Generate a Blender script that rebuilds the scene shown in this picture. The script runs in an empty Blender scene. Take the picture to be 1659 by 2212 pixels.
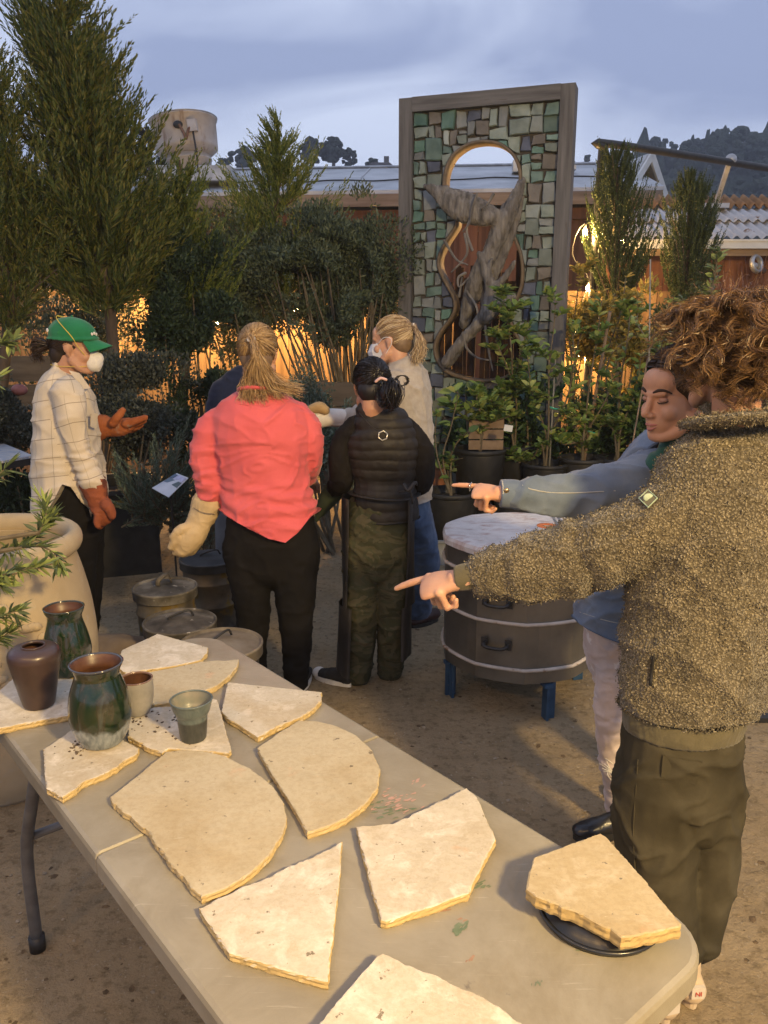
import bpy, bmesh, math, random
import numpy as np
from mathutils import Vector, Matrix

# ------------------------------------------------------------------ camera, sky, sun, exposure
SC = bpy.context.scene
COL = SC.collection
CAM_H, PITCH, FOC = 1.72, math.radians(13.4), 1740.0      # FOC in pixels of a 1659 x 2212 view
PW, PH = 1659.0, 2212.0
cam_d = bpy.data.cameras.new('camera')
cam_d.sensor_fit = 'VERTICAL'
cam_d.angle = 2 * math.atan(PH / 2 / FOC)
cam_d.clip_start = 0.05
cam_d.clip_end = 2000
cam = bpy.data.objects.new('camera', cam_d)
COL.objects.link(cam)
cam.location = (0, 0, CAM_H)
cam.rotation_euler = (math.pi / 2 - PITCH, 0, 0)
SC.camera = cam

SUN_EL, SUN_AZ = math.radians(3.0), math.radians(-60)
world = bpy.data.worlds.new('World')
SC.world = world
world.use_nodes = True
wn, wl = world.node_tree.nodes, world.node_tree.links
wn.clear()
w_out = wn.new('ShaderNodeOutputWorld')
w_bg = wn.new('ShaderNodeBackground')
sky = wn.new('ShaderNodeTexSky')
sky.sky_type = 'NISHITA'
sky.sun_disc = False
sky.sun_elevation = SUN_EL
sky.sun_rotation = SUN_AZ
sky.air_density, sky.dust_density, sky.ozone_density = 1.6, 1.0, 4.0
tc = wn.new('ShaderNodeTexCoord')
mp = wn.new('ShaderNodeMapping')
mp.inputs['Scale'].default_value = (1.0, 1.0, 3.4)
mp.inputs['Location'].default_value = (3.1, 0.4, 0.2)
nz = wn.new('ShaderNodeTexNoise')
nz.inputs['Scale'].default_value = 2.3
nz.inputs['Detail'].default_value = 5
nz.inputs['Roughness'].default_value = 0.5
nz.inputs['Distortion'].default_value = 0.6
rp = wn.new('ShaderNodeValToRGB')
rp.color_ramp.elements[0].position = 0.38
rp.color_ramp.elements[0].color = (3.5, 4.25, 6.6, 1)
rp.color_ramp.elements[1].position = 0.62
rp.color_ramp.elements[1].color = (7.2, 8.1, 10.4, 1)
mx = wn.new('ShaderNodeMixRGB')
mx.inputs['Fac'].default_value = 0.93                     # unbroken cloud deck over a dusk sky
wl.new(tc.outputs['Generated'], mp.inputs['Vector'])
wl.new(mp.outputs['Vector'], nz.inputs['Vector'])
wl.new(nz.outputs['Fac'], rp.inputs['Fac'])
wl.new(sky.outputs['Color'], mx.inputs['Color1'])
wl.new(rp.outputs['Color'], mx.inputs['Color2'])
wl.new(mx.outputs['Color'], w_bg.inputs['Color'])
w_bg.inputs['Strength'].default_value = 0.1
wl.new(w_bg.outputs['Background'], w_out.inputs['Surface'])

sun_d = bpy.data.lights.new('sun', 'SUN')
sun_d.energy = 0.06
sun_d.angle = math.radians(25)
sun_d.color = (0.8, 0.88, 1.0)
sun = bpy.data.objects.new('sun', sun_d)
COL.objects.link(sun)
sd = Vector((math.sin(-SUN_AZ) * -math.cos(0.5), math.cos(SUN_AZ) * math.cos(0.5), math.sin(0.5)))
sun.rotation_euler = sd.to_track_quat('Z', 'Y').to_euler()

SC.view_settings.view_transform = 'Standard'
SC.view_settings.look = 'None'
SC.view_settings.exposure = 0.12
SC.view_settings.gamma = 1
SC.view_settings.use_curve_mapping = False

# ------------------------------------------------------------------ helpers
R = math.radians
rng = np.random.default_rng(7)
random.seed(5)

def ray(x, y):
    X, Y = (x - PW / 2) / FOC, -(y - PH / 2) / FOC
    c, s = math.cos(PITCH), math.sin(PITCH)
    return Vector((X, c + Y * s, -s + Y * c))
def P(x, y, z=0.0):                    # picture point on the level plane z
    r = ray(x, y); t = (z - CAM_H) / r.z
    return Vector((r.x * t, r.y * t, z))
def A(x, y, d):                        # picture point at distance d in front of the camera
    r = ray(x, y); t = d / r.y
    return Vector((r.x * t, d, CAM_H + r.z * t))
def V(*a): return Vector(a)
def arr(L): return np.array([tuple(p) for p in L], float)

def vnoise(p, seed=0):
    p = np.asarray(p, float); i = np.floor(p).astype(np.int64); f = p - i; f = f * f * (3 - 2 * f)
    out = np.zeros(len(p))
    for dx in (0, 1):
        for dy in (0, 1):
            for dz in (0, 1):
                h = ((i[:, 0] + dx) * 374761393 + (i[:, 1] + dy) * 668265263 + (i[:, 2] + dz) * 1440662683 + seed * 974634777) & 0xFFFFFFFF
                h = ((h ^ (h >> 13)) * 1274126177) & 0xFFFFFFFF
                h = (h ^ (h >> 16)) & 0xFFFF
                w = (f[:, 0] if dx else 1 - f[:, 0]) * (f[:, 1] if dy else 1 - f[:, 1]) * (f[:, 2] if dz else 1 - f[:, 2])
                out += w * (h / 32767.5 - 1)
    return out
def fbm(p, seed=0, o=3):
    p = np.asarray(p, float); a, s = 1.0, 0
    for k in range(o):
        s = s + a * vnoise(p * 2 ** k, seed + k); a *= .5
    return s

# ---- objects
def link(o, parent=None):
    COL.objects.link(o)
    if parent is not None:
        o.parent = parent
        o.matrix_parent_inverse = parent.matrix_world.inverted() if not parent.get('_local') else Matrix()
    return o
def thing(name, label, cat, loc=(0, 0, 0), group=None, local=False, rotz=0, kind=None):
    o = bpy.data.objects.new(name, None); COL.objects.link(o)
    o.empty_display_size = .05
    o.location = loc; o.rotation_euler = (0, 0, rotz)
    o.matrix_world = Matrix.Translation(Vector(loc)) @ Matrix.Rotation(rotz, 4, 'Z')
    o['label'] = label; o['category'] = cat
    if group: o['group'] = group
    if local: o['_local'] = 1
    if kind: o['kind'] = kind
    return o
def tag(o, label=None, cat=None, group=None, kind=None):
    for k, v in (('label', label), ('category', cat), ('group', group), ('kind', kind)):
        if v: o[k] = v
    return o
def me(name, v, f, smooth=False):
    m = bpy.data.meshes.new(name)
    v = np.asarray(v, np.float32).reshape(-1, 3)
    if isinstance(f, np.ndarray) and f.ndim == 2:
        n, k = f.shape
        m.vertices.add(len(v)); m.vertices.foreach_set('co', v.ravel())
        m.loops.add(n * k); m.loops.foreach_set('vertex_index', f.astype(np.int32).ravel())
        m.polygons.add(n); m.polygons.foreach_set('loop_start', np.arange(0, n * k, k, dtype=np.int32))
        if smooth: m.polygons.foreach_set('use_smooth', np.ones(n, bool))
        m.update(calc_edges=True); m.validate()
    else:
        m.from_pydata([tuple(map(float, p)) for p in v], [], [tuple(map(int, q)) for q in f])
        if smooth:
            for p in m.polygons: p.use_smooth = True
        m.update()
    return m
def ob(name, vf, mat, parent=None, smooth=False):
    m = vf if isinstance(vf, bpy.types.Mesh) else me(name, vf[0], vf[1], smooth)
    o = bpy.data.objects.new(name, m)
    if mat is not None and not m.materials: m.materials.append(mat)
    return link(o, parent)
def copy_tree(o, parent=None):
    c = o.copy(); COL.objects.link(c)
    if parent is not None: c.parent = parent
    for ch in list(o.children):
        copy_tree(ch, c)
    return c

# ---- shapes: every function returns (verts, faces)
def join(*vfs):
    Vs, Fs, n = [], [], 0
    for v, f in vfs:
        v = np.asarray(v, float).reshape(-1, 3)
        Vs.append(v); Fs += [[i + n for i in q] for q in f]; n += len(v)
    return np.concatenate(Vs), Fs
def box(c, s, rot=None):
    v = np.array([[x, y, z] for x in (-.5, .5) for y in (-.5, .5) for z in (-.5, .5)]) * np.array(s, float)
    if rot is not None: v = v @ np.array(rot.to_3x3()).T
    return v + np.array(tuple(c)), [(0, 1, 3, 2), (4, 6, 7, 5), (0, 4, 5, 1), (2, 3, 7, 6), (0, 2, 6, 4), (1, 5, 7, 3)]
def bar(a, b, w, h, up=(0, 0, 1)):
    a, b = Vector(a), Vector(b); d = (b - a); L = d.length; d.normalize()
    u = Vector(up); s = d.cross(u)
    if s.length < 1e-4: s = d.cross(Vector((0, 1, 0)))
    s.normalize(); u = s.cross(d)
    m = Matrix((d, s, u)).transposed()
    return box((a + b) / 2, (L, w, h), m)
def catmull(p, sub):
    p = np.asarray(p, float)
    if len(p) < 3 or sub < 2: return p
    q = np.vstack([2 * p[0] - p[1], p, 2 * p[-1] - p[-2]]); out = []
    for i in range(1, len(q) - 2):
        a, b, c, d = q[i - 1:i + 3]
        for t in np.arange(sub) / sub:
            out.append(.5 * (2 * b + (c - a) * t + (2 * a - 5 * b + 4 * c - d) * t * t + (3 * b - a - 3 * c + d) * t ** 3))
    out.append(q[-2]); return np.array(out)
def tube(pts, rad, n=12, up=None, sub=1, round_ends=False, caps=True):
    pts = arr(pts); r = np.array([(q, q) if np.isscalar(q) else tuple(q) for q in rad], float)
    if len(r) == 1: r = np.repeat(r, len(pts), 0)
    if sub > 1:
        both = catmull(np.hstack([pts, r]), sub); pts, r = both[:, :3], np.maximum(both[:, 3:], 1e-4)
    if round_ends:
        d0 = pts[0] - pts[1]; d0 /= np.linalg.norm(d0) + 1e-9; d1 = pts[-1] - pts[-2]; d1 /= np.linalg.norm(d1) + 1e-9
        a, b, ra, rb = [], [], [], []
        for t in (.98, .85, .5):
            a.append(pts[0] + d0 * t * r[0].min()); ra.append(r[0] * math.sqrt(1 - t * t))
            b.insert(0, pts[-1] + d1 * t * r[-1].min()); rb.insert(0, r[-1] * math.sqrt(1 - t * t))
        pts = np.vstack([a, pts, b]); r = np.vstack([ra, r, rb])
    T = np.gradient(pts, axis=0); T /= np.linalg.norm(T, axis=1)[:, None] + 1e-12
    if up is None:
        up = np.array([0, 0, 1.]) if abs(T[0][2]) < .9 else np.array([0, 1., 0])
    u = np.array(tuple(up), float); vs = []
    ang = np.arange(n) * 2 * math.pi / n
    for k in range(len(pts)):
        u = u - T[k] * (u @ T[k]); u /= np.linalg.norm(u) + 1e-12
        s = np.cross(T[k], u)
        vs.append(pts[k] + np.outer(np.cos(ang) * r[k, 0], s) + np.outer(np.sin(ang) * r[k, 1], u))
    v = np.concatenate(vs); m = len(pts); f = []
    for k in range(m - 1):
        for j in range(n):
            a, b = k * n + j, k * n + (j + 1) % n
            f.append((a, b, b + n, a + n))
    if caps:
        f.append(tuple(range(n))[::-1]); f.append(tuple(range((m - 1) * n, m * n)))
    return v, f
def ell(c, r, rot=None, n=16, m=10):
    v = [[0, 0, 1]]; f = []
    for i in range(1, m):
        t = math.pi * i / m
        for j in range(n):
            a = 2 * math.pi * j / n
            v.append([math.sin(t) * math.cos(a), math.sin(t) * math.sin(a), math.cos(t)])
    v.append([0, 0, -1]); v = np.array(v) * np.array([r] * 3 if np.isscalar(r) else r, float)
    if rot is not None: v = v @ np.array(rot.to_3x3()).T
    for j in range(n):
        f.append((0, 1 + j, 1 + (j + 1) % n))
        e = 1 + (m - 2) * n; f.append((e + j, len(v) - 1, e + (j + 1) % n))
    for i in range(m - 2):
        for j in range(n):
            a, b = 1 + i * n + j, 1 + i * n + (j + 1) % n
            f.append((a, a + n, b + n, b))
    return v + np.array(tuple(c), float), f
def lathe(prof, n=40, c=(0, 0, 0), wob=0, seed=0, closed=False, caps=True):
    v, f = [], []
    for k, (r, z) in enumerate(prof):
        for j in range(n):
            a = 2 * math.pi * j / n
            v.append((r * math.cos(a), r * math.sin(a), z))
    m = len(prof)
    for k in range(m - 1 + (1 if closed else 0)):
        for j in range(n):
            a, b = k * n + j, k * n + (j + 1) % n
            c2, d2 = ((k + 1) % m) * n + (j + 1) % n, ((k + 1) % m) * n + j
            f.append((a, b, c2, d2))
    if not closed and caps:
        f.append(tuple(range(n))[::-1]); f.append(tuple(range((m - 1) * n, m * n)))
    v = np.array(v)
    if wob: v[:, :2] *= (1 + wob * vnoise(v * 4 + seed, seed))[:, None]
    return v + np.array(tuple(c), float), f
def prism(poly, z0, z1, bevel=0.0):
    p = [tuple(q)[:2] for q in poly]; n = len(p)
    v = [(x, y, z0) for x, y in p] + [(x, y, z1) for x, y in p]
    f = [tuple(range(n))[::-1], tuple(range(n, 2 * n))] + [(i, (i + 1) % n, n + (i + 1) % n, n + i) for i in range(n)]
    return v, f
def xf(vf, M):
    v = np.asarray(vf[0], float); M = np.array(M)
    return v @ M[:3, :3].T + M[:3, 3], vf[1]

def blob(name, prims, voxel, mat, parent=None, smooth=4, sf=.5, disp=None, attr=None, keep=None):
    """one continuous skin over overlapping solids"""
    v, f = join(*prims)
    m = me(name + '_src', v, f)
    o = bpy.data.objects.new(name + '_src', m); COL.objects.link(o)
    md = o.modifiers.new('r', 'REMESH'); md.mode = 'VOXEL'; md.voxel_size = voxel; md.use_smooth_shade = True
    if smooth:
        s = o.modifiers.new('s', 'SMOOTH'); s.iterations = smooth; s.factor = sf
    dg = bpy.context.evaluated_depsgraph_get(); dg.update()
    nm = bpy.data.meshes.new_from_object(o.evaluated_get(dg))
    bpy.data.objects.remove(o); bpy.data.meshes.remove(m)
    nm.name = name; nm.materials.clear()
    nv = len(nm.vertices); co = np.empty(nv * 3, np.float32); nm.vertices.foreach_get('co', co); co = co.reshape(-1, 3).astype(float)
    if disp is not None:
        no = np.empty(nv * 3, np.float32); nm.vertex_normals.foreach_get('vector', no); no = no.reshape(-1, 3)
        d = disp(co, no)
        co = co + (no * d[:, None] if d.ndim == 1 else d)
        nm.vertices.foreach_set('co', co.astype(np.float32).ravel()); nm.update()
    if attr is not None:
        for k, a in attr(co).items():
            at = nm.attributes.new(k, 'FLOAT', 'POINT'); at.data.foreach_set('value', np.asarray(a, np.float32))
    nm.polygons.foreach_set('use_smooth', np.ones(len(nm.polygons), bool))
    o = ob(name, nm, mat, parent)
    return o

# ---- materials
def nodes(name):
    m = bpy.data.materials.new(name); m.use_nodes = True
    nt = m.node_tree; b = nt.nodes['Principled BSDF']
    return m, nt, b
def ramp(nt, cols, lo=.3, hi=.7):
    r = nt.nodes.new('ShaderNodeValToRGB'); e = r.color_ramp.elements
    cols = [tuple(c) + (1,) if len(c) == 3 else tuple(c) for c in cols]
    while len(e) < len(cols): e.new(.5)
    for k, c in enumerate(cols):
        e[k].position = lo + (hi - lo) * k / max(1, len(cols) - 1); e[k].color = c
    return r
def mapv(nt, stretch=(1, 1, 1), coord='Object'):
    t = nt.nodes.new('ShaderNodeTexCoord'); m = nt.nodes.new('ShaderNodeMapping')
    m.inputs['Scale'].default_value = stretch
    nt.links.new(t.outputs[coord], m.inputs['Vector']); return m.outputs['Vector']
def noise(nt, vec, scale, detail=5, rough=.55, dist=0.0):
    n = nt.nodes.new('ShaderNodeTexNoise'); n.inputs['Scale'].default_value = scale; n.inputs['Detail'].default_value = detail
    n.inputs['Roughness'].default_value = rough; n.inputs['Distortion'].default_value = dist
    nt.links.new(vec, n.inputs['Vector']); return n.outputs['Fac']
def addbump(nt, b, h, strength, dist):
    n = nt.nodes.new('ShaderNodeBump'); n.inputs['Strength'].default_value = strength; n.inputs['Distance'].default_value = dist
    nt.links.new(h, n.inputs['Height'])
    if b.inputs['Normal'].is_linked:
        nt.links.new(b.inputs['Normal'].links[0].from_socket, n.inputs['Normal'])
    nt.links.new(n.outputs['Normal'], b.inputs['Normal'])
def mixc(nt, f, a, b, mode='MIX'):
    n = nt.nodes.new('ShaderNodeMixRGB'); n.blend_type = mode
    for k, x in ((0, f), (1, a), (2, b)):
        if isinstance(x, (int, float)): n.inputs[k].default_value = x
        elif isinstance(x, tuple): n.inputs[k].default_value = x + (1,) if len(x) == 3 else x
        else: nt.links.new(x, n.inputs[k])
    return n.outputs[0]
def mat(name, cols, scale=8, detail=5, lo=.3, hi=.7, rough=.8, bump=0, bscale=60, bdist=.004, metal=0, spec=.3, stretch=(1, 1, 1),
        sheen=0, sss=0, coat=0, rnd=0, spots=None, coord='Object'):
    m, nt, b = nodes(name)
    if isinstance(cols[0], (int, float)): cols = [cols]
    vec = mapv(nt, stretch, coord)
    if len(cols) > 1 or True:
        r = ramp(nt, cols, lo, hi); nt.links.new(noise(nt, vec, scale, detail), r.inputs['Fac']); c = r.outputs['Color']
    if spots:                                  # (colour, scale, threshold)
        n2 = noise(nt, vec, spots[1], 4); s = ramp(nt, [(0, 0, 0), (1, 1, 1)], spots[2], spots[2] + .06); nt.links.new(n2, s.inputs['Fac'])
        c = mixc(nt, s.outputs['Color'], c, tuple(spots[0]))
    if rnd:
        oi = nt.nodes.new('ShaderNodeObjectInfo'); hs = nt.nodes.new('ShaderNodeHueSaturation')
        mr = nt.nodes.new('ShaderNodeMapRange'); mr.inputs['To Min'].default_value = 1 - rnd; mr.inputs['To Max'].default_value = 1 + rnd
        nt.links.new(oi.outputs['Random'], mr.inputs['Value']); nt.links.new(mr.outputs['Result'], hs.inputs['Value']); nt.links.new(c, hs.inputs['Color']); c = hs.outputs['Color']
    nt.links.new(c, b.inputs['Base Color'])
    b.inputs['Roughness'].default_value = rough; b.inputs['Metallic'].default_value = metal; b.inputs['Specular IOR Level'].default_value = spec
    b.inputs['Sheen Weight'].default_value = sheen; b.inputs['Coat Weight'].default_value = coat
    if sss: b.inputs['Subsurface Weight'].default_value = sss; b.inputs['Subsurface Radius'].default_value = (.01, .004, .002); b.inputs['Subsurface Scale'].default_value = .6
    if bump: addbump(nt, b, noise(nt, vec, bscale, 6, .6), bump, bdist)
    return m
def leafmat(name, cols, trans=.3, rough=.55, spec=.3):
    m, nt, b = nodes(name)
    g = nt.nodes.new('ShaderNodeNewGeometry'); r = ramp(nt, cols, .05, .95)
    nt.links.new(g.outputs['Random Per Island'], r.inputs['Fac'])
    nt.links.new(r.outputs['Color'], b.inputs['Base Color']); b.inputs['Roughness'].default_value = rough; b.inputs['Specular IOR Level'].default_value = spec
    t = nt.nodes.new('ShaderNodeBsdfTranslucent'); nt.links.new(r.outputs['Color'], t.inputs['Color'])
    ms = nt.nodes.new('ShaderNodeMixShader'); ms.inputs[0].default_value = trans
    nt.links.new(b.outputs[0], ms.inputs[1]); nt.links.new(t.outputs[0], ms.inputs[2])
    nt.links.new(ms.outputs[0], nt.nodes['Material Output'].inputs['Surface'])
    return m
def emit(name, col, s):
    m, nt, b = nodes(name); b.inputs['Base Color'].default_value = col + (1,)
    b.inputs['Emission Color'].default_value = col + (1,); b.inputs['Emission Strength'].default_value = s
    return m
def setkind(o, k='structure'):
    o['kind'] = k; return o
# ------------------------------------------------------------------ ground
def ground_mat():
    m, nt, b = nodes('packed_dirt')
    v = mapv(nt)
    c1 = ramp(nt, [(.19, .145, .085), (.275, .212, .13), (.345, .272, .172)], .3, .72); nt.links.new(noise(nt, v, 1.6, 9, .65), c1.inputs['Fac'])
    c2 = ramp(nt, [(.30, .27, .22), (1, 1, 1)], .36, .5); nt.links.new(noise(nt, v, 26, 6, .7), c2.inputs['Fac'])
    c = mixc(nt, .5, c1.outputs['Color'], c2.outputs['Color'], 'MULTIPLY')
    c3 = ramp(nt, [(0, 0, 0), (1, 1, 1)], .64, .70); nt.links.new(noise(nt, v, 75, 3, .6), c3.inputs['Fac'])
    c = mixc(nt, c3.outputs['Color'], c, (.36, .31, .23))
    nt.links.new(c, b.inputs['Base Color']); b.inputs['Roughness'].default_value = .95; b.inputs['Specular IOR Level'].default_value = .12
    addbump(nt, b, noise(nt, v, 9, 8, .7), .9, .03); addbump(nt, b, noise(nt, v, 110, 5, .7), .7, .006)
    return m
setkind(ob('ground', ([(-900, -60, 0), (900, -60, 0), (900, 1500, 0), (-900, 1500, 0)], [(0, 1, 2, 3)]), ground_mat()))

def scatter_bits(name, n, region, size, flat, mt, label, seed):
    g = np.random.default_rng(seed); vs, fs = [], []
    base, bf = ell((0, 0, 0), 1, n=5, m=3); bf = [list(q) for q in bf]
    k = 0; V_, F_ = [], []
    while k < n:
        x = g.uniform(*region[0]); y = region[1][0] + (region[1][1] - region[1][0]) * g.uniform() ** 1.6
        s = size * (g.uniform(.35, 1) ** 2 + .15)
        r = Matrix.Rotation(g.uniform(0, 6.3), 3, 'Z')
        q = base * (1 + .35 * g.uniform(-1, 1, base.shape)) * np.array([s * g.uniform(.8, 1.7), s, s * flat])
        q = q @ np.array(r).T + np.array([x, y, s * flat * .5])
        V_.append(q); F_ += [[i + k * len(base) for i in f] for f in bf]; k += 1
    o = ob(name, (np.concatenate(V_), F_), mt); tag(o, label, 'debris', kind='stuff'); return o
scatter_bits('pebbles', 2400, ((-1.8, 3.2), (.7, 6.5)), .007, .6, mat('pebble', [(.16, .13, .09), (.32, .27, .2)], 30, rnd=.0, rough=.9), 'small pale pebbles and grit scattered over the dirt yard', 3)
scatter_bits('leaf_litter', 1700, ((-1.8, 3.2), (.7, 6.0)), .011, .12, mat('litter', [(.05, .035, .02), (.16, .11, .06)], 40, rough=.9), 'dry brown leaf litter and twig bits on the dirt yard', 4)

# ------------------------------------------------------------------ far hills, woods, trees, houses
def tree_blob(c, r, h, g, n=26):
    """a small far crown: jittered leafy lumps"""
    parts = []
    for k in range(n):
        a, t = g.uniform(0, 6.28), g.uniform(0, 1)
        rr = r * math.sqrt(max(.05, 1 - (2 * t - 1) ** 2)) * g.uniform(.35, 1)
        s = r * g.uniform(.18, .4)
        v, f = ell((0, 0, 0), 1, n=6, m=4)
        v = v * (1 + .35 * g.uniform(-1, 1, v.shape)) * s * np.array([1, 1, .8])
        parts.append((v + np.array([c[0] + rr * math.cos(a), c[1] + rr * math.sin(a), c[2] + h * t]), f))
    return join(*parts)
m_wood = mat('far_wood', [(.025, .034, .026), (.05, .062, .042), (.075, .085, .055)], .25, 6, rough=.95, spec=.05, bump=1, bscale=2.5, bdist=.5)
m_fartree = mat('far_foliage', [(.02, .028, .022), (.05, .06, .04)], .6, rough=.95, spec=.05)
m_trunk = mat('bark', [(.05, .035, .024), (.13, .095, .065)], 14, rough=.9, stretch=(1, 1, .2), bump=.6, bscale=30, bdist=.01)
def hill_mesh():
    xs = np.linspace(-260, 420, 90); ys = np.linspace(70, 420, 40); vs = []
    for y in ys:
        for x in xs:
            t = x / y
            # skyline follows the picture: low to the left, rising to the right
            sk = np.interp(t, [-1.2, -.35, -.1, .12, .2, .26, .3, .45, 1.2], [.155, .168, .174, .176, .176, .188, .194, .195, .185])
            s = np.clip((y - 70) / 90, 0, 1); s = s * s * (3 - 2 * s)
            z = (sk * 160 - .6) * s - 2
            vs.append((x, y, z + 1.2 * math.sin(x * .13) * s))
    nx, ny = len(xs), len(ys)
    f = np.array([(j * nx + i, j * nx + i + 1, (j + 1) * nx + i + 1, (j + 1) * nx + i) for j in range(ny - 1) for i in range(nx - 1)])
    return np.array(vs), f
hv, hf = hill_mesh()
setkind(ob('hills', (hv, hf), m_wood, smooth=True))
def hill_z(x, y):
    t = x / y
    sk = np.interp(t, [-1.2, -.35, -.1, .12, .2, .26, .3, .45, 1.2], [.155, .168, .174, .176, .176, .188, .194, .195, .185])
    s = np.clip((y - 70) / 90, 0, 1); s = s * s * (3 - 2 * s)
    return (sk * 160 - .6) * s - 2 + 1.2 * math.sin(x * .13) * s
g = np.random.default_rng(11); parts = []
for k in range(800):
    y = g.uniform(95, 168); t = g.uniform(.2, .62) if k < 560 else g.uniform(-.42, .12); x = t * y; z = hill_z(x, y)
    con = g.uniform() < .12; h = g.uniform(3.5, 7.0) * (1.05 if con else 1) * (1 if k < 560 else .5); r = h * (.26 if con else .46)
    if con:
        v, f = tube([(x, y, z - .5), (x, y, z + h * .3), (x, y, z + h * .65), (x + .1, y, z + h)], [r, r * .95, r * .5, .05], n=7)
        v = v + g.uniform(-.28, .28, v.shape)
    else:
        v, f = tree_blob((x, y, z), r, h * .8, g, 5)
    parts.append((v, f))
tag(ob('hillside_wood', join(*parts), m_wood), 'dark wooded hillside beyond the roofs', 'woodland', kind='stuff')

far_trees = [(525, 312, 26, 60, 0, 'rounded dark tree standing beside the rooftop fan'), (480, 338, 16, 40, 0, 'low dark tree crown touching the rooftop fan base'),
             (672, 296, 24, 74, 1, 'broad tall dark pine on the skyline beyond the roof'), (718, 294, 24, 70, 1, 'open-crowned dark pine beside the broad skyline pine'),
             (752, 318, 16, 46, 0, 'small round dark tree right of the skyline pines'), (615, 348, 14, 30, 0, 'low dark tree between two far houses'),
             (805, 342, 16, 30, 0, 'low dark shrubby tree next to the far gabled house')]
g = np.random.default_rng(5)
for x, y, rp_, hp, kind, lab in far_trees:
    Y = 120.0; top = A(x, y, Y); mpp = Y / FOC; r, h = rp_ * mpp, hp * mpp
    t = thing('far_tree', lab, 'tree', (top.x, Y, top.z - h), group='dark trees on the far skyline')
    crown = tree_blob((top.x, Y, top.z - h * (.62 if kind else .85)), r, h * (.55 if kind else .75), g, 46 if kind else 34)
    ob('crown', crown, m_fartree, t)
    ob('trunk', tube([(top.x, Y, top.z - h - 3), (top.x + .2, Y, top.z - h * .3)], [.35, .2], n=7), m_trunk, t)
m_hw = mat('house_wall', [(.10, .085, .075), (.14, .12, .10)], 1, rough=.9)
m_hr = mat('house_roof', [(.05, .04, .038), (.075, .06, .055)], 2, rough=.9)
m_hlit = emit('far_window_light', (1, .78, .5), 1.2)
for x, y, w, lab in ((580, 352, 54, 'far brown gabled house beside the conifer tip on the skyline'), (822, 346, 60, 'far gabled house with a chimney near the mosaic panel')):
    Y = 116.0; c = A(x, y, Y); mpp = Y / FOC; W = w * mpp / 2; H = 1.3
    t = thing('far_house', lab, 'house', (c.x, Y, c.z - 5.5), group='houses on the far skyline')
    ob('wall', box((c.x, Y + 1.5, c.z - 3.4), (W * 2, 3, 4.4)), m_hw, t)
    rv = [(c.x - W - .3, Y - .4, c.z - 1.2), (c.x + W + .3, Y - .4, c.z - 1.2), (c.x + W + .3, Y + 3.4, c.z - 1.2), (c.x - W - .3, Y + 3.4, c.z - 1.2), (c.x - W * .6, Y + 1.5, c.z), (c.x + W * .6, Y + 1.5, c.z)]
    rf = ob('roof', (rv, [(0, 1, 5, 4), (2, 3, 4, 5), (1, 2, 5), (3, 0, 4), (3, 2, 1, 0)]), m_hr, t)
    ob('chimney', box((c.x + W * .4, Y + 1.6, c.z + .1), (.7, .6, 1.3)), m_hw, rf)
    for k in (-.5, .1, .6):
        wd = ob('window', box((c.x + W * k, Y - .02, c.z - 2.2), (.8, .1, .9)), m_hr, t)
        ob('pane', box((c.x + W * k, Y - .1, c.z - 2.2), (.6, .05, .7)), m_hlit if k == .1 else m_hr, wd)

# ------------------------------------------------------------------ long redwood building
m_red = mat('redwood', [(.085, .036, .022), (.15, .065, .038), (.19, .088, .05)], 3, 7, rough=.8, stretch=(5, 5, .35), bump=.5, bscale=30, bdist=.004, rnd=.22)
m_roof = mat('roof_membrane', [(.30, .31, .32), (.42, .43, .44), (.50, .51, .52)], 2.2, 7, rough=.6, stretch=(1, 1, 1), bump=.2, bscale=6, bdist=.01)
m_fascia = mat('weathered_fascia', [(.16, .115, .08), (.26, .2, .15)], 6, rough=.85, stretch=(.3, 3, 3), bump=.4, bscale=25)
m_black = mat('black_metal', [(.012, .012, .013), (.03, .029, .028)], 20, rough=.5, spec=.4)
m_galv = mat('galvanised', [(.30, .30, .30), (.5, .5, .5)], 9, rough=.42, metal=.75, bump=.15, bscale=20)
O = A(865, 410, 11.5); th = R(5)
bld = thing('workshop_building', 'long redwood-boarded building with low grey roof behind the trees', 'building', (O.x, O.y, 0), local=True, rotz=-th)
EZ = O.z
k = 0; x = -7.4
while x < 3.3:
    ob('board', box((x + .15, .32 + random.uniform(-.006, .006), EZ / 2 - .12), (.296, .03, EZ - .2)), m_red, bld)
    if k % 4 == 2: ob('batten', box((x + .30, .285, EZ / 2 - .12), (.05, .03, EZ - .22)), m_red, bld)
    x += .302; k += 1
def slab_roof(x0, x1, y0, z0, y1, z1, t):
    v = [(x0, y0, z0), (x1, y0, z0), (x1, y1, z1), (x0, y1, z1), (x0, y0, z0 - t), (x1, y0, z0 - t), (x1, y1, z1 - t), (x0, y1, z1 - t)]
    return v, [(0, 1, 2, 3), (7, 6, 5, 4), (0, 4, 5, 1), (1, 5, 6, 2), (2, 6, 7, 3), (3, 7, 4, 0)]
rf = ob('roof', slab_roof(-7.6, 3.45, 0, EZ, 2.8, EZ + .76, .05), m_roof, bld)
for k in range(9):
    xx = -6.8 + k * 1.22
    ob('seam', slab_roof(xx, xx + .025, .003, EZ + .012, 2.79, EZ + .772, .012), m_galv, rf)
ob('roof_back', slab_roof(-7.6, 3.45, 2.81, EZ + .76, 5.4, EZ, .05), m_roof, bld)
ob('ridge_cap', tube([(-7.6, 2.8, EZ + .77), (3.45, 2.8, EZ + .77)], [(.07, .03)], n=8), m_galv, rf)
ob('fascia', box((-2.07, -.012, EZ - .13), (11.0, .03, .16)), m_fascia, bld)
ob('soffit', box((-2.07, .17, EZ - .075), (11.0, .30, .02)), m_red, bld)
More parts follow.
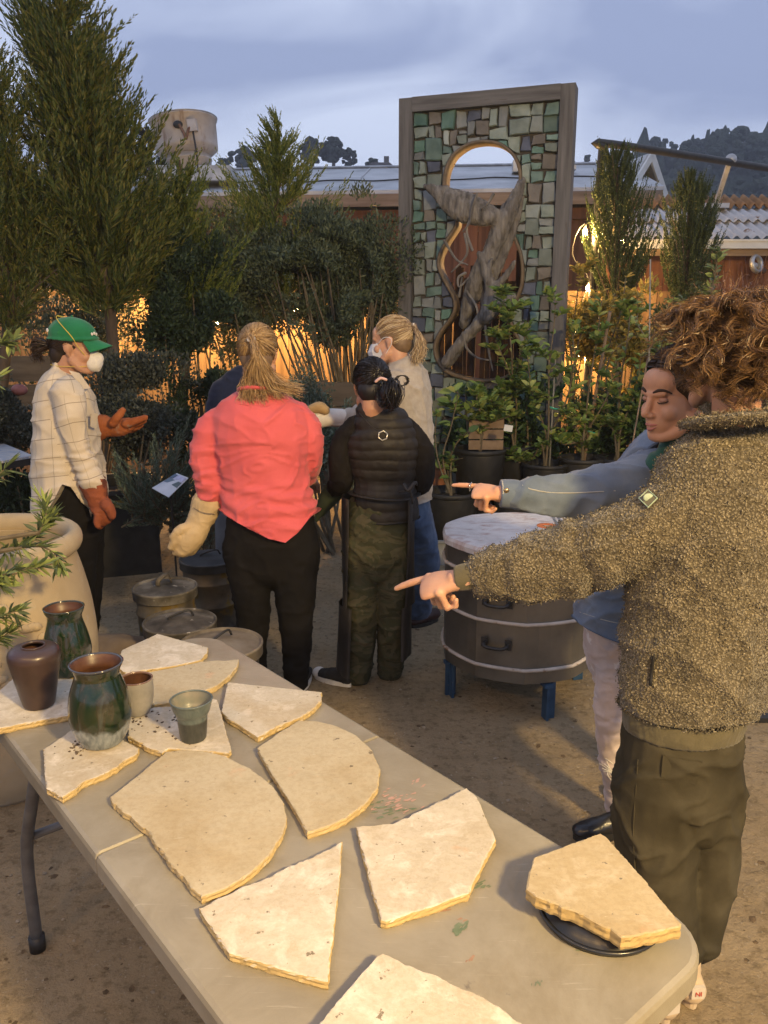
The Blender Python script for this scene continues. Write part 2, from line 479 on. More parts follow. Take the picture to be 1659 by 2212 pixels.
ob('header_beam', box((-2.07, .24, EZ - .30), (11.0, .12, .14)), m_red, bld)
g = np.random.default_rng(2)
pts = [(-3.6 + .35 * k, .9 + .12 * math.sin(k * 1.9) + .1 * g.uniform(), 0) for k in range(21)]
ob('cable', tube([(a, b, EZ + .76 * b / 2.8 + .02) for a, b, _ in pts], [.012], n=6, sub=3), m_black, bld)
ob('back_wall', box((-2, 5.0, EZ / 2), (10.6, .1, EZ - .1)), m_red, bld)
# small rooftop unit seen through the panel's round opening
ob('roof_vent', join(box((1.75, 1.55, EZ + .52), (.36, .3, .16)), box((2.25, 1.6, EZ + .50), (.5, .25, .06))), m_galv, bld)

# gable of the next building
G0, GL, GR = A(1376, 346, 12.6), A(1338, 408, 12.2), A(1404, 452, 13.2)
bd = Vector((-.55, 3.0, 0))
gb = thing('gabled_shed', 'dark gabled building end with pale barge boards', 'building', (G0.x, G0.y, 0))
def quadslab(a, b, c, d, t):
    a, b, c, d = map(Vector, (a, b, c, d)); n = (b - a).cross(d - a).normalized() * t
    v = [a, b, c, d, a - n, b - n, c - n, d - n]
    return [tuple(p) for p in v], [(0, 1, 2, 3), (7, 6, 5, 4), (0, 4, 5, 1), (1, 5, 6, 2), (2, 6, 7, 3), (3, 7, 4, 0)]
ext = Vector((.1, -.3, 0))
ob('roof', quadslab(G0 + ext, GL + ext, GL + bd, G0 + bd, .05), m_roof, gb)
ob('roof', quadslab(G0 + ext, G0 + bd, GR + bd + Vector((.1, 0, -.1)), GR + ext + Vector((.1, 0, -.1)), -.05), m_roof, gb)
m_pale = mat('pale_paint', [(.45, .47, .47), (.58, .6, .6)], 6, rough=.6)
ob('barge_board', bar(G0 + ext * 1.1, GR + ext * 1.1 + Vector((.12, 0, -.12)), .03, .14), m_pale, gb)
ob('barge_board', bar(G0 + ext * 1.1, GL + ext * 1.1, .03, .1), m_pale, gb)
gw = [G0, GL, Vector((GL.x, GL.y, 0)), Vector((GR.x, GR.y, 0)), GR]
ob('wall', ([tuple(p) for p in gw] + [tuple(p + bd * .9) for p in gw], [(0, 1, 2, 3, 4), (9, 8, 7, 6, 5)] + [(i, 5 + i, 5 + (i + 1) % 5, (i + 1) % 5) for i in range(5)]), m_red, gb)

# rooftop fan
fc = A(412, 378, 12.35); 
fan = thing('rooftop_fan', 'dented pale metal exhaust fan housing with rust streaks on the roof', 'exhaust fan', (fc.x, fc.y, fc.z))
def rusty():
    m, nt, b = nodes('rusty_pale_metal'); v = mapv(nt)
    c = ramp(nt, [(.34, .31, .28), (.47, .44, .41)], .3, .7); nt.links.new(noise(nt, v, 5, 6), c.inputs['Fac'])
    v2 = mapv(nt, (3.2, 3.2, .55)); r = ramp(nt, [(0, 0, 0), (1, 1, 1)], .58, .72); nt.links.new(noise(nt, v2, 2.2, 5, .6), r.inputs['Fac'])
    nt.links.new(mixc(nt, r.outputs['Color'], c.outputs['Color'], (.16, .085, .045)), b.inputs['Base Color'])
    b.inputs['Roughness'].default_value = .55; b.inputs['Metallic'].default_value = .25; addbump(nt, b, noise(nt, v, 7, 4), .3, .03); return m
m_rust = rusty()
tilt = Matrix.Translation(fc - V(0, 0, .06)) @ Matrix.Rotation(R(-6), 4, 'Y') @ Matrix.Rotation(R(-4), 4, 'X') @ Matrix.Diagonal((.97, .97, .76, 1))
ob('curb', xf(box((.1, .1, -.02), (1.05, .8, .2)), Matrix.Translation(fc)), m_galv, fan)
ob('neck', xf(lathe([(.33, .02), (.33, .30), (.345, .31), (.345, .33), (.33, .34), (.33, .42)], 36), tilt), m_rust, fan, True)
ob('housing', xf(lathe([(.30, .40), (.36, .41), (.45, .50), (.455, .55), (.47, 1.0), (.49, 1.01), (.49, 1.035), (.455, 1.035), (.42, .9), (.1, .86)], 44), tilt), m_rust, fan, True)
ob('rim', xf(lathe([(.49, 1.036), (.50, 1.045), (.49, 1.055), (.40, 1.055), (.40, 1.036)], 44, closed=True), tilt), m_galv, fan, True)
ob('junction_box', xf(box((.22, -.45, .76), (.13, .09, .2)), tilt), m_rust, fan)
ob('conduit', xf(tube([(.22, -.47, .66), (.23, -.48, .3), (.22, -.5, -.05)], [.013], n=8, sub=4), tilt), m_black, fan, True)
ob('hose', xf(tube([(.04, -.48, .80), (.10, -.52, .62), (.12, -.53, .52), (.16, -.5, .68), (.19, -.47, .74)], [.02], n=8, sub=5), tilt), mat('rust_pipe', [(.10, .05, .03), (.2, .11, .07)], 20), fan, True)
ob('port', xf(tube([(.02, -.44, .80), (.02, -.49, .80)], [.07, .062], n=16), tilt), m_black, fan, True)

# corrugated shed on the right
sh0 = A(1352, 519, 8.9); sx0, sx1, sy, sz = sh0.x - .15, 6.2, 8.9, sh0.z
m_corr = mat('corrugated_metal', [(.36, .36, .37), (.52, .52, .53)], 5, rough=.5, metal=.3, spots=((.2, .11, .06), 5, .62), bump=.2, bscale=12)
m_rustcorr = mat('rusted_corrugated', [(.16, .09, .045), (.30, .17, .08)], 7, rough=.8, bump=.3, bscale=20)
shed = thing('corrugated_shed', 'low shed with corrugated metal roof and rusted ridge sheet', 'shed', (sx0, sy, 0))
def corr(x0, x1, y0, z0, y1, z1, amp=.018, per=.105, t=.004):
    n = int((x1 - x0) / (per / 8)); xs = np.linspace(x0, x1, n); w = amp * np.sin((xs - x0) / per * 2 * math.pi)
    v = []
    for (y, z) in ((y0, z0), (y1, z1)):
        v += [(a, y, z + b) for a, b in zip(xs, w)]
    v += [(p[0], p[1], p[2] - t) for p in v]
    f = [(i, i + 1, n + i + 1, n + i) for i in range(n - 1)] + [(2 * n + i, 3 * n + i, 3 * n + i + 1, 2 * n + i + 1) for i in range(n - 1)] + [(i, 2 * n + i, 2 * n + i + 1, i + 1) for i in range(n - 1)]
    return v, f
top = A(1352, 462, 9.85)
ob('roof_sheet', corr(sx0 + .02, sx1, sy - .02, sz + .03, sy + .55, sz + .26), m_corr, shed, True)
ob('roof_sheet', corr(sx0 + .1, sx1 - 1.1, sy + .42, sz + .245, sy + .95, sz + .44), m_corr, shed, True)
ob('ridge_sheet', corr(sx0 + .05, sx1, sy + .85, sz + .45, sy + 1.2, sz + .60, .03, .11), m_rustcorr, shed, True)
ob('gutter', join(box(((sx0 + sx1) / 2, sy - .09, sz - .05), (sx1 - sx0, .09, .085)), box(((sx0 + sx1) / 2, sy - .142, sz - .012), (sx1 - sx0, .016, .018))), m_pale, shed)
ob('fascia', box(((sx0 + sx1) / 2, sy - .03, sz - .1), (sx1 - sx0, .03, .12)), m_fascia, shed)
xx = sx0
while xx < sx1:
    ob('board', box((xx + .11, sy + .28, sz / 2 - .06), (.215, .025, sz - .1)), m_red, shed); xx += .22
ob('valve', join(xf(lathe([(.085, 0), (.1, .02), (.1, .04), (.085, .06), (.065, .05), (.065, .01)], 20, closed=True), Matrix.Translation(A(1628, 572, 8.8)) @ Matrix.Rotation(R(75), 4, 'X') @ Matrix.Rotation(.6, 4, 'Y')), tube([A(1628, 572, 8.8), A(1650, 585, 9.1)], [.03], n=8)), m_galv, shed, True)

# black pipe frame and its grey prop
pc = A(1303, 309, 8.0)
pf = thing('pipe_frame', 'bent black pipe frame rising behind the columnar cypress', 'pipe frame', (pc.x, pc.y, 0))
e = A(1700, 384, 9.45); e.z = pc.z
ob('pipe', tube([(pc.x - .02, pc.y, 0), (pc.x - .02, pc.y, pc.z * .5), (pc.x - .01, pc.y, pc.z - .16), (pc.x + .02, pc.y, pc.z - .05), (pc.x + .1, pc.y + .05, pc.z), e], [.036], n=12, sub=5), m_black, pf, True)
q0, q1 = A(1577, 346, 8.98), A(1545, 446, 9.7)
ob('prop', bar(q1, q0, .045, .045), mat('grey_post', [(.3, .29, .27), (.42, .41, .39)], 10), pf)
ob('coupling', ell(q0 + V(0, -.02, .0), (.06, .055, .06)), m_galv, pf, True)
ob('foot', box(q1 + V(-.03, 0, .0), (.3, .2, .05)), m_galv, pf)

# garden fence lit from behind the shrubs
m_fence = mat('fence_board', [(.13, .075, .036), (.2, .12, .06), (.26, .165, .085)], 3, 7, rough=.85, stretch=(6, 6, .4), bump=.5, bscale=30, rnd=.2)
def fence(x0, x1, y, h, lab):
    t = thing('board_fence', lab, 'fence', (x0, y, 0)); x = x0
    while x < x1:
        ob('board', box((x + .075, y + random.uniform(-.004, .004), h / 2 + random.uniform(-.012, .012)), (.146, .022, h)), m_fence, t); x += .152
    for z in (.35, h - .3): ob('rail', box(((x0 + x1) / 2, y + .045, z), (x1 - x0, .05, .09)), m_fence, t)
    return t
fence(-5.6, .75, 9.0, 2.05, 'tan vertical board fence glowing behind the conifers and shrub')
fence(1.55, 3.1, 8.45, 2.0, 'tan board fence glowing behind the citrus beside the mosaic panel')

# raised bed timber
m_tim = mat('old_timber', [(.07, .055, .042), (.14, .115, .09)], 5, rough=.9, stretch=(.4, 4, 4), bump=.6, bscale=30)
t = thing('raised_bed', 'weathered timber edging of a raised bed under the shrub', 'raised bed', (-1, 6.6, 0))
for k, (x0, x1, y, z) in enumerate(((-1.35, .28, 6.65, 1.13), (-1.35, .28, 6.66, .93), (-1.35, .28, 6.65, .73))):
    ob('plank', bar((x0, y, z), (x1, y - .1, z + .01), .045, .19), m_tim, t)
for x in (-1.3, -.5, .25): ob('post', box((x, 6.71, .62), (.07, .07, 1.24)), m_tim, t)
t = thing('raised_bed', 'weathered timber bed boards at the left behind the person in the cap', 'raised bed', (-3.4, 6, 0))
for z in (.95, 1.15, 1.36): ob('plank', bar((-4.2, 5.9, z), (-2.35, 6.1, z + .01), .045, .185), m_tim, t)
for x in (-3.9, -2.5): ob('post', box((x, 6.08, .72), (.07, .07, 1.44)), m_tim, t)

# ------------------------------------------------------------------ mosaic panel
BL, BR = A(865, 215, 7.0), A(1245, 180, 6.55)
mrot = math.atan2(BR.y - BL.y, BR.x - BL.x); MW = math.hypot(BR.x - BL.x, BR.y - BL.y); MH = 3.43
mos = thing('mosaic_panel', 'tall timber-framed mosaic panel of green stone pieces with a figure-shaped opening', 'mosaic panel', (BL.x, BL.y, 0), local=True, rotz=mrot)
MI = mos.matrix_world.inverted(); MM = mos.matrix_world.copy()
def mp_(x, y, off=0.0):                       # picture point -> panel local, off = towards the viewer
    o = MI @ cam.location; d = MI.to_3x3() @ ray(x, y); t = (-off - o.y) / d.y
    return o + d * t
m_frame = mat('grey_weathered_beam', [(.078, .074, .073), (.125, .12, .118), (.165, .158, .155)], 4, 8, rough=.9, stretch=(7, 7, .5), bump=.6, bscale=26, spots=((.09, .07, .06), 6, .66))
m_frameh = mat('grey_weathered_beam_h', [(.078, .074, .073), (.125, .12, .118), (.165, .158, .155)], 4, 8, rough=.9, stretch=(.5, 7, 7), bump=.6, bscale=26, spots=((.09, .07, .06), 6, .66))
FW = .108
ob('frame_post', box((FW / 2, .05, MH / 2 - .002), (FW, .18, MH - .004)), m_frame, mos)
ob('frame_post', box((MW - FW / 2, .05, MH / 2 - .002), (FW, .18, MH - .004)), m_frame, mos)
ob('frame_beam', box((MW / 2, .046, MH - FW / 2), (MW - 2 * FW - .002, .17, FW)), m_frameh, mos)
ob('frame_beam', box((MW / 2, .046, .18), (MW - 2 * FW - .002, .17, FW)), m_frameh, mos)
out_px = [(962, 402), (965, 374), (973, 352), (985, 334), (1011, 316), (1037, 310), (1058, 310), (1079, 315), (1100, 330), (1114, 350), (1121, 376), (1119, 402), (1112, 430), (1104, 455), (1100, 480),
          (1108, 512), (1121, 545), (1126, 580), (1123, 620), (1108, 655), (1099, 685), (1106, 712), (1120, 740), (1124, 765), (1112, 795), (1090, 812), (1060, 819), (1027, 819), (985, 809), (960, 795), (945, 771),
          (943, 745), (954, 719), (976, 690), (986, 667), (983, 641), (966, 610), (951, 578), (953, 550), (973, 514), (990, 485), (984, 458), (970, 430)]
outl = [mp_(*p) for p in out_px]; ol = np.array([(p.x, p.z) for p in outl]); ol = catmull(np.vstack([ol, ol[:1]]), 3)[:-1]
from mathutils.geometry import tessellate_polygon
outer = [(FW, .255), (MW - FW, .255), (MW - FW, MH - FW), (FW, MH - FW)]
polys = [[Vector((a, 0, b)) for a, b in outer], [Vector((a, 0, b)) for a, b in ol[::-1]]]
tri = tessellate_polygon(polys); allp = [p for q in polys for p in q]; n = len(allp)
bv = [(p.x, .035, p.z) for p in allp] + [(p.x, .095, p.z) for p in allp]
ob('backing', (bv, [tuple(q) for q in tri] + [tuple(i + n for i in q[::-1]) for q in tri]), mat('mortar', [(.05, .045, .04), (.09, .08, .07)], 20, rough=.95), mos)
nO = len(ol); cen = ol.mean(0)
nrm = np.roll(ol, -1, 0) - np.roll(ol, 1, 0); nrm = np.stack([nrm[:, 1], -nrm[:, 0]], 1); nrm /= np.linalg.norm(nrm, axis=1)[:, None]
if ((ol + nrm * .01 - cen) ** 2).sum() < ((ol - cen) ** 2).sum(): nrm = -nrm
o2 = ol + nrm * .022
rv = [(a, y, b) for L_, y in ((ol, -.02), (o2, -.02), (o2, .13), (ol, .13)) for a, b in L_]
rfc = [(s * nO + i, s * nO + (i + 1) % nO, ((s + 1) % 4) * nO + (i + 1) % nO, ((s + 1) % 4) * nO + i) for s in range(4) for i in range(nO)]
ob('opening_rim', (rv, rfc), mat('rim_band', [(.10, .075, .05), (.19, .14, .09)], 12, rough=.6), mos, True)
def inside(p):
    x, y = p; c = False; j = nO - 1
    for i in range(nO):
        if (o2[i][1] > y) != (o2[j][1] > y) and x < (o2[j][0] - o2[i][0]) * (y - o2[i][1]) / (o2[j][1] - o2[i][1]) + o2[i][0]: c = not c
        j = i
    return c
def sm(name, cols): return mat(name, cols, 9, 6, rough=.62, spec=.35, bump=.55, bscale=22, bdist=.012, rnd=.28)
stone_m = [sm('stone_sage', [(.12, .15, .13), (.18, .215, .19), (.225, .26, .235)]), sm('stone_green', [(.07, .12, .105), (.115, .18, .16), (.165, .235, .205)]), sm('stone_grey', [(.14, .155, .155), (.21, .225, .225)]),
           sm('stone_brown', [(.10, .09, .078), (.165, .15, .13)]), sm('stone_blue', [(.05, .06, .09), (.09, .105, .15)]), sm('stone_teal', [(.05, .11, .09), (.11, .19, .16)]), sm('stone_pale', [(.2, .235, .225), (.28, .315, .3)])]
rects = []
def split(x0, y0, x1, y1, g):
    w, h = x1 - x0, y1 - y0; lim = g.uniform(.095, .19)
    if w < lim and h < lim * 1.15: rects.append((x0, y0, x1, y1)); return
    t = g.uniform(.36, .64)
    if (w > h * g.uniform(.75, 1.25)): m = x0 + w * t; split(x0, y0, m, y1, g); split(m, y0, x1, y1, g)
    else: m = y0 + h * t; split(x0, y0, x1, m, g); split(x0, m, x1, y1, g)
split(FW + .004, .26, MW - FW - .004, MH - FW - .004, np.random.default_rng(23))
g = np.random.default_rng(9)
for (x0, y0, x1, y1) in rects:
    j = .0045; ring = []
    cs = [(x0 + j, y0 + j), (x1 - j, y0 + j), (x1 - j, y1 - j), (x0 + j, y1 - j)]
    cs = [(a + g.uniform(-.011, .011), b + g.uniform(-.011, .011)) for a, b in cs]
    for i in range(4):
        a, b = np.array(cs[i]), np.array(cs[(i + 1) % 4])
        for t in (0, .33, .67): ring.append(a + (b - a) * t + g.uniform(-.003, .003, 2))
    ins = [inside(p) for p in ring]
    if sum(ins) > 9: continue
    ring = [o2[np.argmin(((o2 - p) ** 2).sum(1))] + nrm[np.argmin(((o2 - p) ** 2).sum(1))] * .004 if q else p for p, q in zip(ring, ins)]
    ring = np.array(ring); c = ring.mean(0); d = g.uniform(.0, .03); m = len(ring)
    tl = g.uniform(-.05, .05, 2)
    v = [(a, .05, b) for a, b in ring] + [(a, .02 - d + (a - c[0]) * tl[0] + (b - c[1]) * tl[1] + .006, b) for a, b in ring]
    r2 = c + (ring - c) * .9
    v += [(a, .02 - d - .004 + (a - c[0]) * tl[0] + (b - c[1]) * tl[1] + g.uniform(-.003, .003), b) for a, b in r2]
    f = [(i, (i + 1) % m, m + (i + 1) % m, m + i) for i in range(m)] + [(m + i, m + (i + 1) % m, 2 * m + (i + 1) % m, 2 * m + i) for i in range(m)] + [tuple(range(2 * m, 3 * m))]
    hh = c[1] / MH
    w = np.array([.3, .22 + .1 * (hh < .5), .19, .10 + .06 * (hh > .6), .09, .12, .06]); w /= w.sum()
    ob('stone', (v, f), stone_m[g.choice(7, p=w)], mos)

# driftwood held in the opening
m_drift = mat('driftwood', [(.075, .067, .058), (.175, .158, .138), (.28, .258, .228)], 9, 9, rough=.9, stretch=(3, 3, .5), bump=1, bscale=34, bdist=.016)
def W_(x, y, off): return MM @ mp_(x, y, off)
px = 6.6 / FOC
def dt(L, off, radii, **k): return tube([W_(x, y, o_) for (x, y), o_ in zip(L, off if hasattr(off, '__len__') else [off] * len(L))], [r_ * px for r_ in radii] if np.isscalar(radii[0]) else [(a * px, b * px) for a, b in radii], n=14, sub=4, round_ends=True, up=(0, -1, 0), **k)
def ddisp(co, no):
    return .007 * fbm(co * np.array([26, 26, 12]), 4, 3) - .010 * np.abs(vnoise(co * np.array([60, 60, 12]) + .5 * co[:, [2, 0, 1]] * 30, 8))
dw = thing('driftwood', 'grey twisted driftwood trunks and roots set in the mosaic opening', 'driftwood', W_(1000, 800, .05))
ob_ = blob('trunk', [dt([(918, 402), (950, 418), (985, 440), (1030, 458), (1066, 468)], .13, [(6, 6), (18, 12), (30, 16), (29, 17), (20, 14)]),
                     dt([(1128, 392), (1112, 430), (1088, 480), (1062, 540), (1036, 590), (1018, 640), (1002, 700)], [.0, .04, .08, .09, .09, .08, .05], [9, 15, 19, 18, 20, 19, 12]),
                     dt([(1132, 415), (1118, 470), (1090, 540), (1060, 610), (1040, 690)], [-.02, .0, .02, .04, .04], [6, 9, 12, 12, 10]),
                     dt([(1034, 548), (1048, 582), (1060, 620), (1058, 655), (1040, 690), (1002, 735), (966, 782)], .16, [7, 10, 13, 16, 14, 13, 15]),
                     dt([(1112, 566), (1088, 600), (1064, 632)], .17, [5, 8, 13]), dt([(1108, 640), (1075, 662), (1048, 688)], .18, [9, 14, 15]),
                     dt([(1062, 560), (1056, 585), (1054, 610)], .18, [4, 6, 9])], .010, m_drift, dw, smooth=3, disp=ddisp)
g = np.random.default_rng(31)
for L, off in ((((1004, 506), (1010, 540), (1002, 560), (975, 588)), .2), (((960, 520), (985, 560), (1010, 572)), .2), (((1030, 420), (1020, 450), (1015, 480), (1000, 500)), .22), (((1066, 420), (1056, 436), (1040, 452)), .2),
               (((1000, 720), (1008, 752), (1030, 772), (1055, 778)), .2), (((1048, 706), (1056, 760), (1064, 800)), .19), (((1008, 630), (1028, 660), (1034, 690)), .2), (((1005, 590), (990, 600), (992, 620), (1012, 600)), .2),
               (((1020, 540), (1008, 500), (1016, 470)), .2), (((992, 640), (998, 600)), .12)):
    ob('twig', dt(list(L), off, list(np.linspace(3.2, 1.6, len(L)))), m_drift, dw, True)
# bark strips closing the lower opening
m_bark = mat('bark_strip', [(.018, .010, .007), (.045, .023, .013), (.085, .042, .02)], 5, 7, rough=.9, stretch=(6, 6, .5), bump=.8, bscale=30, bdist=.01, rnd=.3)
g = np.random.default_rng(3); u0, u1 = mp_(930, 700).x, mp_(1135, 700).x; vb, vt = mp_(1000, 822).z, mp_(1000, 530).z
x = u0; k = 0
while x < u1:
    w = g.uniform(.035, .075); h1 = vt - g.uniform(0, .25) - (.25 if k % 5 == 2 else 0)
    if not (.40 < (x - u0) / (u1 - u0) < .47):
        v, f = box((x + w / 2, .17 + g.uniform(0, .03), (vb + h1) / 2), (w - .006, .02, h1 - vb))
        v[:, 0] += .02 * (v[:, 2] - vb) * g.uniform(-1, 1); ob('bark_strip', (v, f), m_bark, mos)
    x += w; k += 1

# ------------------------------------------------------------------ festoon lights
m_bulb = emit('warm_bulb', (1, .66, .26), 60)
def festoon(pts, bulbs, lab, watts):
    t = thing('festoon_lights', lab, 'string lights', pts[0])
    ob('wire', tube(pts, [.006], n=6, sub=4), m_black, t, True)
    for b, w in bulbs:
        s = ob('bulb', ell(b, (.022, .022, .03), n=12, m=8), m_bulb, t, True)
        ob('socket', tube([b + V(0, 0, .028), b + V(0, 0, .075)], [.014, .012], n=8), m_black, s, True)
        l = bpy.data.lights.new('bulb_light', 'POINT'); l.energy = w * watts; l.color = (1, .58, .2); l.shadow_soft_size = .03
        lo = bpy.data.objects.new('bulb_light', l); lo.location = b + V(0, -.045, -.03); link(lo, t)
bl = [A(178, 648, 8.55), A(262, 655, 8.6), A(330, 640, 8.6), A(470, 694, 8.6), A(640, 672, 8.65), A(800, 692, 8.6)]
festoon([A(90, 610, 8.6)] + [b + V(0, 0, .08) for b in bl] + [A(870, 660, 8.7)], [(b, w) for b, w in zip(bl, (1, .8, 1.2, .8, 1.2, 1.2))], 'string of warm bulbs glowing behind the conifers along the board fence', 60)
br = [A(1264, 500, 8.0), A(1271, 622, 8.05), A(1250, 765, 8.1), A(1345, 520, 8.2)]
festoon([br[3] + V(.1, 0, .1), br[3] + V(0, 0, .08), br[0] + V(0, 0, .08), br[0] + V(-.1, .05, -.2), br[1] + V(0, 0, .08), br[1] + V(-.06, .05, -.2), br[2] + V(0, 0, .08)], [(b, w) for b, w in zip(br, (1.2, 1.2, 1.0, .5))], 'string of warm bulbs glowing behind the citrus beside the mosaic panel', 75)

# yard lamp behind the photographer
LP = V(1.95, -1.4, 3.2)
lamp = thing('yard_lamp', 'warm flood lamp on a timber post lighting the yard', 'lamp', (LP.x + .1, LP.y - .25, 0))
ob('post', box((LP.x + .1, LP.y - .25, 1.75), (.09, .09, 3.5)), m_tim, lamp)
ob('arm', bar((LP.x + .1, LP.y - .25, 3.38), (LP.x, LP.y, 3.38), .03, .03), m_black, lamp)
ob('shade', lathe([(.03, 3.4), (.06, 3.38), (.17, 3.27), (.165, 3.268), (.055, 3.37)], 28, (LP.x, LP.y, 0), closed=True), m_black, lamp, True)
ob('bulb', ell(LP + V(0, 0, .03), .035), emit('lamp_bulb', (1, .7, .36), 30), lamp, True)
ll = bpy.data.lights.new('lamp_light', 'POINT'); ll.energy = 1350; ll.color = (1, .70, .30); ll.shadow_soft_size = .2
lo = bpy.data.objects.new('lamp_light', ll); lo.location = LP + V(0, 0, -.03); link(lo, lamp)

# unseen bulb string added over the yard as warm fill light
yb = [V(-1.9, .1, 2.95), V(-1.1, -.3, 2.85), V(-.2, -.6, 2.85), V(.7, -.9, 2.95)]
festoon([V(-3.0, .5, 3.2)] + [b + V(0, 0, .08) for b in yb] + [V(2.0, -1.6, 3.42)], [(b, 1) for b in yb], 'unseen string of warm fill bulbs added above the yard', 46)
t = thing('wooden_post', 'plain timber post holding the added overhead bulb string', 'post', (-3.0, .5, 0)); ob('shaft', box((-3.0, .5, 1.62), (.09, .09, 3.24)), m_tim, t); ob('cap', box((-3.0, .5, 3.26), (.12, .12, .03)), m_tim, t)
# faint evening haze over the valley
m, nt, b = nodes('evening_haze'); nt.nodes.remove(b); pvn = nt.nodes.new('ShaderNodeVolumePrincipled'); pvn.inputs['Density'].default_value = .0016; pvn.inputs['Color'].default_value = (.86, .9, 1, 1); pvn.inputs['Anisotropy'].default_value = .2
nt.links.new(pvn.outputs[0], nt.nodes['Material Output'].inputs['Volume'])
hz = ob('haze', box((80, 190, 21), (720, 520, 48)), m); tag(hz, 'thin evening haze in the air over the valley', 'haze', kind='stuff')
# ------------------------------------------------------------------ folding table
TZ = .735; TC = V(-.277, 1.56, 0); TU = V(.641, -.768, 0).normalized(); TN = V(.768, .641, 0).normalized(); TL, TWd = .872, .352
def plastic():
    m, nt, b = nodes('table_plastic'); v = mapv(nt)
    c = ramp(nt, [(.225, .205, .16), (.29, .268, .215)], .3, .7); nt.links.new(noise(nt, v, 5, 8, .65), c.inputs['Fac'])
    n = noise(nt, v, 18, 7, .75); s = ramp(nt, [(0, 0, 0), (1, 1, 1)], .64, .72); nt.links.new(n, s.inputs['Fac'])
    cc = mixc(nt, s.outputs['Color'], c.outputs['Color'], (.17, .155, .13))
    v3 = nt.nodes.new('ShaderNodeMapping'); v3.inputs['Rotation'].default_value = (0, 0, .87); v3.inputs['Scale'].default_value = (3, 60, 1); nt.links.new(v, v3.inputs['Vector']); s3 = ramp(nt, [(0, 0, 0), (.5, .5, .5)], .62, .68); nt.links.new(noise(nt, v3.outputs['Vector'], 3, 7, .7, .3), s3.inputs['Fac']); cc = mixc(nt, s3.outputs['Color'], cc, (.42, .40, .35))
    s4 = ramp(nt, [(.74, .70, .62), (1, 1, 1)], .38, .58); nt.links.new(noise(nt, v, 2.6, 8, .7, .8), s4.inputs['Fac']); cc = mixc(nt, .85, cc, s4.outputs['Color'], 'MULTIPLY')
    nt.links.new(cc, b.inputs['Base Color']); b.inputs['Roughness'].default_value = .42; b.inputs['Specular IOR Level'].default_value = .4
    addbump(nt, b, noise(nt, v, 260, 3), .25, .001); addbump(nt, b, noise(nt, v, 5, 3), .15, .01); return m
m_plast = plastic()
m_leg = mat('grey_steel', [(.10, .10, .105), (.16, .16, .165)], 20, rough=.45, metal=.4)
def tp(u, w, z=TZ): p = TC + TU * u + TN * w; return V(p.x, p.y, z)
def rrect(u0, u1, w0, w1, r, n=8, rc=(1, 1, 1, 1)):
    out = []
    for k, (cu, cw, a0) in enumerate(((u1, w1, 0), (u0, w1, 90), (u0, w0, 180), (u1, w0, 270))):
        rr = r if rc[k] else .004; su = -1 if cu == u1 else 1; sw = -1 if cw == w1 else 1
        for i in range(n + 1):
            a = R(a0 + 90 * i / n); out.append((cu + su * rr + rr * math.cos(a), cw + sw * rr + rr * math.sin(a)))
    return out
def tabletop(u0, u1, rc):
    rings = []
    for ins, z in ((.0, TZ - .045), (-.0, TZ - .012), (.003, TZ - .004), (.010, TZ)):
        rings.append([tp(a, b, z) for a, b in rrect(u0 + (ins if rc[1] else ins * .4), u1 - (ins if rc[0] else ins * .4), -TWd + ins, TWd - ins, .095 - ins * .5, 8, rc)])
    n = len(rings[0]); v = [tuple(p) for r_ in rings for p in r_]
    f = [(k * n + i, k * n + (i + 1) % n, (k + 1) * n + (i + 1) % n, (k + 1) * n + i) for k in range(3) for i in range(n)]
    f += [tuple(range(3 * n, 4 * n)), tuple(range(n))[::-1]]
    return v, f
tbl = thing('folding_table', 'long grey plastic folding table carrying stone slabs and pots', 'table', TC)
ob('table_top', tabletop(-TL, -.0012, (0, 1, 1, 0)), m_plast, tbl)
ob('table_top', tabletop(.0012, TL, (1, 0, 0, 1)), m_plast, tbl)
for s in (-1, 1):
    for w in (-1, 1):
        lt = ob('leg', tube([tp(s * .60, w * .27, TZ - .05), tp(s * .66, w * .29, TZ - .24), tp(s * .72, w * .305, .30), tp(s * .72, w * .305, .012)], [.0165], n=12, sub=4), m_leg, tbl, True)
        ob('foot_cap', tube([tp(s * .72, w * .305, .045), tp(s * .72, w * .305, 0.0)], [.022], n=12), m_black, lt, True)
    ob('cross_bar', tube([tp(s * .71, -.30, .36), tp(s * .71, .30, .36)], [.012], n=10), m_leg, tbl, True)
    ob('brace', tube([tp(s * .71, 0, .36), tp(s * .2, 0, TZ - .06)], [.011], n=10), m_leg, tbl, True)
ob('rail', bar(tp(-.75, .24, TZ - .058), tp(.75, .24, TZ - .058), .02, .025), m_leg, tbl)
ob('rail', bar(tp(-.75, -.24, TZ - .058), tp(.75, -.24, TZ - .058), .02, .025), m_leg, tbl)
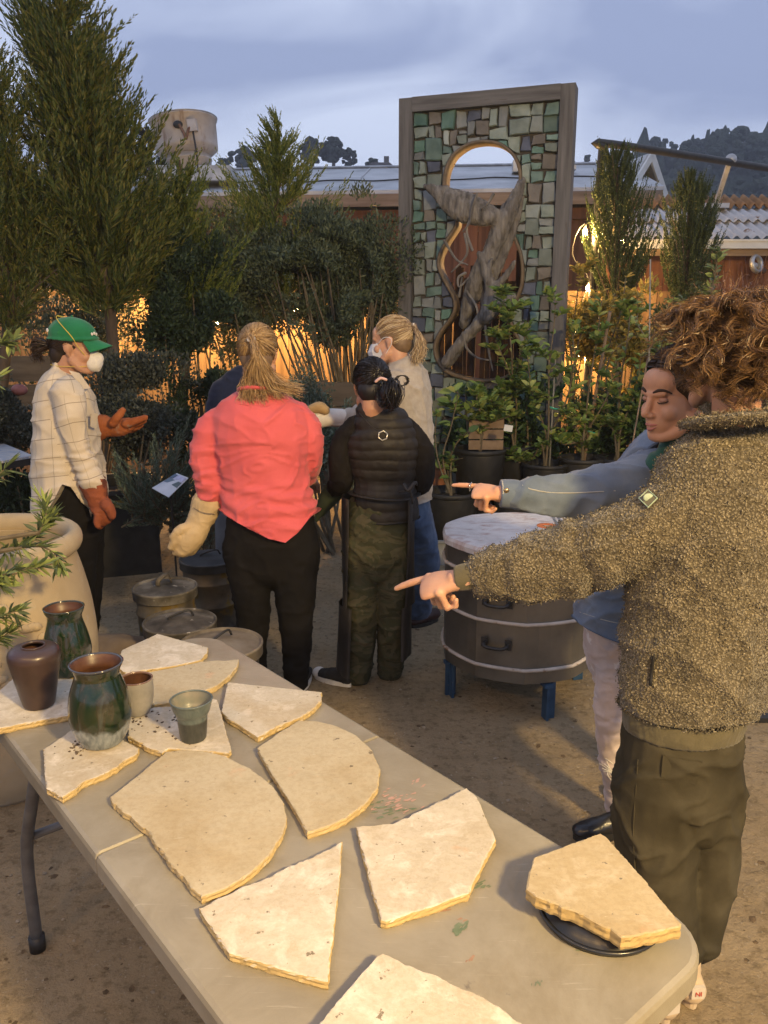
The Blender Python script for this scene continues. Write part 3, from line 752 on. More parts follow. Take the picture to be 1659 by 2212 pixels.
# old paint marks on the top
g = np.random.default_rng(12)
def smear(name, c, n, spread, size, mt, ang=0, z=.0006):
    V_, F_ = [], []
    for k in range(n):
        a = g.normal(0, 1, 2) * spread; s = size * g.uniform(.3, 1); m = 9
        p = P(c[0], c[1], TZ + z)
        ring = []
        for i in range(m):
            t = i * 2 * math.pi / m; rr = s * g.uniform(.5, 1.2)
            q = np.array([math.cos(t) * rr * 1.9, math.sin(t) * rr * .6]); q = np.array([q[0] * math.cos(ang) - q[1] * math.sin(ang), q[0] * math.sin(ang) + q[1] * math.cos(ang)])
            ring.append((p.x + a[0] + q[0], p.y + a[1] * .8 + q[1], TZ + z + k * .00002))
        F_.append(tuple(range(len(V_), len(V_) + m))); V_ += ring
    o = ob(name, (V_, F_), mt, tbl); return o
m_pp, m_gp, m_rp = (mat(n_, c, 60, rough=.6) for n_, c in (('pink_paint', [(.42, .26, .22), (.36, .24, .2)]), ('green_paint', [(.10, .14, .085), (.16, .19, .13)]), ('red_paint', [(.25, .15, .1), (.3, .2, .14)])))
smear('paint_mark', (855, 1730), 34, .026, .006, m_pp, .6); smear('paint_mark', (845, 1748), 26, .022, .006, m_gp, .4); smear('paint_mark', (905, 1688), 6, .012, .006, m_pp, 1)
smear('paint_mark', (990, 2003), 16, .009, .006, m_gp, .8); smear('paint_mark', (1160, 2126), 6, .004, .003, m_gp, 1.3); smear('paint_mark', (1012, 2072), 2, .003, .006, m_rp, 1); smear('paint_mark', (1040, 1910), 14, .011, .005, m_gp, .6)
smear('paint_mark', (1245, 2050), 2, .004, .005, m_gp); smear('paint_mark', (960, 1988), 5, .02, .006, m_rp, .4)

# ------------------------------------------------------------------ broken kiln-shelf slabs
def slabmat(name, cols, edge, wash):
    m, nt, b = nodes(name); v = mapv(nt)
    c = ramp(nt, cols, .3, .72); nt.links.new(noise(nt, v, 6, 8, .6), c.inputs['Fac'])
    s = ramp(nt, [(0, 0, 0), (1, 1, 1)], .5, .62); nt.links.new(noise(nt, v, 13, 8, .68, .6), s.inputs['Fac'])
    cc = mixc(nt, s.outputs['Color'], c.outputs['Color'], wash)
    s2 = ramp(nt, [(0, 0, 0), (1, 1, 1)], .66, .70); nt.links.new(noise(nt, v, 48, 4, .6), s2.inputs['Fac'])
    cc = mixc(nt, s2.outputs['Color'], cc, (.2, .17, .125))
    s3 = ramp(nt, [(0, 0, 0), (.6, .6, .6)], .68, .74); nt.links.new(noise(nt, v, 11, 3, .5), s3.inputs['Fac'])
    cc = mixc(nt, s3.outputs['Color'], cc, (.52, .36, .24))
    s4 = ramp(nt, [(.88, .86, .82), (1, 1, 1)], .40, .56); nt.links.new(noise(nt, v, 95, 5, .7), s4.inputs['Fac']); cc = mixc(nt, .8, cc, s4.outputs['Color'], 'MULTIPLY')
    s5 = ramp(nt, [(.87, .81, .71), (1, 1, 1)], .36, .52); nt.links.new(noise(nt, v, 3.5, 7, .6, .5), s5.inputs['Fac']); cc = mixc(nt, .8, cc, s5.outputs['Color'], 'MULTIPLY')
    vs_ = mapv(nt, (3, 26, 1)); s6 = ramp(nt, [(0, 0, 0), (.55, .55, .55)], .66, .72); nt.links.new(noise(nt, vs_, 7, 6, .65, 1.5), s6.inputs['Fac']); cc = mixc(nt, s6.outputs['Color'], cc, (.72, .68, .6))
    ge = nt.nodes.new('ShaderNodeNewGeometry'); sx = nt.nodes.new('ShaderNodeSeparateXYZ'); nt.links.new(ge.outputs['True Normal'], sx.inputs[0])
    up = ramp(nt, [(0, 0, 0), (1, 1, 1)], .45, .6); nt.links.new(sx.outputs['Z'], up.inputs['Fac'])
    cc = mixc(nt, up.outputs['Color'], edge, cc)
    nt.links.new(cc, b.inputs['Base Color']); b.inputs['Roughness'].default_value = .85; b.inputs['Specular IOR Level'].default_value = .2
    addbump(nt, b, noise(nt, v, 30, 7, .7), .5, .004); addbump(nt, b, noise(nt, v, 200, 4, .6), .3, .001)
    return m
m_sw = slabmat('slab_white_wash', [(.44, .395, .31), (.53, .485, .40)], (.44, .33, .155), (.60, .56, .485))
m_st = slabmat('slab_tan', [(.40, .345, .24), (.465, .41, .295)], (.44, .335, .17), (.435, .38, .27))
def c6(L): return [(.52 * x, 1260.8 + .52 * y) for x, y in L]
def c7(L): return [(730 + .56 * x, 1526 + .56 * y) for x, y in L]
TH = .017
def chip(poly, seed, rough=()):
    """densify a traced outline; the listed edges are broken and uneven"""
    g = np.random.default_rng(seed); out = []; n = len(poly)
    for i in range(n):
        a, b = np.array(poly[i]), np.array(poly[(i + 1) % n]); L = np.linalg.norm(b - a); m = max(1, int(L / .006))
        nv = np.array([b[1] - a[1], a[0] - b[0]]) / (L + 1e-9)
        amp = .0013 if i in rough else .0004; ph = g.uniform(0, 99)
        for k in range(m):
            t = k / m; w = math.sin(math.pi * min(1, t * 4, (1 - t) * 4) * .5)
            out.append(a + (b - a) * t + nv * amp * float(2.6 * vnoise([[L * t * 22 + ph, i, 0]])[0] + 1.5 * vnoise([[L * t * 70 + ph, i, 3]])[0] + .35 * g.normal()) * (w if k else .3))
    return out
def slab(px, mt, lab, seed, rough=(), th=TH, z0=TZ, tiltM=None):
    poly = [tuple(P(x, y, z0 + th))[:2] for x, y in px]
    ar = sum(poly[i][0] * poly[(i + 1) % len(poly)][1] - poly[(i + 1) % len(poly)][0] * poly[i][1] for i in range(len(poly)))
    if ar < 0:
        poly = poly[::-1]; n0 = len(poly); rough = tuple((n0 - 2 - r_) % n0 for r_ in rough)
    ring = np.array(chip(poly, seed, rough)); n = len(ring); c = ring.mean(0); g = np.random.default_rng(seed + 50)
    nr = np.roll(ring, -1, 0) - np.roll(ring, 1, 0); nr = np.stack([nr[:, 1], -nr[:, 0]], 1); nr /= np.linalg.norm(nr, axis=1)[:, None] + 1e-9
    lay = [(0.0005, .002), (.25, 0), (.5, .001), (.75, 0), (.93, .0006), (1, .0028)]; v = []
    for t, ins in lay:
        q = ring - nr * (ins + np.abs(g.normal(0, .0011, n)))[:, None]
        v += [(a, b, z0 + .0004 + th * t) for a, b in q]
    f = [(k * n + i, k * n + (i + 1) % n, (k + 1) * n + (i + 1) % n, (k + 1) * n + i) for k in range(len(lay) - 1) for i in range(n)]
    f += [tuple(range((len(lay) - 1) * n, len(lay) * n)), tuple(range(n))[::-1]]
    v = np.array(v)
    if tiltM is not None: v, _ = xf((v, f), tiltM)
    o = ob('shelf_fragment', (v, f), mt); tag(o, lab, 'shelf fragment', 'broken kiln-shelf slabs on the table'); return o
slab(c6([(655, 207), (790, 244), (815, 250), (866, 264), (860, 290), (838, 316), (700, 345), (520, 372), (478, 338), (505, 275)]), m_sw, 'white five-sided slab on the table end by the metal cans', 1, (4, 5))
slab(c6([(560, 425), (580, 374), (700, 352), (840, 322), (900, 318), (993, 315), (985, 345), (960, 378), (900, 425), (800, 468), (700, 495), (640, 503), (590, 470)]), m_st, 'narrow tan round-edged slab touching the grey bowl', 2, (3, 4))
slab(c6([(945, 408), (1340, 450), (1335, 480), (1290, 530), (1230, 562), (1150, 595), (1070, 638), (1000, 592), (945, 560), (918, 528)]), m_sw, 'white triangular slab pointing at the half-round tan slab', 3, (1, 2, 3, 4, 5))
slab(c6([(1068, 682), (1150, 622), (1240, 566), (1320, 570), (1400, 590), (1480, 628), (1545, 685), (1582, 770), (1570, 850), (1520, 915), (1440, 975), (1350, 1015), (1275, 1036), (1235, 960), (1190, 885), (1130, 795)]), m_st, 'tan half-round slab beside the table seam and paint marks', 4)
slab(c6([(455, 885), (560, 805), (690, 697), (760, 688), (840, 692), (930, 712), (1040, 765), (1130, 835), (1180, 910), (1194, 970), (1175, 1045), (1120, 1130), (1040, 1205), (940, 1265), (835, 1302), (785, 1243), (710, 1175), (665, 1110), (625, 1042), (560, 985), (500, 935), (468, 915)]), m_st, 'largest tan half-round slab with a long jagged broken edge', 5, (14, 15, 16, 17, 18, 19, 20))
slab(c6([(880, 476), (905, 482), (935, 590), (962, 690), (955, 705), (700, 686), (672, 705), (530, 634), (528, 560), (640, 512), (720, 508)]), m_sw, 'white slab under the small teal cup', 6, (3, 6))
slab(c6([(178, 688), (310, 597), (470, 625), (580, 685), (572, 702), (500, 750), (430, 792), (350, 822), (320, 850), (258, 888), (190, 852), (183, 780)]), m_sw, 'white slab under the big green vase', 7, (3, 4, 5, 6, 7))
slab(c6([(-110, 500), (0, 440), (55, 392), (200, 392), (343, 396), (330, 470), (312, 545), (200, 562), (100, 580), (-20, 606), (-120, 600)]), m_sw, 'white slab under the purple-brown tapered vase', 8, (7, 8))
slab(c6([(225, 330), (330, 312), (404, 299), (418, 330), (412, 348), (350, 384), (225, 384)]), m_sw, 'small white slab under the tall dark green vase', 9)
slab(c6([(825, 1346), (950, 1287), (1050, 1240), (1150, 1196), (1230, 1162), (1330, 1115), (1424, 1068), (1412, 1230), (1390, 1440), (1366, 1655), (1330, 1650), (1150, 1598), (950, 1538), (890, 1450)]), m_sw, 'white triangular slab beside the largest jagged slab', 10, (0, 1, 2, 3, 4, 5))
slab(c7([(70, 462), (140, 458), (210, 452), (255, 430), (300, 408), (400, 360), (497, 313), (535, 345), (560, 400), (612, 512), (560, 610), (506, 722), (340, 782), (185, 832), (163, 826), (112, 640)]), m_sw, 'white slab beside the pink and green paint marks', 11, (0, 1, 2, 3, 4, 5))
slab(c7([(-90, 1240), (0, 1130), (150, 958), (172, 949), (330, 1020), (450, 1072), (590, 1140), (720, 1226), (690, 1330), (300, 1420), (0, 1380)]), m_sw, 'cream slab at the near table edge below the other slabs', 12, (3, 4, 5, 6), th=.022)
# slab propped on a black lid
lc = P(730 + .56 * 1010, 1526 + .56 * 795, TZ)
lid = thing('black_lid', 'round black lid lying under the propped yellow slab', 'lid', lc)
m_enam = mat('black_enamel', [(.008, .009, .012), (.02, .021, .026)], 30, rough=.28, spec=.5)
ob('disc', lathe([(.002, TZ + .0305), (.066, TZ + .031), (.082, TZ + .027), (.090, TZ + .014), (.097, TZ + .010), (.101, TZ + .006), (.101, TZ + .001), (.09, TZ + .0006)], 48, (lc.x, lc.y, 0)), m_enam, lid, True)
ob('rim', lathe([(.098, TZ + .0105), (.102, TZ + .0125), (.106, TZ + .0095), (.103, TZ + .004), (.099, TZ + .006)], 48, (lc.x, lc.y, 0), closed=True), m_enam, lid, True)
pv = P(730 + .56 * 1000, 1526 + .56 * 700, TZ + .05)
slab(c7([(752, 582), (880, 532), (1012, 487), (1035, 500), (1180, 660), (1326, 838), (1326, 852), (1230, 872), (1130, 890), (1092, 893), (1050, 860), (930, 800), (850, 765), (760, 735), (722, 703), (736, 630)]), slabmat('slab_yellow', [(.36, .29, .175), (.43, .355, .225)], (.40, .29, .13), (.46, .39, .27)), 'yellow slab propped on the black lid at the table corner', 13, (6, 7, 8, 9, 10, 11, 12, 13), th=.024, z0=TZ + .0325)

# crumbs
def crumbs(c, n, sp, mt, seed):
    g = np.random.default_rng(seed); vs = []
    for k in range(n):
        p = P(c[0] + g.normal(0, sp), c[1] + g.normal(0, sp * .5), TZ + TH + .001); s = g.uniform(.0012, .004)
        vs.append(ell(p + V(0, 0, s * .2), (s * g.uniform(.6, 1.8), s, s * .5), Matrix.Rotation(g.uniform(0, 3), 3, 'Z'), 5, 3))
    return join(*vs)
o = ob('clay_crumbs', join(crumbs((160, 1615), 26, 22, None, 1), crumbs((370, 1560), 40, 40, None, 2), crumbs((300, 1555), 14, 14, None, 3)), mat('crumb', [(.05, .035, .025), (.13, .1, .07)], 30)); tag(o, 'dark crumbs of burnt clay on the white slabs', 'crumbs', kind='stuff')

# ------------------------------------------------------------------ pots on the table
def glaze(name, stops, rough=.16, coat=.6, vert=3.0, ns=9, low=None):
    m, nt, b = nodes(name); v = mapv(nt, (1, 1, .45), 'Generated')
    r = ramp(nt, stops, .28, .72); nt.links.new(noise(nt, v, ns, 7, .6, .8), r.inputs['Fac']); col = r.outputs['Color']
    if low:                                     # second glaze dipped from the foot: (colours, height, softness)
        g_ = mapv(nt, (1, 1, 1), 'Generated'); sz = nt.nodes.new('ShaderNodeSeparateXYZ'); nt.links.new(g_, sz.inputs[0]); ad = nt.nodes.new('ShaderNodeMath'); ad.operation = 'MULTIPLY_ADD'; ad.inputs[1].default_value = low[2]; nt.links.new(noise(nt, g_, 4, 4), ad.inputs[0]); nt.links.new(sz.outputs['Z'], ad.inputs[2])
        rl = ramp(nt, [(1, 1, 1), (0, 0, 0)], low[1] + low[2] * .5, low[1] + low[2] * .5 + .05); nt.links.new(ad.outputs[0], rl.inputs['Fac']); r2 = ramp(nt, low[0], .3, .7); nt.links.new(noise(nt, v, 12, 5), r2.inputs['Fac']); col = mixc(nt, rl.outputs['Color'], col, r2.outputs['Color'])
    nt.links.new(col, b.inputs['Base Color']); b.inputs['Roughness'].default_value = rough; b.inputs['Coat Weight'].default_value = coat; b.inputs['Coat Roughness'].default_value = .08
    b.inputs['Specular IOR Level'].default_value = .5; addbump(nt, b, noise(nt, v, 22, 5), .12, .004); return m
m_in = mat('rust_interior', [(.05, .021, .012), (.095, .042, .022)], 30, rough=.4, spec=.4)
def vessel(name, px_, base, prof, wall, gm, lab, cat, rim_m=None, inner=None, z0=TZ + TH + .001):
    c = P(base[0], base[1], z0); t = thing(name, lab, cat, c)
    s = (Vector((c.x, c.y, c.z - CAM_H)).length) / FOC               # metres per picture pixel at that distance
    pr = catmull(np.array([(r_ * s, h * s) for r_, h in prof]), 5)
    out = [(a, z0 + b) for a, b in pr]; rt, zt = out[-1]
    ob('body', lathe([(.001, z0)] + out, 48, (c.x, c.y, 0), .008, 3, caps=False), gm, t, True)
    inn = [(max(.003, a - wall), max(b, z0 + wall)) for a, b in out][::-1]
    lip = [(rt, zt), (rt + .0012, zt + .002), (rt - wall * .5, zt + .0035), (rt - wall, zt + .0015)]
    ob('rim', lathe([(rt - .0005, zt - .003)] + lip + [(rt - wall - .0002, zt - .004)], 48, (c.x, c.y, 0)) if False else lathe(lip + [(rt - wall - .0005, zt - .004), (rt - .001, zt - .004)], 48, (c.x, c.y, 0), closed=True), rim_m or gm, t, True)
    ob('interior', lathe(inn + [(.001, z0 + wall)], 48, (c.x, c.y, 0), caps=False), inner or m_in, t, True)
    return t
g1 = glaze('glaze_dark_green', [(.004, .010, .004), (.008, .022, .007), (.035, .032, .027), (.006, .016, .006)], .1, .5)
g3 = glaze('glaze_green_silver', [(.005, .009, .006), (.008, .02, .007), (.03, .027, .015), (.05, .06, .05)], .14, .5, ns=5, low=([(.09, .11, .12), (.25, .28, .29)], .24, .22))
g2 = mat('smoked_clay', [(.022, .014, .014), (.05, .031, .026), (.038, .02, .023)], 10, rough=.33, spec=.5, coord='Object')
g4 = mat('grey_stoneware', [(.19, .18, .16), (.28, .265, .24)], 25, rough=.45, bump=.2)
g5 = glaze('teal_glaze_cup', [(.06, .08, .078), (.11, .135, .128)], .35, .1, low=([(.025, .028, .026), (.05, .053, .048)], .5, .03))
vessel('green_vase', None, (151, 1452), [(27, 0), (33, 4), (42, 30), (45, 52), (40, 82), (33, 108), (32, 118), (36, 128), (38, 135)], .004, g1, 'tall dark green glazed vase with silvery streaks beside the clay jar', 'vase', z0=TZ + TH + .001)
vessel('tapered_vase', None, (85, 1522), [(26, 0), (30, 6), (38, 45), (47, 92), (48, 104), (45, 114), (36, 120), (22, 122)], .004, g2, 'purple-brown tapered vase with closed shoulders on a white slab', 'vase')
vessel('round_vase', None, (222, 1600), [(35, 0), (43, 5), (56, 40), (59, 70), (54, 105), (45, 132), (42, 143), (46, 156), (50, 164)], .005, g3, 'big green and silver glazed vase with flared rim', 'vase', rim_m=glaze('rim_dark', [(.02, .02, .025), (.06, .06, .075)], .15))
vessel('small_bowl', None, (299, 1540), [(16, 0), (22, 3), (30, 25), (33, 50), (32, 74)], .0035, g4, 'small grey stoneware bowl with rust interior behind the big vase', 'bowl', rim_m=glaze('rim_brown', [(.10, .05, .03), (.2, .12, .08)], .2))
vessel('teal_cup', None, (418, 1594), [(23, 0), (26, 3), (29, 30), (31, 52), (36, 62), (42, 84)], .003, g5, 'small flared teal cup with dark lower half', 'cup', inner=mat('cup_in', [(.13, .15, .135), (.22, .2, .16)], 30, rough=.35))

# ------------------------------------------------------------------ metal cans with lids
m_can = mat('scorched_can', [(.045, .04, .033), (.13, .11, .08), (.2, .165, .11)], 6, 8, rough=.6, metal=.45, spots=((.17, .115, .03), 9, .6), bump=.3, bscale=14)
m_lidg = mat('ashy_lid', [(.035, .031, .026), (.10, .09, .076), (.21, .195, .17)], 9, 9, rough=.75, metal=.2, bump=.35, bscale=25, spots=((.34, .32, .29), 30, .66))
m_liddk = mat('dark_lid', [(.04, .042, .045), (.085, .088, .092)], 9, 7, rough=.6, metal=.3, bump=.3, bscale=18)
def can(c, r, h, lab, lm, hang, bail='strap', seed=0):
    t = thing('metal_can', lab, 'metal can', (c[0], c[1], 0), group='lidded metal cans on the ground')
    pr = [(r * .86, 0)]
    for k in range(1, 7):
        z = h * .95 * k / 6.5; rr = r * (.86 + .1 * k / 6.5)
        pr += [(rr, z - .01), (rr + .006, z - .004), (rr + .006, z + .004), (rr, z + .01)] if k in (1, 3, 5) else [(rr, z)]
    ob('body', lathe(pr + [(r * .965, h - .03)], 40, (c[0], c[1], 0), .012, seed), m_can, t, True)
    ld = ob('lid', lathe([(r * 1.0, h - .05), (r * 1.04, h - .05), (r * 1.045, h - .048), (r * 1.045, h - .012), (r * 1.06, h - .010), (r * 1.06, h - .002), (r * 1.03, h + .001), (r * 1.0, h - .001), (r * .99, h - .009), (r * .96, h - .010), (r * .6, h + .002), (r * .58, h + .001), (r * .3, h + .008), (.002, h + .010)], 44, (c[0], c[1], 0), .006, seed + 3), lm, t, True)
    a = Vector((math.cos(hang), math.sin(hang), 0)); cc = V(c[0], c[1], h + .012)
    if bail == 'strap':
        ob('handle', tube([cc - a * .045, cc - a * .035 + V(0, 0, .03), cc + a * .02 + V(0, 0, .042), cc + a * .045 + V(0, 0, .0)], [(.012, .003)], n=8, sub=4), m_can, ld, True)
    else:
        ob('handle', tube([cc - a * .05, cc - a * .03 + V(0, 0, .012), cc + a * .04 + V(0, 0, .03), cc + a * .06 + V(0, 0, .004)], [.005], n=8, sub=4), m_black, ld, True)
def canat(x, y, h): p = P(x, y, h); return (p.x, p.y)
CANA = canat(356, 1266, .45); CANB = canat(388, 1340, .45); CANC = canat(476, 1388, .45); CAND = canat(452, 1204, .45)
can(CANA, .148, .45, 'scorched metal can with ashy lid and upright strap handle beside the clay jar', m_lidg, 1.0, seed=1)
can(CANB, .150, .45, 'metal can with mottled lid and bent wire handle in front of the strap-handled can', m_lidg, .3, 'wire', 5)
can(CANC, .162, .45, 'metal can with smeared brown lid half hidden by the table end', mat('brown_lid', [(.09, .075, .055), (.17, .145, .11), (.22, .2, .165)], 8, 8, rough=.75, bump=.3, bscale=22), .9, 'wire', 9)
can(CAND, .155, .45, 'dark grey lidded can behind the one in the pink top', m_liddk, .2, 'wire', 12)

# rock by the jar
rk = ell((0, 0, 0), 1, n=22, m=14); rv = rk[0] * (1 + .16 * fbm(rk[0] * 1.6, 3, 3)[:, None]) * np.array([.23, .2, .2])
o = ob('boulder', (rv + np.array([-1.21, 3.36, .16]), rk[1]), mat('brown_rock', [(.09, .065, .045), (.17, .13, .09)], 9, 8, rough=.9, bump=.7, bscale=18), smooth=True); tag(o, 'brown rounded boulder on the ground between clay jar and cans', 'boulder')

# ------------------------------------------------------------------ big clay jar
JC = V(-1.47, 2.83, 0)
def claym():
    m, nt, b = nodes('jar_clay'); v = mapv(nt)
    c = ramp(nt, [(.32, .25, .15), (.39, .31, .195), (.45, .37, .245)], .3, .7); nt.links.new(noise(nt, v, 4, 7), c.inputs['Fac'])
    s = ramp(nt, [(0, 0, 0), (1, 1, 1)], .60, .72); nt.links.new(noise(nt, v, 9, 6, .65), s.inputs['Fac'])
    nt.links.new(mixc(nt, s.outputs['Color'], c.outputs['Color'], (.40, .36, .29)), b.inputs['Base Color']); b.inputs['Roughness'].default_value = .85
    addbump(nt, b, noise(nt, v, 16, 6), .3, .008); addbump(nt, b, noise(nt, v, 120, 4), .25, .002); return m
m_jar = claym()
jar = thing('clay_jar', 'huge yellow-buff clay jar with rolled rim and relief ornament', 'jar', JC)
jp = catmull(np.array([(.25, 0), (.30, .1), (.355, .3), (.372, .5), (.365, .66), (.345, .78), (.325, .86), (.32, .885)]), 6)
jin = [(max(.05, a - .035), b + .02) for a, b in jp][::-1]
ob('body', lathe([(a, b) for a, b in jp] + [(a, b) for a, b in jin], 64, JC, .006, 2), m_jar, jar, True)
ob('rim', lathe([(.322 + .028 * math.cos(t), .925 + .04 * math.sin(t)) for t in np.linspace(0, 2 * math.pi, 17)[:-1]], 64, JC, .006, 2, closed=True), m_jar, jar, True)
def jr(z): return float(np.interp(z, jp[:, 1], jp[:, 0]))
def jpt(a, z, o=.0): r_ = jr(z) + o; return JC + V(r_ * math.cos(a), r_ * math.sin(a), z)
for (a0, z0, a1, z1, n_) in ((-1.25, .72, -1.02, .52, 7), (-.9, .74, -.55, .64, 8), (-1.75, .70, -1.45, .60, 8), (-1.6, .52, -1.9, .46, 7)):
    for k in range(n_):
        t = k / (n_ - 1); a = a0 + (a1 - a0) * t; z = z0 + (z1 - z0) * t + .015 * math.sin(k * 2.1)
        p = jpt(a, z, .0); q = Matrix.Rotation(a, 3, 'Z')
        ob('relief', ell(p, (.013, .024, .016), q @ Matrix.Rotation(.6 * math.sin(k * 3), 3, 'X'), 8, 6), m_jar, jar, True)
for a0, z0 in ((-1.35, .76), (-.98, .765)):
    pts = [jpt(a0 + .05 * math.cos(t) * (1 - t / 9), z0 + .03 * math.sin(t) * (1 - t / 9), .002) for t in np.linspace(0, 6, 10)]
    ob('relief', tube(pts, [.010], n=6, sub=2, round_ends=True), m_jar, jar, True)

# ------------------------------------------------------------------ raku kiln
KC = V(.632, 3.585, 0); KR = .356
m_drum = mat('brushed_drum', [(.13, .122, .108), (.2, .188, .165), (.25, .235, .205)], 4, 8, rough=.42, metal=.8, spots=((.28, .26, .23), 26, .70), bump=.12, bscale=9, bdist=.01)
m_band = mat('pale_band', [(.34, .30, .26), (.5, .45, .4)], 12, rough=.6, spots=((.2, .12, .07), 16, .62))
m_blue = mat('blue_painted_leg', [(.018, .045, .085), (.03, .07, .13)], 15, rough=.5, spots=((.12, .11, .1), 30, .66))
kil = thing('kiln', 'round faceted steel kiln with pale bands and blue legs', 'kiln', KC)
def octa(r, n=10, ph=.25, rd=.5):
    """rounded polygon"""
    out = []
    for i in range(n * 4):
        a = ph + 2 * math.pi * i / (n * 4); k = (i % 4) / 4; seg = math.pi / n; loc = (a - ph) % (2 * seg) - seg
        rr = r * (rd + (1 - rd) * math.cos(seg) / math.cos(loc)); out.append((KC.x + rr * math.cos(a), KC.y + rr * math.sin(a)))
    return out
def ringloft(levels):
    v, f = [], []; n = len(levels[0][0])
    for pl, z in levels: v += [(a, b, z) for a, b in pl]
    m = len(levels)
    f = [(k * n + i, k * n + (i + 1) % n, (k + 1) * n + (i + 1) % n, (k + 1) * n + i) for k in range(m - 1) for i in range(n)] + [tuple(range(n))[::-1], tuple(range((m - 1) * n, m * n))]
    return v, f
ob('drum', ringloft([(octa(KR * .97), .175), (octa(KR), .18), (octa(KR), .74)]), m_drum, kil)
for z, nm in ((.245, 0), (.455, 0), (.655, 0)):
    pl = octa(KR + .006); pts = [(a, b, z) for a, b in pl] + [(pl[0][0], pl[0][1], z)]
    ob('band', tube(pts, [.0085], n=8, up=(0, 0, 1)), m_band, kil, True)
def lidm():
    m, nt, b = nodes('ceramic_lid'); v = mapv(nt)
    c = ramp(nt, [(.42, .40, .39), (.56, .54, .53), (.62, .60, .59)], .3, .7); nt.links.new(noise(nt, v, 7, 8, .65), c.inputs['Fac'])
    v2 = mapv(nt, (1.6, 3.4, 1)); s = ramp(nt, [(0, 0, 0), (.7, .7, .7)], .52, .66); nt.links.new(noise(nt, v2, 3.6, 8, .65, 1.2), s.inputs['Fac'])
    nt.links.new(mixc(nt, s.outputs['Color'], c.outputs['Color'], (.30, .16, .12)), b.inputs['Base Color']); b.inputs['Roughness'].default_value = .9; addbump(nt, b, noise(nt, v, 30, 6), .5, .006); return m
ob('lid', ringloft([(octa(KR + .012), .742), (octa(KR + .014), .765), (octa(KR + .006), .779), (octa(KR - .02), .782)]), lidm(), kil)
for dx in (-.012, .012): ob('lid_strap', bar(KC + V(.17 + dx, -.33, .786), KC + V(.21 + dx, .3, .786), .008, .004), m_galv, kil)
for i, a in enumerate((R(194.3), R(284.3), R(14.3), R(104.3))):
    d = V(math.cos(a), math.sin(a), 0); b0 = KC + d * .330; tn = V(-d.y, d.x, 0)
    ob('leg', join(bar((b0.x, b0.y, 0), (b0.x, b0.y, .172), .05, .012, tn), bar((b0.x + d.x * .001 + tn.x * .02, b0.y + tn.y * .02, 0), (b0.x + tn.x * .02, b0.y + tn.y * .02, .172), .012, .045, tn)), m_blue, kil)
    ob('foot_plate', bar(KC + d * .22 + V(0, 0, .165), KC + d * .36 + V(0, 0, .165), .04, .015), m_blue, kil)
ha = math.atan2(A(1072, 1361, 3.25).y - KC.y, A(1072, 1361, 3.25).x - KC.x)
for z, sc in ((.36, 1), (.55, 1)):
    d = V(math.cos(ha), math.sin(ha), 0); tn = V(-d.y, d.x, 0); c0 = KC + d * (KR + .004) + V(0, 0, z)
    h = ob('handle', tube([c0 - tn * .05, c0 - tn * .05 + d * .03, c0 - tn * .03 + d * .04 + V(0, 0, -.008), c0 + tn * .03 + d * .04 + V(0, 0, -.008), c0 + tn * .05 + d * .03, c0 + tn * .05], [.008], n=10, sub=4), m_black, kil, True)
    for s in (-1, 1): ob('handle_plate', bar(c0 + tn * s * .053 - V(0, 0, .022) + d * .003, c0 + tn * s * .053 + V(0, 0, .022) + d * .003, .028, .006, d), m_black, h)
# tape roll, card and dish on the lid
tc_ = A(1168, 1142, 3.56); tc_.z = .783
t = thing('tape_roll', 'orange and white tape roll lying on the kiln lid', 'tape', tc_)
ob('roll', lathe([(.022, .784), (.052, .784), (.052, .806), (.022, .806)], 32, (tc_.x + .03, tc_.y, 0), closed=True), mat('white_core', [(.6, .58, .55), (.7, .68, .65)], 10, rough=.6), t, True)
ob('label_disc', lathe([(.018, .8065), (.048, .8065), (.048, .809), (.018, .809)], 32, (tc_.x + .03, tc_.y, 0), closed=True), mat('orange_print', [(.72, .16, .035), (.8, .22, .06)], 10, rough=.5), t, True)
c0 = A(1150, 1164, 3.42)
o = ob('paper_card', box((c0.x + .02, c0.y, .790), (.17, .07, .012), Matrix.Rotation(R(18), 3, 'Z')), mat('white_card', [(.62, .62, .64), (.7, .7, .72)], 10, rough=.7)); tag(o, 'white box lid beside the tape roll on the kiln', 'box')

# ------------------------------------------------------------------ nursery containers
m_pot = mat('black_nursery_plastic', [(.012, .012, .012), (.028, .027, .025)], 12, rough=.55, spec=.35, bump=.1, bscale=60)
m_soil = mat('potting_soil', [(.03, .022, .016), (.075, .058, .042)], 40, rough=.95, bump=1, bscale=60, bdist=.012)
m_terra = mat('terracotta', [(.26, .10, .045), (.36, .16, .08)], 12, rough=.85, bump=.2)
POT_G = 'black nursery pots beyond the kiln'
def pot(c, r, h, lab, m=None, group=POT_G, soil=True, cat='pot', name='nursery_pot', z0=0.0):
    t = thing(name, lab, cat, (c[0], c[1], z0), group=group); m = m or m_pot; zc = (c[0], c[1], z0)
    ob('wall', lathe([(r * .84, 0), (r * .985, h * .9), (r * .985, h - .001), (r * .93, h - .001), (r * .93, h * .86), (r * .8, .02)], 36, zc, .01), m, t, True)
    ob('rim', lathe([(r * .985, h * .93), (r * 1.04, h * .935), (r * 1.05, h), (r * 1.0, h + .004), (r * .955, h + .003), (r * .95, h * .93)], 36, zc, .01, closed=True), m, t, True)
    if soil: ob('soil', lathe([(r * .925, h * .82), (r * .925, h * .88), (r * .5, h * .9), (.003, h * .905)], 24, zc, .03), m_soil, t, True)
    return t
PT1, PT3, PT8 = (.50, 5.85), (.98, 5.75), (.42, 6.3)
def pty(x, y, Y): p = A(x, y, Y); return (p.x, Y, p.z)
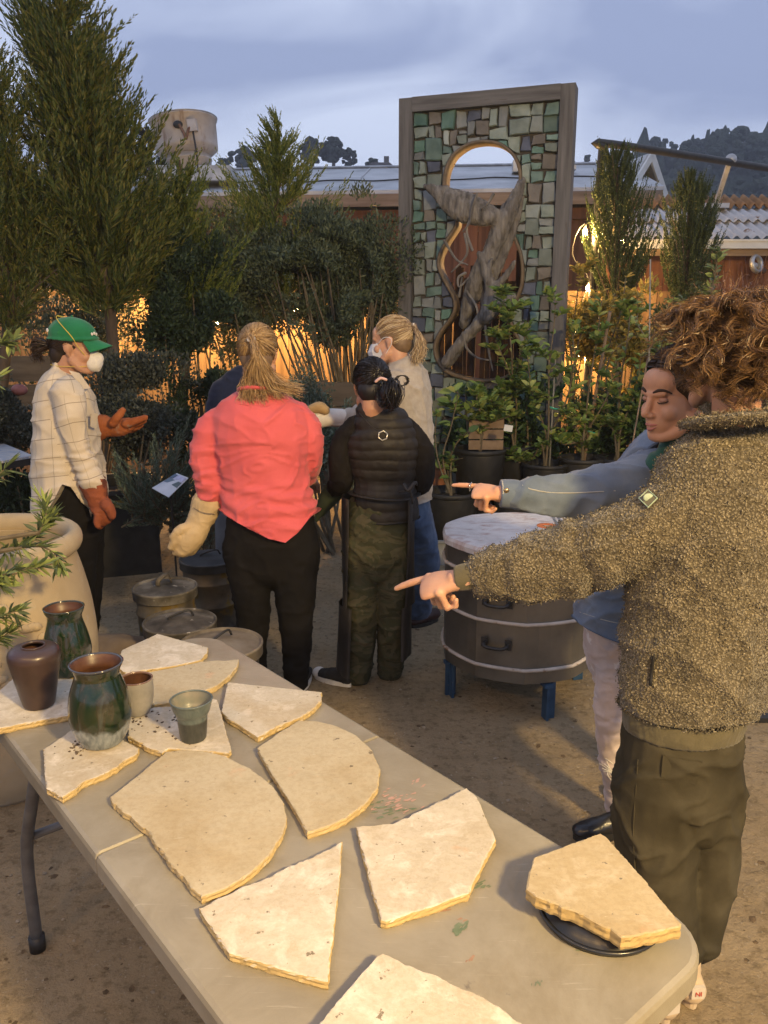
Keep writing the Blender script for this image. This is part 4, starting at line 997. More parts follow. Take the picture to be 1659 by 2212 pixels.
PT2, PT7, PT4, PT5, PT6 = pty(1037, 968, 6.0), pty(1112, 962, 6.15), pty(1178, 1000, 5.95), pty(1258, 988, 5.95), pty(1335, 988, 5.95)
bn = thing('plant_bench', 'low slatted timber bench under the citrus pots', 'bench', (1.3, 6.05, 0))
BZ = .30
for k in range(5): ob('slat', box((1.35, 5.80 + k * .12, BZ - .0125), (1.9, .10, .024)), m_tim, bn)
for x in (.5, 1.35, 2.2):
    ob('bearer', box((x, 6.04, BZ - .06), (.06, .56, .07)), m_tim, bn)
    for y in (5.82, 6.26): ob('leg', box((x, y, (BZ - .096) / 2), (.06, .06, BZ - .096)), m_tim, bn)
pot(PT1, .20, .49, 'wide black nursery pot holding thin stems with large drooping leaves')
pot(PT3, .18, .49, 'black nursery pot under the pointing denim sleeve')
pot(PT2, .19, PT2[2] - BZ, 'tall black nursery pot with embossed mark holding a young citrus', z0=BZ)
pot(PT4, .17, PT4[2] - BZ, 'black nursery pot with pale stake beside the tall citrus', z0=BZ)
pot(PT5, .17, PT5[2] - BZ, 'black nursery pot with wooden stake and green tie', z0=BZ)
pot(PT6, .17, PT6[2] - BZ, 'black nursery pot nearest the one in the denim jacket', z0=BZ)
pot(PT7, .15, PT7[2] - BZ, 'black nursery pot under the tallest bright citrus', z0=BZ)
pot(PT8, .08, .62, 'small terracotta pot behind the grey sweater', m_terra, None, name='terracotta_pot')
# grey tote of charcoal
tc_ = P(960, 1225, 0); t = thing('storage_tote', 'grey plastic tote filled with charcoal beside the kiln', 'tote', tc_)
cx, cy, w, d, h = tc_.x - .0, tc_.y + .25, .56, .40, .17; m_tote = mat('grey_tote', [(.17, .18, .19), (.24, .25, .26)], 10, rough=.45)
for p, s in (((cx - w / 2, cy, h / 2), (.012, d, h)), ((cx + w / 2, cy, h / 2), (.012, d, h)), ((cx, cy - d / 2, h / 2), (w - .013, .012, h)), ((cx, cy + d / 2, h / 2), (w - .013, .012, h))): ob('side', box(p, s), m_tote, t)
ob('rim', join(box((cx, cy - d / 2 - .012, h + .008), (w + .06, .035, .014)), box((cx, cy + d / 2 + .012, h + .008), (w + .06, .035, .014)), box((cx - w / 2 - .012, cy, h + .0075), (.035, d - .012, .014)), box((cx + w / 2 + .012, cy, h + .0075), (.035, d - .012, .014))), m_tote, t)
g = np.random.default_rng(8)
o = ob('charcoal', join(*[ell((cx + g.uniform(-.25, .25), cy + g.uniform(-.17, .17), .11 + g.uniform(-.03, .03)), (g.uniform(.015, .04), g.uniform(.012, .025), g.uniform(.01, .02)), Matrix.Rotation(g.uniform(0, 3), 3, 'Z'), 6, 4) for k in range(260)]), mat('charcoal', [(.015, .014, .014), (.05, .048, .048)], 40, rough=.7)); tag(o, 'black charcoal lumps filling the grey tote', 'charcoal', kind='stuff')
# square black planter on the left
sc_ = P(265, 1252, 0); t = thing('square_planter', 'large square black planter box behind the person in the cap', 'planter', sc_)
cx, cy, h = sc_.x - .28, sc_.y + .32, .58
rot = Matrix.Rotation(R(18), 4, 'Z'); TM = Matrix.Translation((cx, cy, 0)) @ rot
for p, s in (((-.42, 0, h / 2), (.025, .6, h)), ((.42, 0, h / 2), (.025, .6, h)), ((0, -.3, h / 2), (.815, .025, h)), ((0, .3, h / 2), (.815, .025, h))): ob('side', xf(box(p, s), TM), m_pot, t)
ob('rim', xf(join(box((0, -.32, h + .012), (.93, .05, .03)), box((0, .32, h + .012), (.93, .05, .03)), box((-.44, 0, h + .0115), (.05, .59, .029)), box((.44, 0, h + .0115), (.05, .59, .029))), TM), mat('black_gloss_rim', [(.02, .021, .023), (.04, .042, .045)], 10, rough=.3, spec=.5), t)
ob('soil', xf(box((0, 0, h - .1), (.80, .56, .08)), TM), m_soil, t)
ob('label_strip', xf(box((.05, -.3145, h - .07), (.34, .003, .05)), TM), mat('faded_yellow', [(.16, .12, .03), (.22, .17, .05)], 30, rough=.8), t)
# picture card in the junipers
a_, b_, c_, d_ = A(328, 1054, 4.52), A(364, 1074, 4.4), A(407, 1032, 4.5), A(382, 1022, 4.62)
t = thing('plant_card', 'tilted white card with blue picture blocks among the juniper', 'card', (a_ + c_) / 2)
def quadp(a, b, c, d, u0, v0, u1, v1, off):
    f_ = lambda u, v: a.lerp(b, v).lerp(d.lerp(c, v), u)
    n = (b - a).cross(d - a).normalized(); n = n if n.y < 0 else -n
    q = [f_(u0, v0), f_(u1, v0), f_(u1, v1), f_(u0, v1)]
    w = [p + n * off for p in q] + [p + n * (off - .004) for p in q]
    return [tuple(p) for p in w], [(0, 1, 2, 3), (7, 6, 5, 4)] + [(i, 4 + i, 4 + (i + 1) % 4, (i + 1) % 4) for i in range(4)]
ob('sheet', quadp(a_, b_, c_, d_, 0, 0, 1, 1, 0), mat('card_white', [(.5, .52, .56), (.62, .64, .68)], 12, rough=.5), t)
for u0, v0, u1, v1, col in ((.45, .05, .68, .5, (.12, .16, .2)), (.45, .54, .68, .95, (.09, .12, .13)), (.7, .3, .92, .95, (.38, .38, .5)), (.7, .04, .92, .26, (.1, .14, .2))):
    ob('picture_block', quadp(a_, b_, c_, d_, u0, v0, u1, v1, .005), mat('print', [col, tuple(min(1, k * 1.5) for k in col)], 30, rough=.5), t)
ob('stem', tube([(a_ + c_) / 2 - V(0, 0, .01), (a_ + c_) / 2 * 1.0 + V(0, .02, -.72)], [.006], n=6), m_black, t)
# painted side table at the left edge
q = [A(-60, 950, 3.3), A(-60, 1002, 2.95), A(68, 990, 3.15), A(0, 950, 3.5)]
tz = .98; tp_ = [P(-90, 960, tz), P(-90, 1012, tz), P(72, 984, tz), P(-6, 952, tz)]
t = thing('side_table', 'dark work table with paint-streaked white sheet top at the left edge', 'table', (tp_[0].x, tp_[2].y, 0))
def streaky():
    m, nt, b = nodes('streaked_sheet'); v = mapv(nt, (2, 14, 1)); r = ramp(nt, [(.5, .5, .52), (.55, .5, .42), (.2, .26, .36), (.6, .6, .62)], .3, .66)
    nt.links.new(noise(nt, v, 4, 6, .6), r.inputs['Fac']); nt.links.new(r.outputs['Color'], b.inputs['Base Color']); b.inputs['Roughness'].default_value = .6; return m
ob('sheet', prism([tuple(p)[:2] for p in tp_], tz - .012, tz), streaky(), t)
ob('board', prism([(p.x, p.y) for p in tp_], tz - .05, tz - .0135), m_pot, t)
for p in tp_[1:3]: ob('leg', box((p.x * .97 - .03, p.y + .06, (tz - .05) / 2), (.05, .05, tz - .052)), m_pot, t)

# stand at the right edge
t = thing('tool_stand', 'black metal stand with a flat foot on the dirt at the right edge', 'stand', P(1668, 1556, 0)); q = P(1668, 1556, 0)
ob('foot', box(q + V(.05, .0, .012), (.34, .05, .022)), m_black, t); ob('upright', box(q + V(.12, .03, .24), (.16, .03, .43)), m_pot, t); ob('panel', box(q + V(.13, .012, .22), (.1, .008, .2)), m_liddk, t)
# ------------------------------------------------------------------ foliage tools
def nrm_(a): return a / (np.linalg.norm(a, axis=1)[:, None] + 1e-9)
def leaves(p, d, L, W, g, fold=.25, droop=0.0):
    """broad leaves: two folded quads each"""
    n = len(p); d = nrm_(d + g.normal(0, .05, d.shape)); up = g.normal(0, .45, (n, 3)) + np.array([0, 0, 1.])
    s = nrm_(np.cross(d, up)); u = np.cross(s, d)
    L = np.broadcast_to(L, n)[:, None]; W = np.broadcast_to(W, n)[:, None]
    tip = p + d * L - u * L * droop
    def side(k, t, w): return p + d * L * t + s * W * w * k + u * W * fold - u * L * droop * t * t
    v = np.stack([p, side(1, .3, .85), side(1, .68, .8), tip, side(-1, .68, .8), side(-1, .3, .85)], 1).reshape(-1, 3)
    b = (np.arange(n) * 6)[:, None]
    return v, np.concatenate([b + np.array([[0, 1, 2, 3]]), b + np.array([[0, 3, 4, 5]])])
def slivers(p, d, L, W, g):
    """needle-like leaves: one diamond each"""
    n = len(p); d = nrm_(d); s = nrm_(np.cross(d, g.normal(0, 1, (n, 3))))
    L = np.broadcast_to(L, n)[:, None]; W = np.broadcast_to(W, n)[:, None]
    v = np.stack([p, p + d * L * .45 + s * W, p + d * L, p + d * L * .45 - s * W], 1).reshape(-1, 3)
    return v, (np.arange(n) * 4)[:, None] + np.array([[0, 1, 2, 3]])
def njoin(L):
    vs, fs, n = [], [], 0
    for v, f in L: vs.append(v); fs.append(f + n); n += len(v)
    return np.concatenate(vs), np.concatenate(fs)
def plumes(p, d, L, g, per=60, spread=.55, nl=.055, nw=.004, curl=.25):
    """feathery conifer shoots: p start, d direction, L length"""
    n = len(p); d = nrm_(d); L = np.broadcast_to(L, n)
    t = np.tile(np.linspace(.04, 1, per), n); k = np.repeat(np.arange(n), per)
    P0 = p[k]; D0 = d[k]; up = np.array([0, 0, 1.])
    pos = P0 + D0 * (t * L[k])[:, None] + up * (curl * t * t * L[k])[:, None]
    ax = nrm_(D0 + up * (2 * curl * t)[:, None])
    rd = nrm_(np.cross(ax, g.normal(0, 1, (len(k), 3))))
    nd = nrm_(ax + rd * (spread * (1 - .45 * t))[:, None])
    ln = nl * (.45 + .75 * (1 - t)) * g.uniform(.7, 1.25, len(k)) * np.clip(L[k] / .3, .5, 1.3)
    return slivers(pos, nd, ln, nw * g.uniform(.7, 1.4, len(k)), g)
def tris(f): return f
# materials
m_con = leafmat('conifer_green', [(0.0294, 0.0514, 0.0139), (0.0653, 0.0938, 0.0222), (0.1223, 0.136, 0.0306), (0.1632, 0.1511, 0.0417)], .15)
m_con2 = leafmat('conifer_yellow', [(0.0454, 0.0756, 0.0181), (0.1133, 0.1511, 0.0302), (0.1965, 0.2116, 0.0454)], .2)
m_cyp = leafmat('cypress_green', [(0.0242, 0.0424, 0.0145), (0.0544, 0.0786, 0.0242), (0.0846, 0.1028, 0.0363)], .15)
m_jun = leafmat('juniper_grey', [(0.0581, 0.087, 0.0619), (0.1064, 0.145, 0.1006), (0.1645, 0.2032, 0.1509)], .15)
m_shrub = leafmat('shrub_olive', [(0.0394, 0.0565, 0.0294), (0.0786, 0.1022, 0.0539), (0.1336, 0.1572, 0.0898)], .2)
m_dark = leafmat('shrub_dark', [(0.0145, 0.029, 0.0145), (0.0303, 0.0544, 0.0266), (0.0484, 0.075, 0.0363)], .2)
m_grey = leafmat('shrub_grey', [(0.0303, 0.0387, 0.029), (0.0605, 0.0725, 0.0556), (0.0967, 0.1028, 0.0786)], .2)
m_cit = leafmat('citrus_green', [(0.0733, 0.1252, 0.0339), (0.1465, 0.231, 0.0565), (0.2407, 0.3272, 0.0847), (0.3557, 0.3658, 0.113)], .3, .4)
m_citd = leafmat('citrus_dark', [(0.0265, 0.0589, 0.0294), (0.0516, 0.1001, 0.0442), (0.0883, 0.1472, 0.0589)], .25, .35)
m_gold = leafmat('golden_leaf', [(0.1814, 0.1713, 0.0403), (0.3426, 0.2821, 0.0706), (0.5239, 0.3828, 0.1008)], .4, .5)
m_olive = leafmat('olive_leaf', [(0.0802, 0.1069, 0.0535), (0.1604, 0.2139, 0.0891), (0.2674, 0.3209, 0.1069), (0.3565, 0.4278, 0.1248)], .3, .4)
m_spruce = leafmat('far_spruce', [(0.0155, 0.0248, 0.0248), (0.0341, 0.0465, 0.0434)], .1)
m_stem = mat('green_brown_stem', [(.09, .07, .045), (.17, .14, .09)], 20, rough=.85)

def conifer(lab, base, prof, Y, n, mt, seed, plen=.3, per=46, name='conifer_tree', squash=.85, updir=.75, nl=.055, nw=.0042, group=None, trunk_r=.045, fmax=1.4, col=False):
    """prof: (picture x of the axis, picture y, picture radius) from top to bottom"""
    g = np.random.default_rng(seed); pr = np.array(prof, float)
    top = A(pr[0, 0], pr[0, 1], Y)
    t = thing(name, lab, 'tree', base, group=group)
    per_b = 12; nb = max(12, n // per_b); n = nb * per_b; m = Y / FOC * 1.02; kb = np.repeat(np.arange(nb), per_b)
    yb = pr[0, 1] + (pr[-1, 1] - pr[0, 1]) * g.uniform(0, 1, nb) ** .85; ab = g.uniform(0, 2 * math.pi, nb); fb = np.where(g.uniform(0, 1, nb) < .2, g.uniform(min(1.05, fmax), fmax, nb), g.uniform(.5, 1.0, nb))
    if col: fb = g.uniform(.7, 1.02, nb)
    px_ = np.interp(yb, pr[:, 1], pr[:, 0]); rr = np.interp(yb, pr[:, 1], pr[:, 2])
    cb = np.array([tuple(A(x, y, Y)) for x, y in zip(px_, yb)]); ob_ = np.stack([np.cos(ab), np.sin(ab) * squash, np.zeros(nb)], 1); Rb = (rr * m * fb)[:, None]
    s0 = cb - np.array([0, 0, .28]) * Rb; e0 = cb + ob_ * Rb + np.array([0, 0, 1.]) * Rb * (g.uniform(-.05, .35, (nb, 1)) + (1.2 if col else 0))
    tt = np.tile(np.linspace(.22, 1, per_b), nb)[:, None] + g.normal(0, .04, (n, 1)); lat = np.cross(ob_, [0, 0, 1.])[kb] * g.choice([-1, 1], (n, 1)) * g.uniform(.2, .8, (n, 1))
    start = s0[kb] + (e0 - s0)[kb] * tt - np.array([0, 0, .12]) * Rb[kb] * np.sin(tt * 3.1)
    bd_ = nrm_(e0 - s0)[kb]; d = bd_ * (.45 + .5 * tt) + lat * (1.1 - .7 * tt) + np.array([0, 0, 1.]) * updir * .75 + g.normal(0, .15, (n, 3))
    L = plen * g.uniform(.5, 1.25, n) * (.5 + .65 * np.minimum(1, rr[kb] / 90)); c = cb[kb]; R_ = Rb[kb, 0]
    start = start - nrm_(d) * (L * .35)[:, None]
    v, fcs = plumes(start, d, L, g, per, .6, nl, nw, .15)
    ob('crown', (v, fcs), mt, t)
    # limbs
    axis = [tuple(A(x, y, Y)) for x, y, _ in pr]; tr = [V(*base)] + [V(*axis[-1])] + [V(*a) for a in axis[-2::-1]]
    ob('trunk', tube(tr, list(np.linspace(trunk_r, .006, len(tr))), n=10, sub=3), m_trunk, t, True)
    lim = []
    for k in range(0, n, max(1, n // 70)):
        lo = c[k] - np.array([0, 0, R_[k] * .5]); lim.append(tube([lo, (lo + start[k]) / 2 + np.array([0, 0, -.02]), start[k]], [.010, .007, .003], n=5))
    setkind(ob('limbs', join(*lim), m_trunk, t), 'stuff'); return t
TG = 'feathery conifers along the fence'
conifer('tall feathery dark green conifer behind the person in the green cap', (-1.98, 6.0, 0), [(128, -25, 10), (133, 60, 55), (150, 150, 72), (160, 240, 74), (176, 300, 100), (190, 400, 138), (200, 500, 148), (215, 570, 138), (235, 635, 95)], 5.9, 2100, m_con, 1, .38, 40, group=TG, nl=.066, nw=.005, fmax=1.16)
conifer('dark conifer crowding the left edge beside the tallest conifer', (-3.1, 6.0, 0), [(-40, 130, 10), (-30, 250, 75), (-10, 380, 120), (0, 480, 135), (10, 580, 125), (20, 680, 90)], 5.7, 1100, m_con, 2, .36, 38, group=TG)
conifer('yellow-green conifer with a spiky leader in front of the roof', (-1.0, 7.4, 0), [(602, 260, 4), (601, 300, 14), (602, 340, 36), (600, 380, 66), (597, 420, 104), (590, 480, 135), (580, 560, 140), (565, 680, 115)], 7.3, 1100, m_con2, 3, .34, 38, group=TG)
conifer('slim light green conifer in front of the rooftop fan base', (-1.75, 6.5, 0), [(388, 345, 5), (390, 385, 32), (392, 430, 52), (395, 500, 82), (400, 580, 95), (405, 680, 90)], 6.4, 700, m_con2, 4, .3, 44, group=TG)
conifer('dark bluish spruce rising beside the rooftop fan', (-3.75, 13.4, 0), [(322, 284, 3), (323, 310, 16), (325, 345, 26), (328, 400, 38), (330, 470, 45)], 13.4, 160, m_spruce, 5, .4, 30, nl=.12, nw=.012, group=TG, trunk_r=.09)
conifer('wider columnar cypress beside the pipe frame', (2.35, 7.8, 0), [(1336, 338, 10), (1332, 385, 38), (1334, 420, 40), (1330, 470, 52), (1328, 530, 66), (1330, 590, 76), (1330, 680, 70)], 7.8, 2400, m_cyp, 6, .15, 24, col=True, name='columnar_cypress', updir=1.3, nl=.045, group='columnar cypresses by the corrugated shed')
conifer('narrow pointed columnar cypress in front of the corrugated roof', (3.05, 8.0, 0), [(1487, 386, 6), (1488, 430, 28), (1488, 480, 44), (1486, 540, 60), (1484, 600, 68), (1482, 690, 62)], 8.0, 2400, m_cyp, 7, .15, 24, col=True, name='columnar_cypress', updir=1.4, nl=.045, group='columnar cypresses by the corrugated shed')

def shrub(lab, c, r, Y, n, mt, seed, L=.03, W=.007, base=None, name='shrub', ndir=.7, stems=9, thr=-.15, nscale=5.0, depth=None, group=None, lw=leaves):
    """leafy mass in clumps: c, r in picture pixels"""
    g = np.random.default_rng(seed); m = Y / FOC; cc = np.array(tuple(A(c[0], c[1], Y)))
    rad = np.array([r[0] * m, depth or r[0] * m * .8, r[1] * m])
    b = base or (cc[0], Y, 0); t = thing(name, lab, 'shrub', (b[0], b[1], 0), group=group)
    nl_ = 30; lc = nrm_(g.normal(0, 1, (nl_, 3))) * g.uniform(.1, .85, (nl_, 1)); lr = g.uniform(.24, .46, nl_)
    k = g.integers(0, nl_, n * 2); q = nrm_(g.normal(0, 1, (n * 2, 3))) * (g.uniform(0, 1, (n * 2, 1)) ** .45)
    o_ = q.copy(); q = (lc[k] + q * lr[k][:, None]) * rad + cc
    keep = (vnoise(q * nscale + 31 * seed, seed + 9) > thr) & (q[:, 2] > .05); q, o_ = q[keep][:n], o_[keep][:n]; n = len(q)
    d = o_ * .6 + np.array([0, 0, ndir]) + g.normal(0, .55, (n, 3))
    if lw is leaves: v, f = leaves(q, d, L * g.uniform(.6, 1.3, n), W * g.uniform(.7, 1.3, n), g)
    else: v, f = slivers(q, d, L * g.uniform(.6, 1.3, n), W * 1.1 * g.uniform(.7, 1.3, n), g)
    ob('foliage', (v, f), mt, t)
    st = []
    for k in range(stems):
        e = q[g.integers(n)]; md = (np.array([b[0], b[1], 0]) + e) / 2 + g.normal(0, .06, 3)
        st.append(tube([(b[0] + g.normal(0, .04), b[1] + g.normal(0, .04), 0), md, e], [.014, .010, .004], n=6, sub=3))
    setkind(ob('stems', join(*st), m_stem, t), 'stuff'); return t
SG = 'shrubs along the fence'
shrub('broad olive-grey shrub on many stems in front of the redwood wall', (690, 590), (190, 180), 6.8, 46000, m_shrub, 1, .046, .0065, base=(-.25, 6.85), stems=46, thr=-.1, group=SG, lw=slivers)
shrub('olive-grey shrub spreading between the conifers behind the pink top', (520, 640), (150, 160), 6.8, 24000, m_shrub, 2, .046, .0065, base=(-1.0, 6.9), stems=14, thr=0, group=SG, lw=slivers)
shrub('olive-grey shrub half hiding the redwood wall beside the mosaic panel', (795, 590), (95, 165), 7.1, 18000, m_shrub, 17, .046, .0065, base=(-.1, 7.1), stems=24, thr=-.05, group=SG, lw=slivers)
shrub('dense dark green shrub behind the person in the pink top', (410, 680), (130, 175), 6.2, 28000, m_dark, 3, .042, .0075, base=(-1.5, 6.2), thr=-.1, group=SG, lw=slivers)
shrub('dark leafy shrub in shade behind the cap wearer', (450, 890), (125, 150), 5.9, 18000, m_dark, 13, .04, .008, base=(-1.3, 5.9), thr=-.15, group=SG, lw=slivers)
shrub('grey-green myrtle shrub between cap wearer and pink top', (290, 880), (170, 125), 5.6, 26000, m_grey, 4, .028, .008, base=(-1.75, 5.7), thr=-.2, group=SG, lw=slivers)
shrub('low grey-green shrub at the left edge behind the plaid shirt', (30, 900), (115, 110), 5.0, 12000, m_grey, 5, .026, .008, base=(-2.4, 5.1), thr=-.2, group=SG, lw=slivers)
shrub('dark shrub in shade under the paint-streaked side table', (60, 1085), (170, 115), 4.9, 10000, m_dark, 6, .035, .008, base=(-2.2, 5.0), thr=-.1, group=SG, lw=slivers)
shrub('grey-green bushy plant between the pink top and the black vest', (700, 935), (110, 160), 5.9, 18000, m_jun, 7, .035, .0055, base=(-.4, 5.9), thr=-.25, group=SG, lw=slivers)
shrub('bushy dark green plant at the foot of the mosaic panel', (1000, 925), (120, 110), 6.5, 5500, m_citd, 8, .06, .014, base=(.7, 6.3), thr=-.1, nscale=4, group=SG)
shrub('leathery dark green bush right of the mosaic opening', (1165, 925), (110, 105), 6.4, 3400, m_citd, 9, .065, .016, base=(1.2, 6.25), thr=-.05, nscale=4, group=SG)
shrub('grey-leaved bush behind the staked citrus', (1290, 930), (115, 115), 6.4, 3600, m_citd, 10, .06, .014, base=(1.7, 6.15), thr=-.1, nscale=4, group=SG)
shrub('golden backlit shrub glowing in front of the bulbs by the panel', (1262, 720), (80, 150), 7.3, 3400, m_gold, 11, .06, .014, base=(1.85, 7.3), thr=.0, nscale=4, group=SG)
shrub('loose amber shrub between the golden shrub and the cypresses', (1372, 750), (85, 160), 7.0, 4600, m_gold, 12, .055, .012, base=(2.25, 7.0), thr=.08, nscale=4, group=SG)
shrub('dark evergreen bush under the pointed cypress', (1500, 760), (150, 160), 7.2, 9000, m_cyp, 14, .05, .010, base=(2.85, 7.2), thr=-.1, nscale=4, group=SG, lw=slivers)

shrub('sparse dark undergrowth in front of the glowing fence at the left', (140, 730), (210, 130), 7.2, 6500, m_shrub, 15, .05, .008, base=(-2.6, 7.2), thr=.15, nscale=3.5, stems=24, group=SG, lw=slivers)
shrub('thick leafy bush behind the one in the denim jacket', (1450, 930), (150, 170), 5.9, 9000, m_citd, 16, .06, .014, base=(2.1, 5.95), thr=-.1, nscale=4, group=SG)
# juniper spikes from the square planter
g = np.random.default_rng(44)
t = thing('juniper', 'grey-green juniper with long upright spikes spilling from the square planter', 'shrub', (-1.6, 5.1, 0))
ps, ds, Ls = [], [], []
tips = [(400, 930), (340, 960), (300, 985), (270, 1000), (370, 985), (415, 1000), (240, 1010), (255, 1050), (300, 1040), (345, 1010), (385, 1030), (430, 1040), (330, 1075), (280, 1085), (400, 1080), (360, 1110), (425, 1100), (250, 1090), (310, 1110), (390, 1130), (450, 960), (440, 1010)]
for (x, y) in tips * 5:
    e = np.array(tuple(A(x + g.normal(0, 16), y + g.normal(0, 14), 4.85 + g.normal(0, .14)))); s = np.array(tuple(A(345 + g.normal(0, 40), 1130 + g.normal(0, 12), 4.95)))
    s = e + (s - e) * g.uniform(.5, .95); ps.append(s); ds.append(e - s); Ls.append(np.linalg.norm(e - s))
v, f = plumes(np.array(ps), np.array(ds), np.array(Ls), g, 120, .8, .042, .0028, .06); ob('foliage', (v, f), m_jun, t)
ob('stems', join(*[tube([s, s + d * .7], [.006, .002], n=5) for s, d in zip(ps, ds)]), m_stem, t)
t = thing('juniper', 'second grey-green juniper low beside the picture card', 'shrub', (-1.15, 5.0, 0)); ps, ds, Ls = [], [], []
for k in range(70):
    e = np.array(tuple(A(430 + g.normal(0, 28), 1080 + g.normal(0, 40), 5.0 + g.normal(0, .12)))); s = np.array(tuple(A(415, 1170, 5.05))) + g.normal(0, .05, 3)
    ps.append(s); ds.append(e - s); Ls.append(np.linalg.norm(e - s))
v, f = plumes(np.array(ps), np.array(ds), np.array(Ls), g, 60, .8, .042, .0028, .06); ob('foliage', (v, f), m_jun, t)
ob('stems', join(*[tube([s, s + d * .7], [.006, .002], n=5) for s, d in zip(ps, ds)]), m_stem, t)

# young citrus and other leafy stems in pots
def citrus(lab, base, stems, Y, mt, seed, L=.07, W=.019, per=34, spread=26, name='citrus_plant', group='young citrus in nursery pots', droop=.15, twigs=5):
    """stems: picture polylines; leaves sit along each stem and on its side twigs"""
    g = np.random.default_rng(seed); t = thing(name, lab, 'plant', base, group=group); P_, D_, st = [], [], []
    for S in stems:
        pts = [V(*base)] + [A(x, y, Y + g.normal(0, .05)) for x, y in S]; c = catmull(arr(pts), 6); n = len(c)
        st.append(tube(c, list(np.linspace(.009, .003, n)), n=6))
        lo = int(n * .22)
        for k in range(per):
            i = g.integers(lo, n); a = g.uniform(0, 6.28); o = np.array([math.cos(a), math.sin(a), .35])
            P_.append(c[i] + o * .006); D_.append(o + np.array([0, 0, g.uniform(-.1, .7)]))
        for k in range(twigs):
            i = g.integers(int(n * .35), n); a = g.uniform(0, 6.28); o = np.array([math.cos(a), math.sin(a), g.uniform(.3, 1.1)]); o /= np.linalg.norm(o); ln = spread * Y / FOC * g.uniform(.6, 1.5)
            st.append(tube([c[i], c[i] + o * ln], [.004, .002], n=5))
            for q in range(int(per * .55)):
                tt = g.uniform(.2, 1); a2 = g.uniform(0, 6.28); P_.append(c[i] + o * ln * tt); D_.append(o * .7 + np.array([math.cos(a2), math.sin(a2), g.uniform(-.3, .6)]))
    P_, D_ = np.array(P_), np.array(D_); n = len(P_)
    ob('leaves', leaves(P_, D_, L * g.uniform(.55, 1.25, n), W * g.uniform(.7, 1.2, n), g, .3, droop), mt, t); ob('stems', join(*st), m_stem, t); return t
def b3(p, h): return (p[0], p[1], h * .9)
citrus('thin-stemmed plant with few large drooping leaves in the wide pot', b3(PT1, .49), [[(957, 990), (975, 920), (990, 850)], [(968, 1010), (985, 960), (1015, 930)], [(948, 1000), (940, 940), (945, 880)], [(975, 1000), (1000, 990)]], PT1[1], m_cit, 1, .09, .028, 9, 16, droop=.45, twigs=2)
citrus('bushy young citrus in the pot with the embossed mark', (PT2[0], PT2[1], PT2[2] - .06), [[(1035, 930), (1000, 900), (975, 870)], [(1040, 925), (1060, 890), (1085, 860)], [(1038, 900), (1030, 860), (1040, 830)], [(1050, 920), (1100, 900)]], PT2[1], m_cit, 2, .08, .022, 26)
citrus('tallest bright citrus rising in front of the mosaic panel', (PT7[0], PT7[1], PT7[2] - .06), [[(1108, 880), (1105, 760), (1095, 690), (1085, 640)], [(1115, 860), (1090, 780), (1062, 720)], [(1105, 850), (1125, 770), (1140, 700)], [(1100, 900), (1080, 840)]], PT7[1], m_cit, 3, .085, .022, 40, 30, twigs=7)
citrus('leafy citrus tied to the pale stake', (PT4[0], PT4[1], PT4[2] - .06), [[(1185, 930), (1186, 800), (1196, 710), (1200, 650)], [(1180, 940), (1150, 850), (1140, 770)], [(1190, 940), (1225, 860), (1240, 780), (1235, 700)], [(1170, 960), (1150, 990), (1120, 1000)]], PT4[1], m_cit, 4, .07, .019, 34, 30, twigs=6)
citrus('yellowing citrus beside the wooden stake', (PT5[0], PT5[1], PT5[2] - .06), [[(1262, 930), (1275, 820), (1290, 730), (1300, 650)], [(1255, 950), (1230, 900), (1222, 930)], [(1265, 940), (1310, 860), (1330, 780)], [(1260, 960), (1215, 960)]], PT5[1], m_cit, 5, .07, .019, 34, 30, twigs=6)
citrus('yellow-green citrus next to the denim shoulder', (PT6[0], PT6[1], PT6[2] - .06), [[(1335, 920), (1342, 820), (1356, 730), (1362, 660)], [(1325, 930), (1300, 920), (1290, 950)], [(1340, 930), (1372, 850), (1385, 770)], [(1345, 930), (1390, 920)]], PT6[1], m_cit, 6, .07, .019, 34, 28, twigs=6)
citrus('upright sapling with pale leaf whorls above the curly head', (2.05, 5.0, .35), [[(1530, 700), (1535, 640), (1545, 590), (1552, 545)]], 5.0, m_olive, 7, .065, .016, 70, 14, name='leafy_sapling', group=None, twigs=0)
citrus('sapling with small round leaves tied with green tape', (1.75, 5.1, .35), [[(1430, 830), (1445, 740), (1460, 690), (1475, 645)], [(1425, 800), (1400, 740), (1370, 690)]], 5.1, m_olive, 8, .05, .016, 40, 16, name='leafy_sapling', group=None, twigs=2)
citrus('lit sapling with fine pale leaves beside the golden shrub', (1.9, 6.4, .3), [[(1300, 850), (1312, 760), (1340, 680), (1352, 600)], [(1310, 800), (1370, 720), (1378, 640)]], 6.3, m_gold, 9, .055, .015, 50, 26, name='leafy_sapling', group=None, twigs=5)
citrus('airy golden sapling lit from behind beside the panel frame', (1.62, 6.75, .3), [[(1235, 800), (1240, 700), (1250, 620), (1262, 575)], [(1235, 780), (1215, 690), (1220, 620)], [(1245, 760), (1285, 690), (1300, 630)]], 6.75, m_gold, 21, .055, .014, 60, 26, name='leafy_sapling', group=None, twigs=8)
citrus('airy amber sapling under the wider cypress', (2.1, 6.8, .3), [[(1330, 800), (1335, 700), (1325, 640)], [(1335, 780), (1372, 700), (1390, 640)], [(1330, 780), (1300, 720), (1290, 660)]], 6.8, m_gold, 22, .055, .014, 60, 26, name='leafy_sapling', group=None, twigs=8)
pot((1.62, 6.75), .16, .32, 'black nursery pot of the airy golden sapling'); pot((2.1, 6.8), .16, .32, 'black nursery pot of the airy amber sapling')
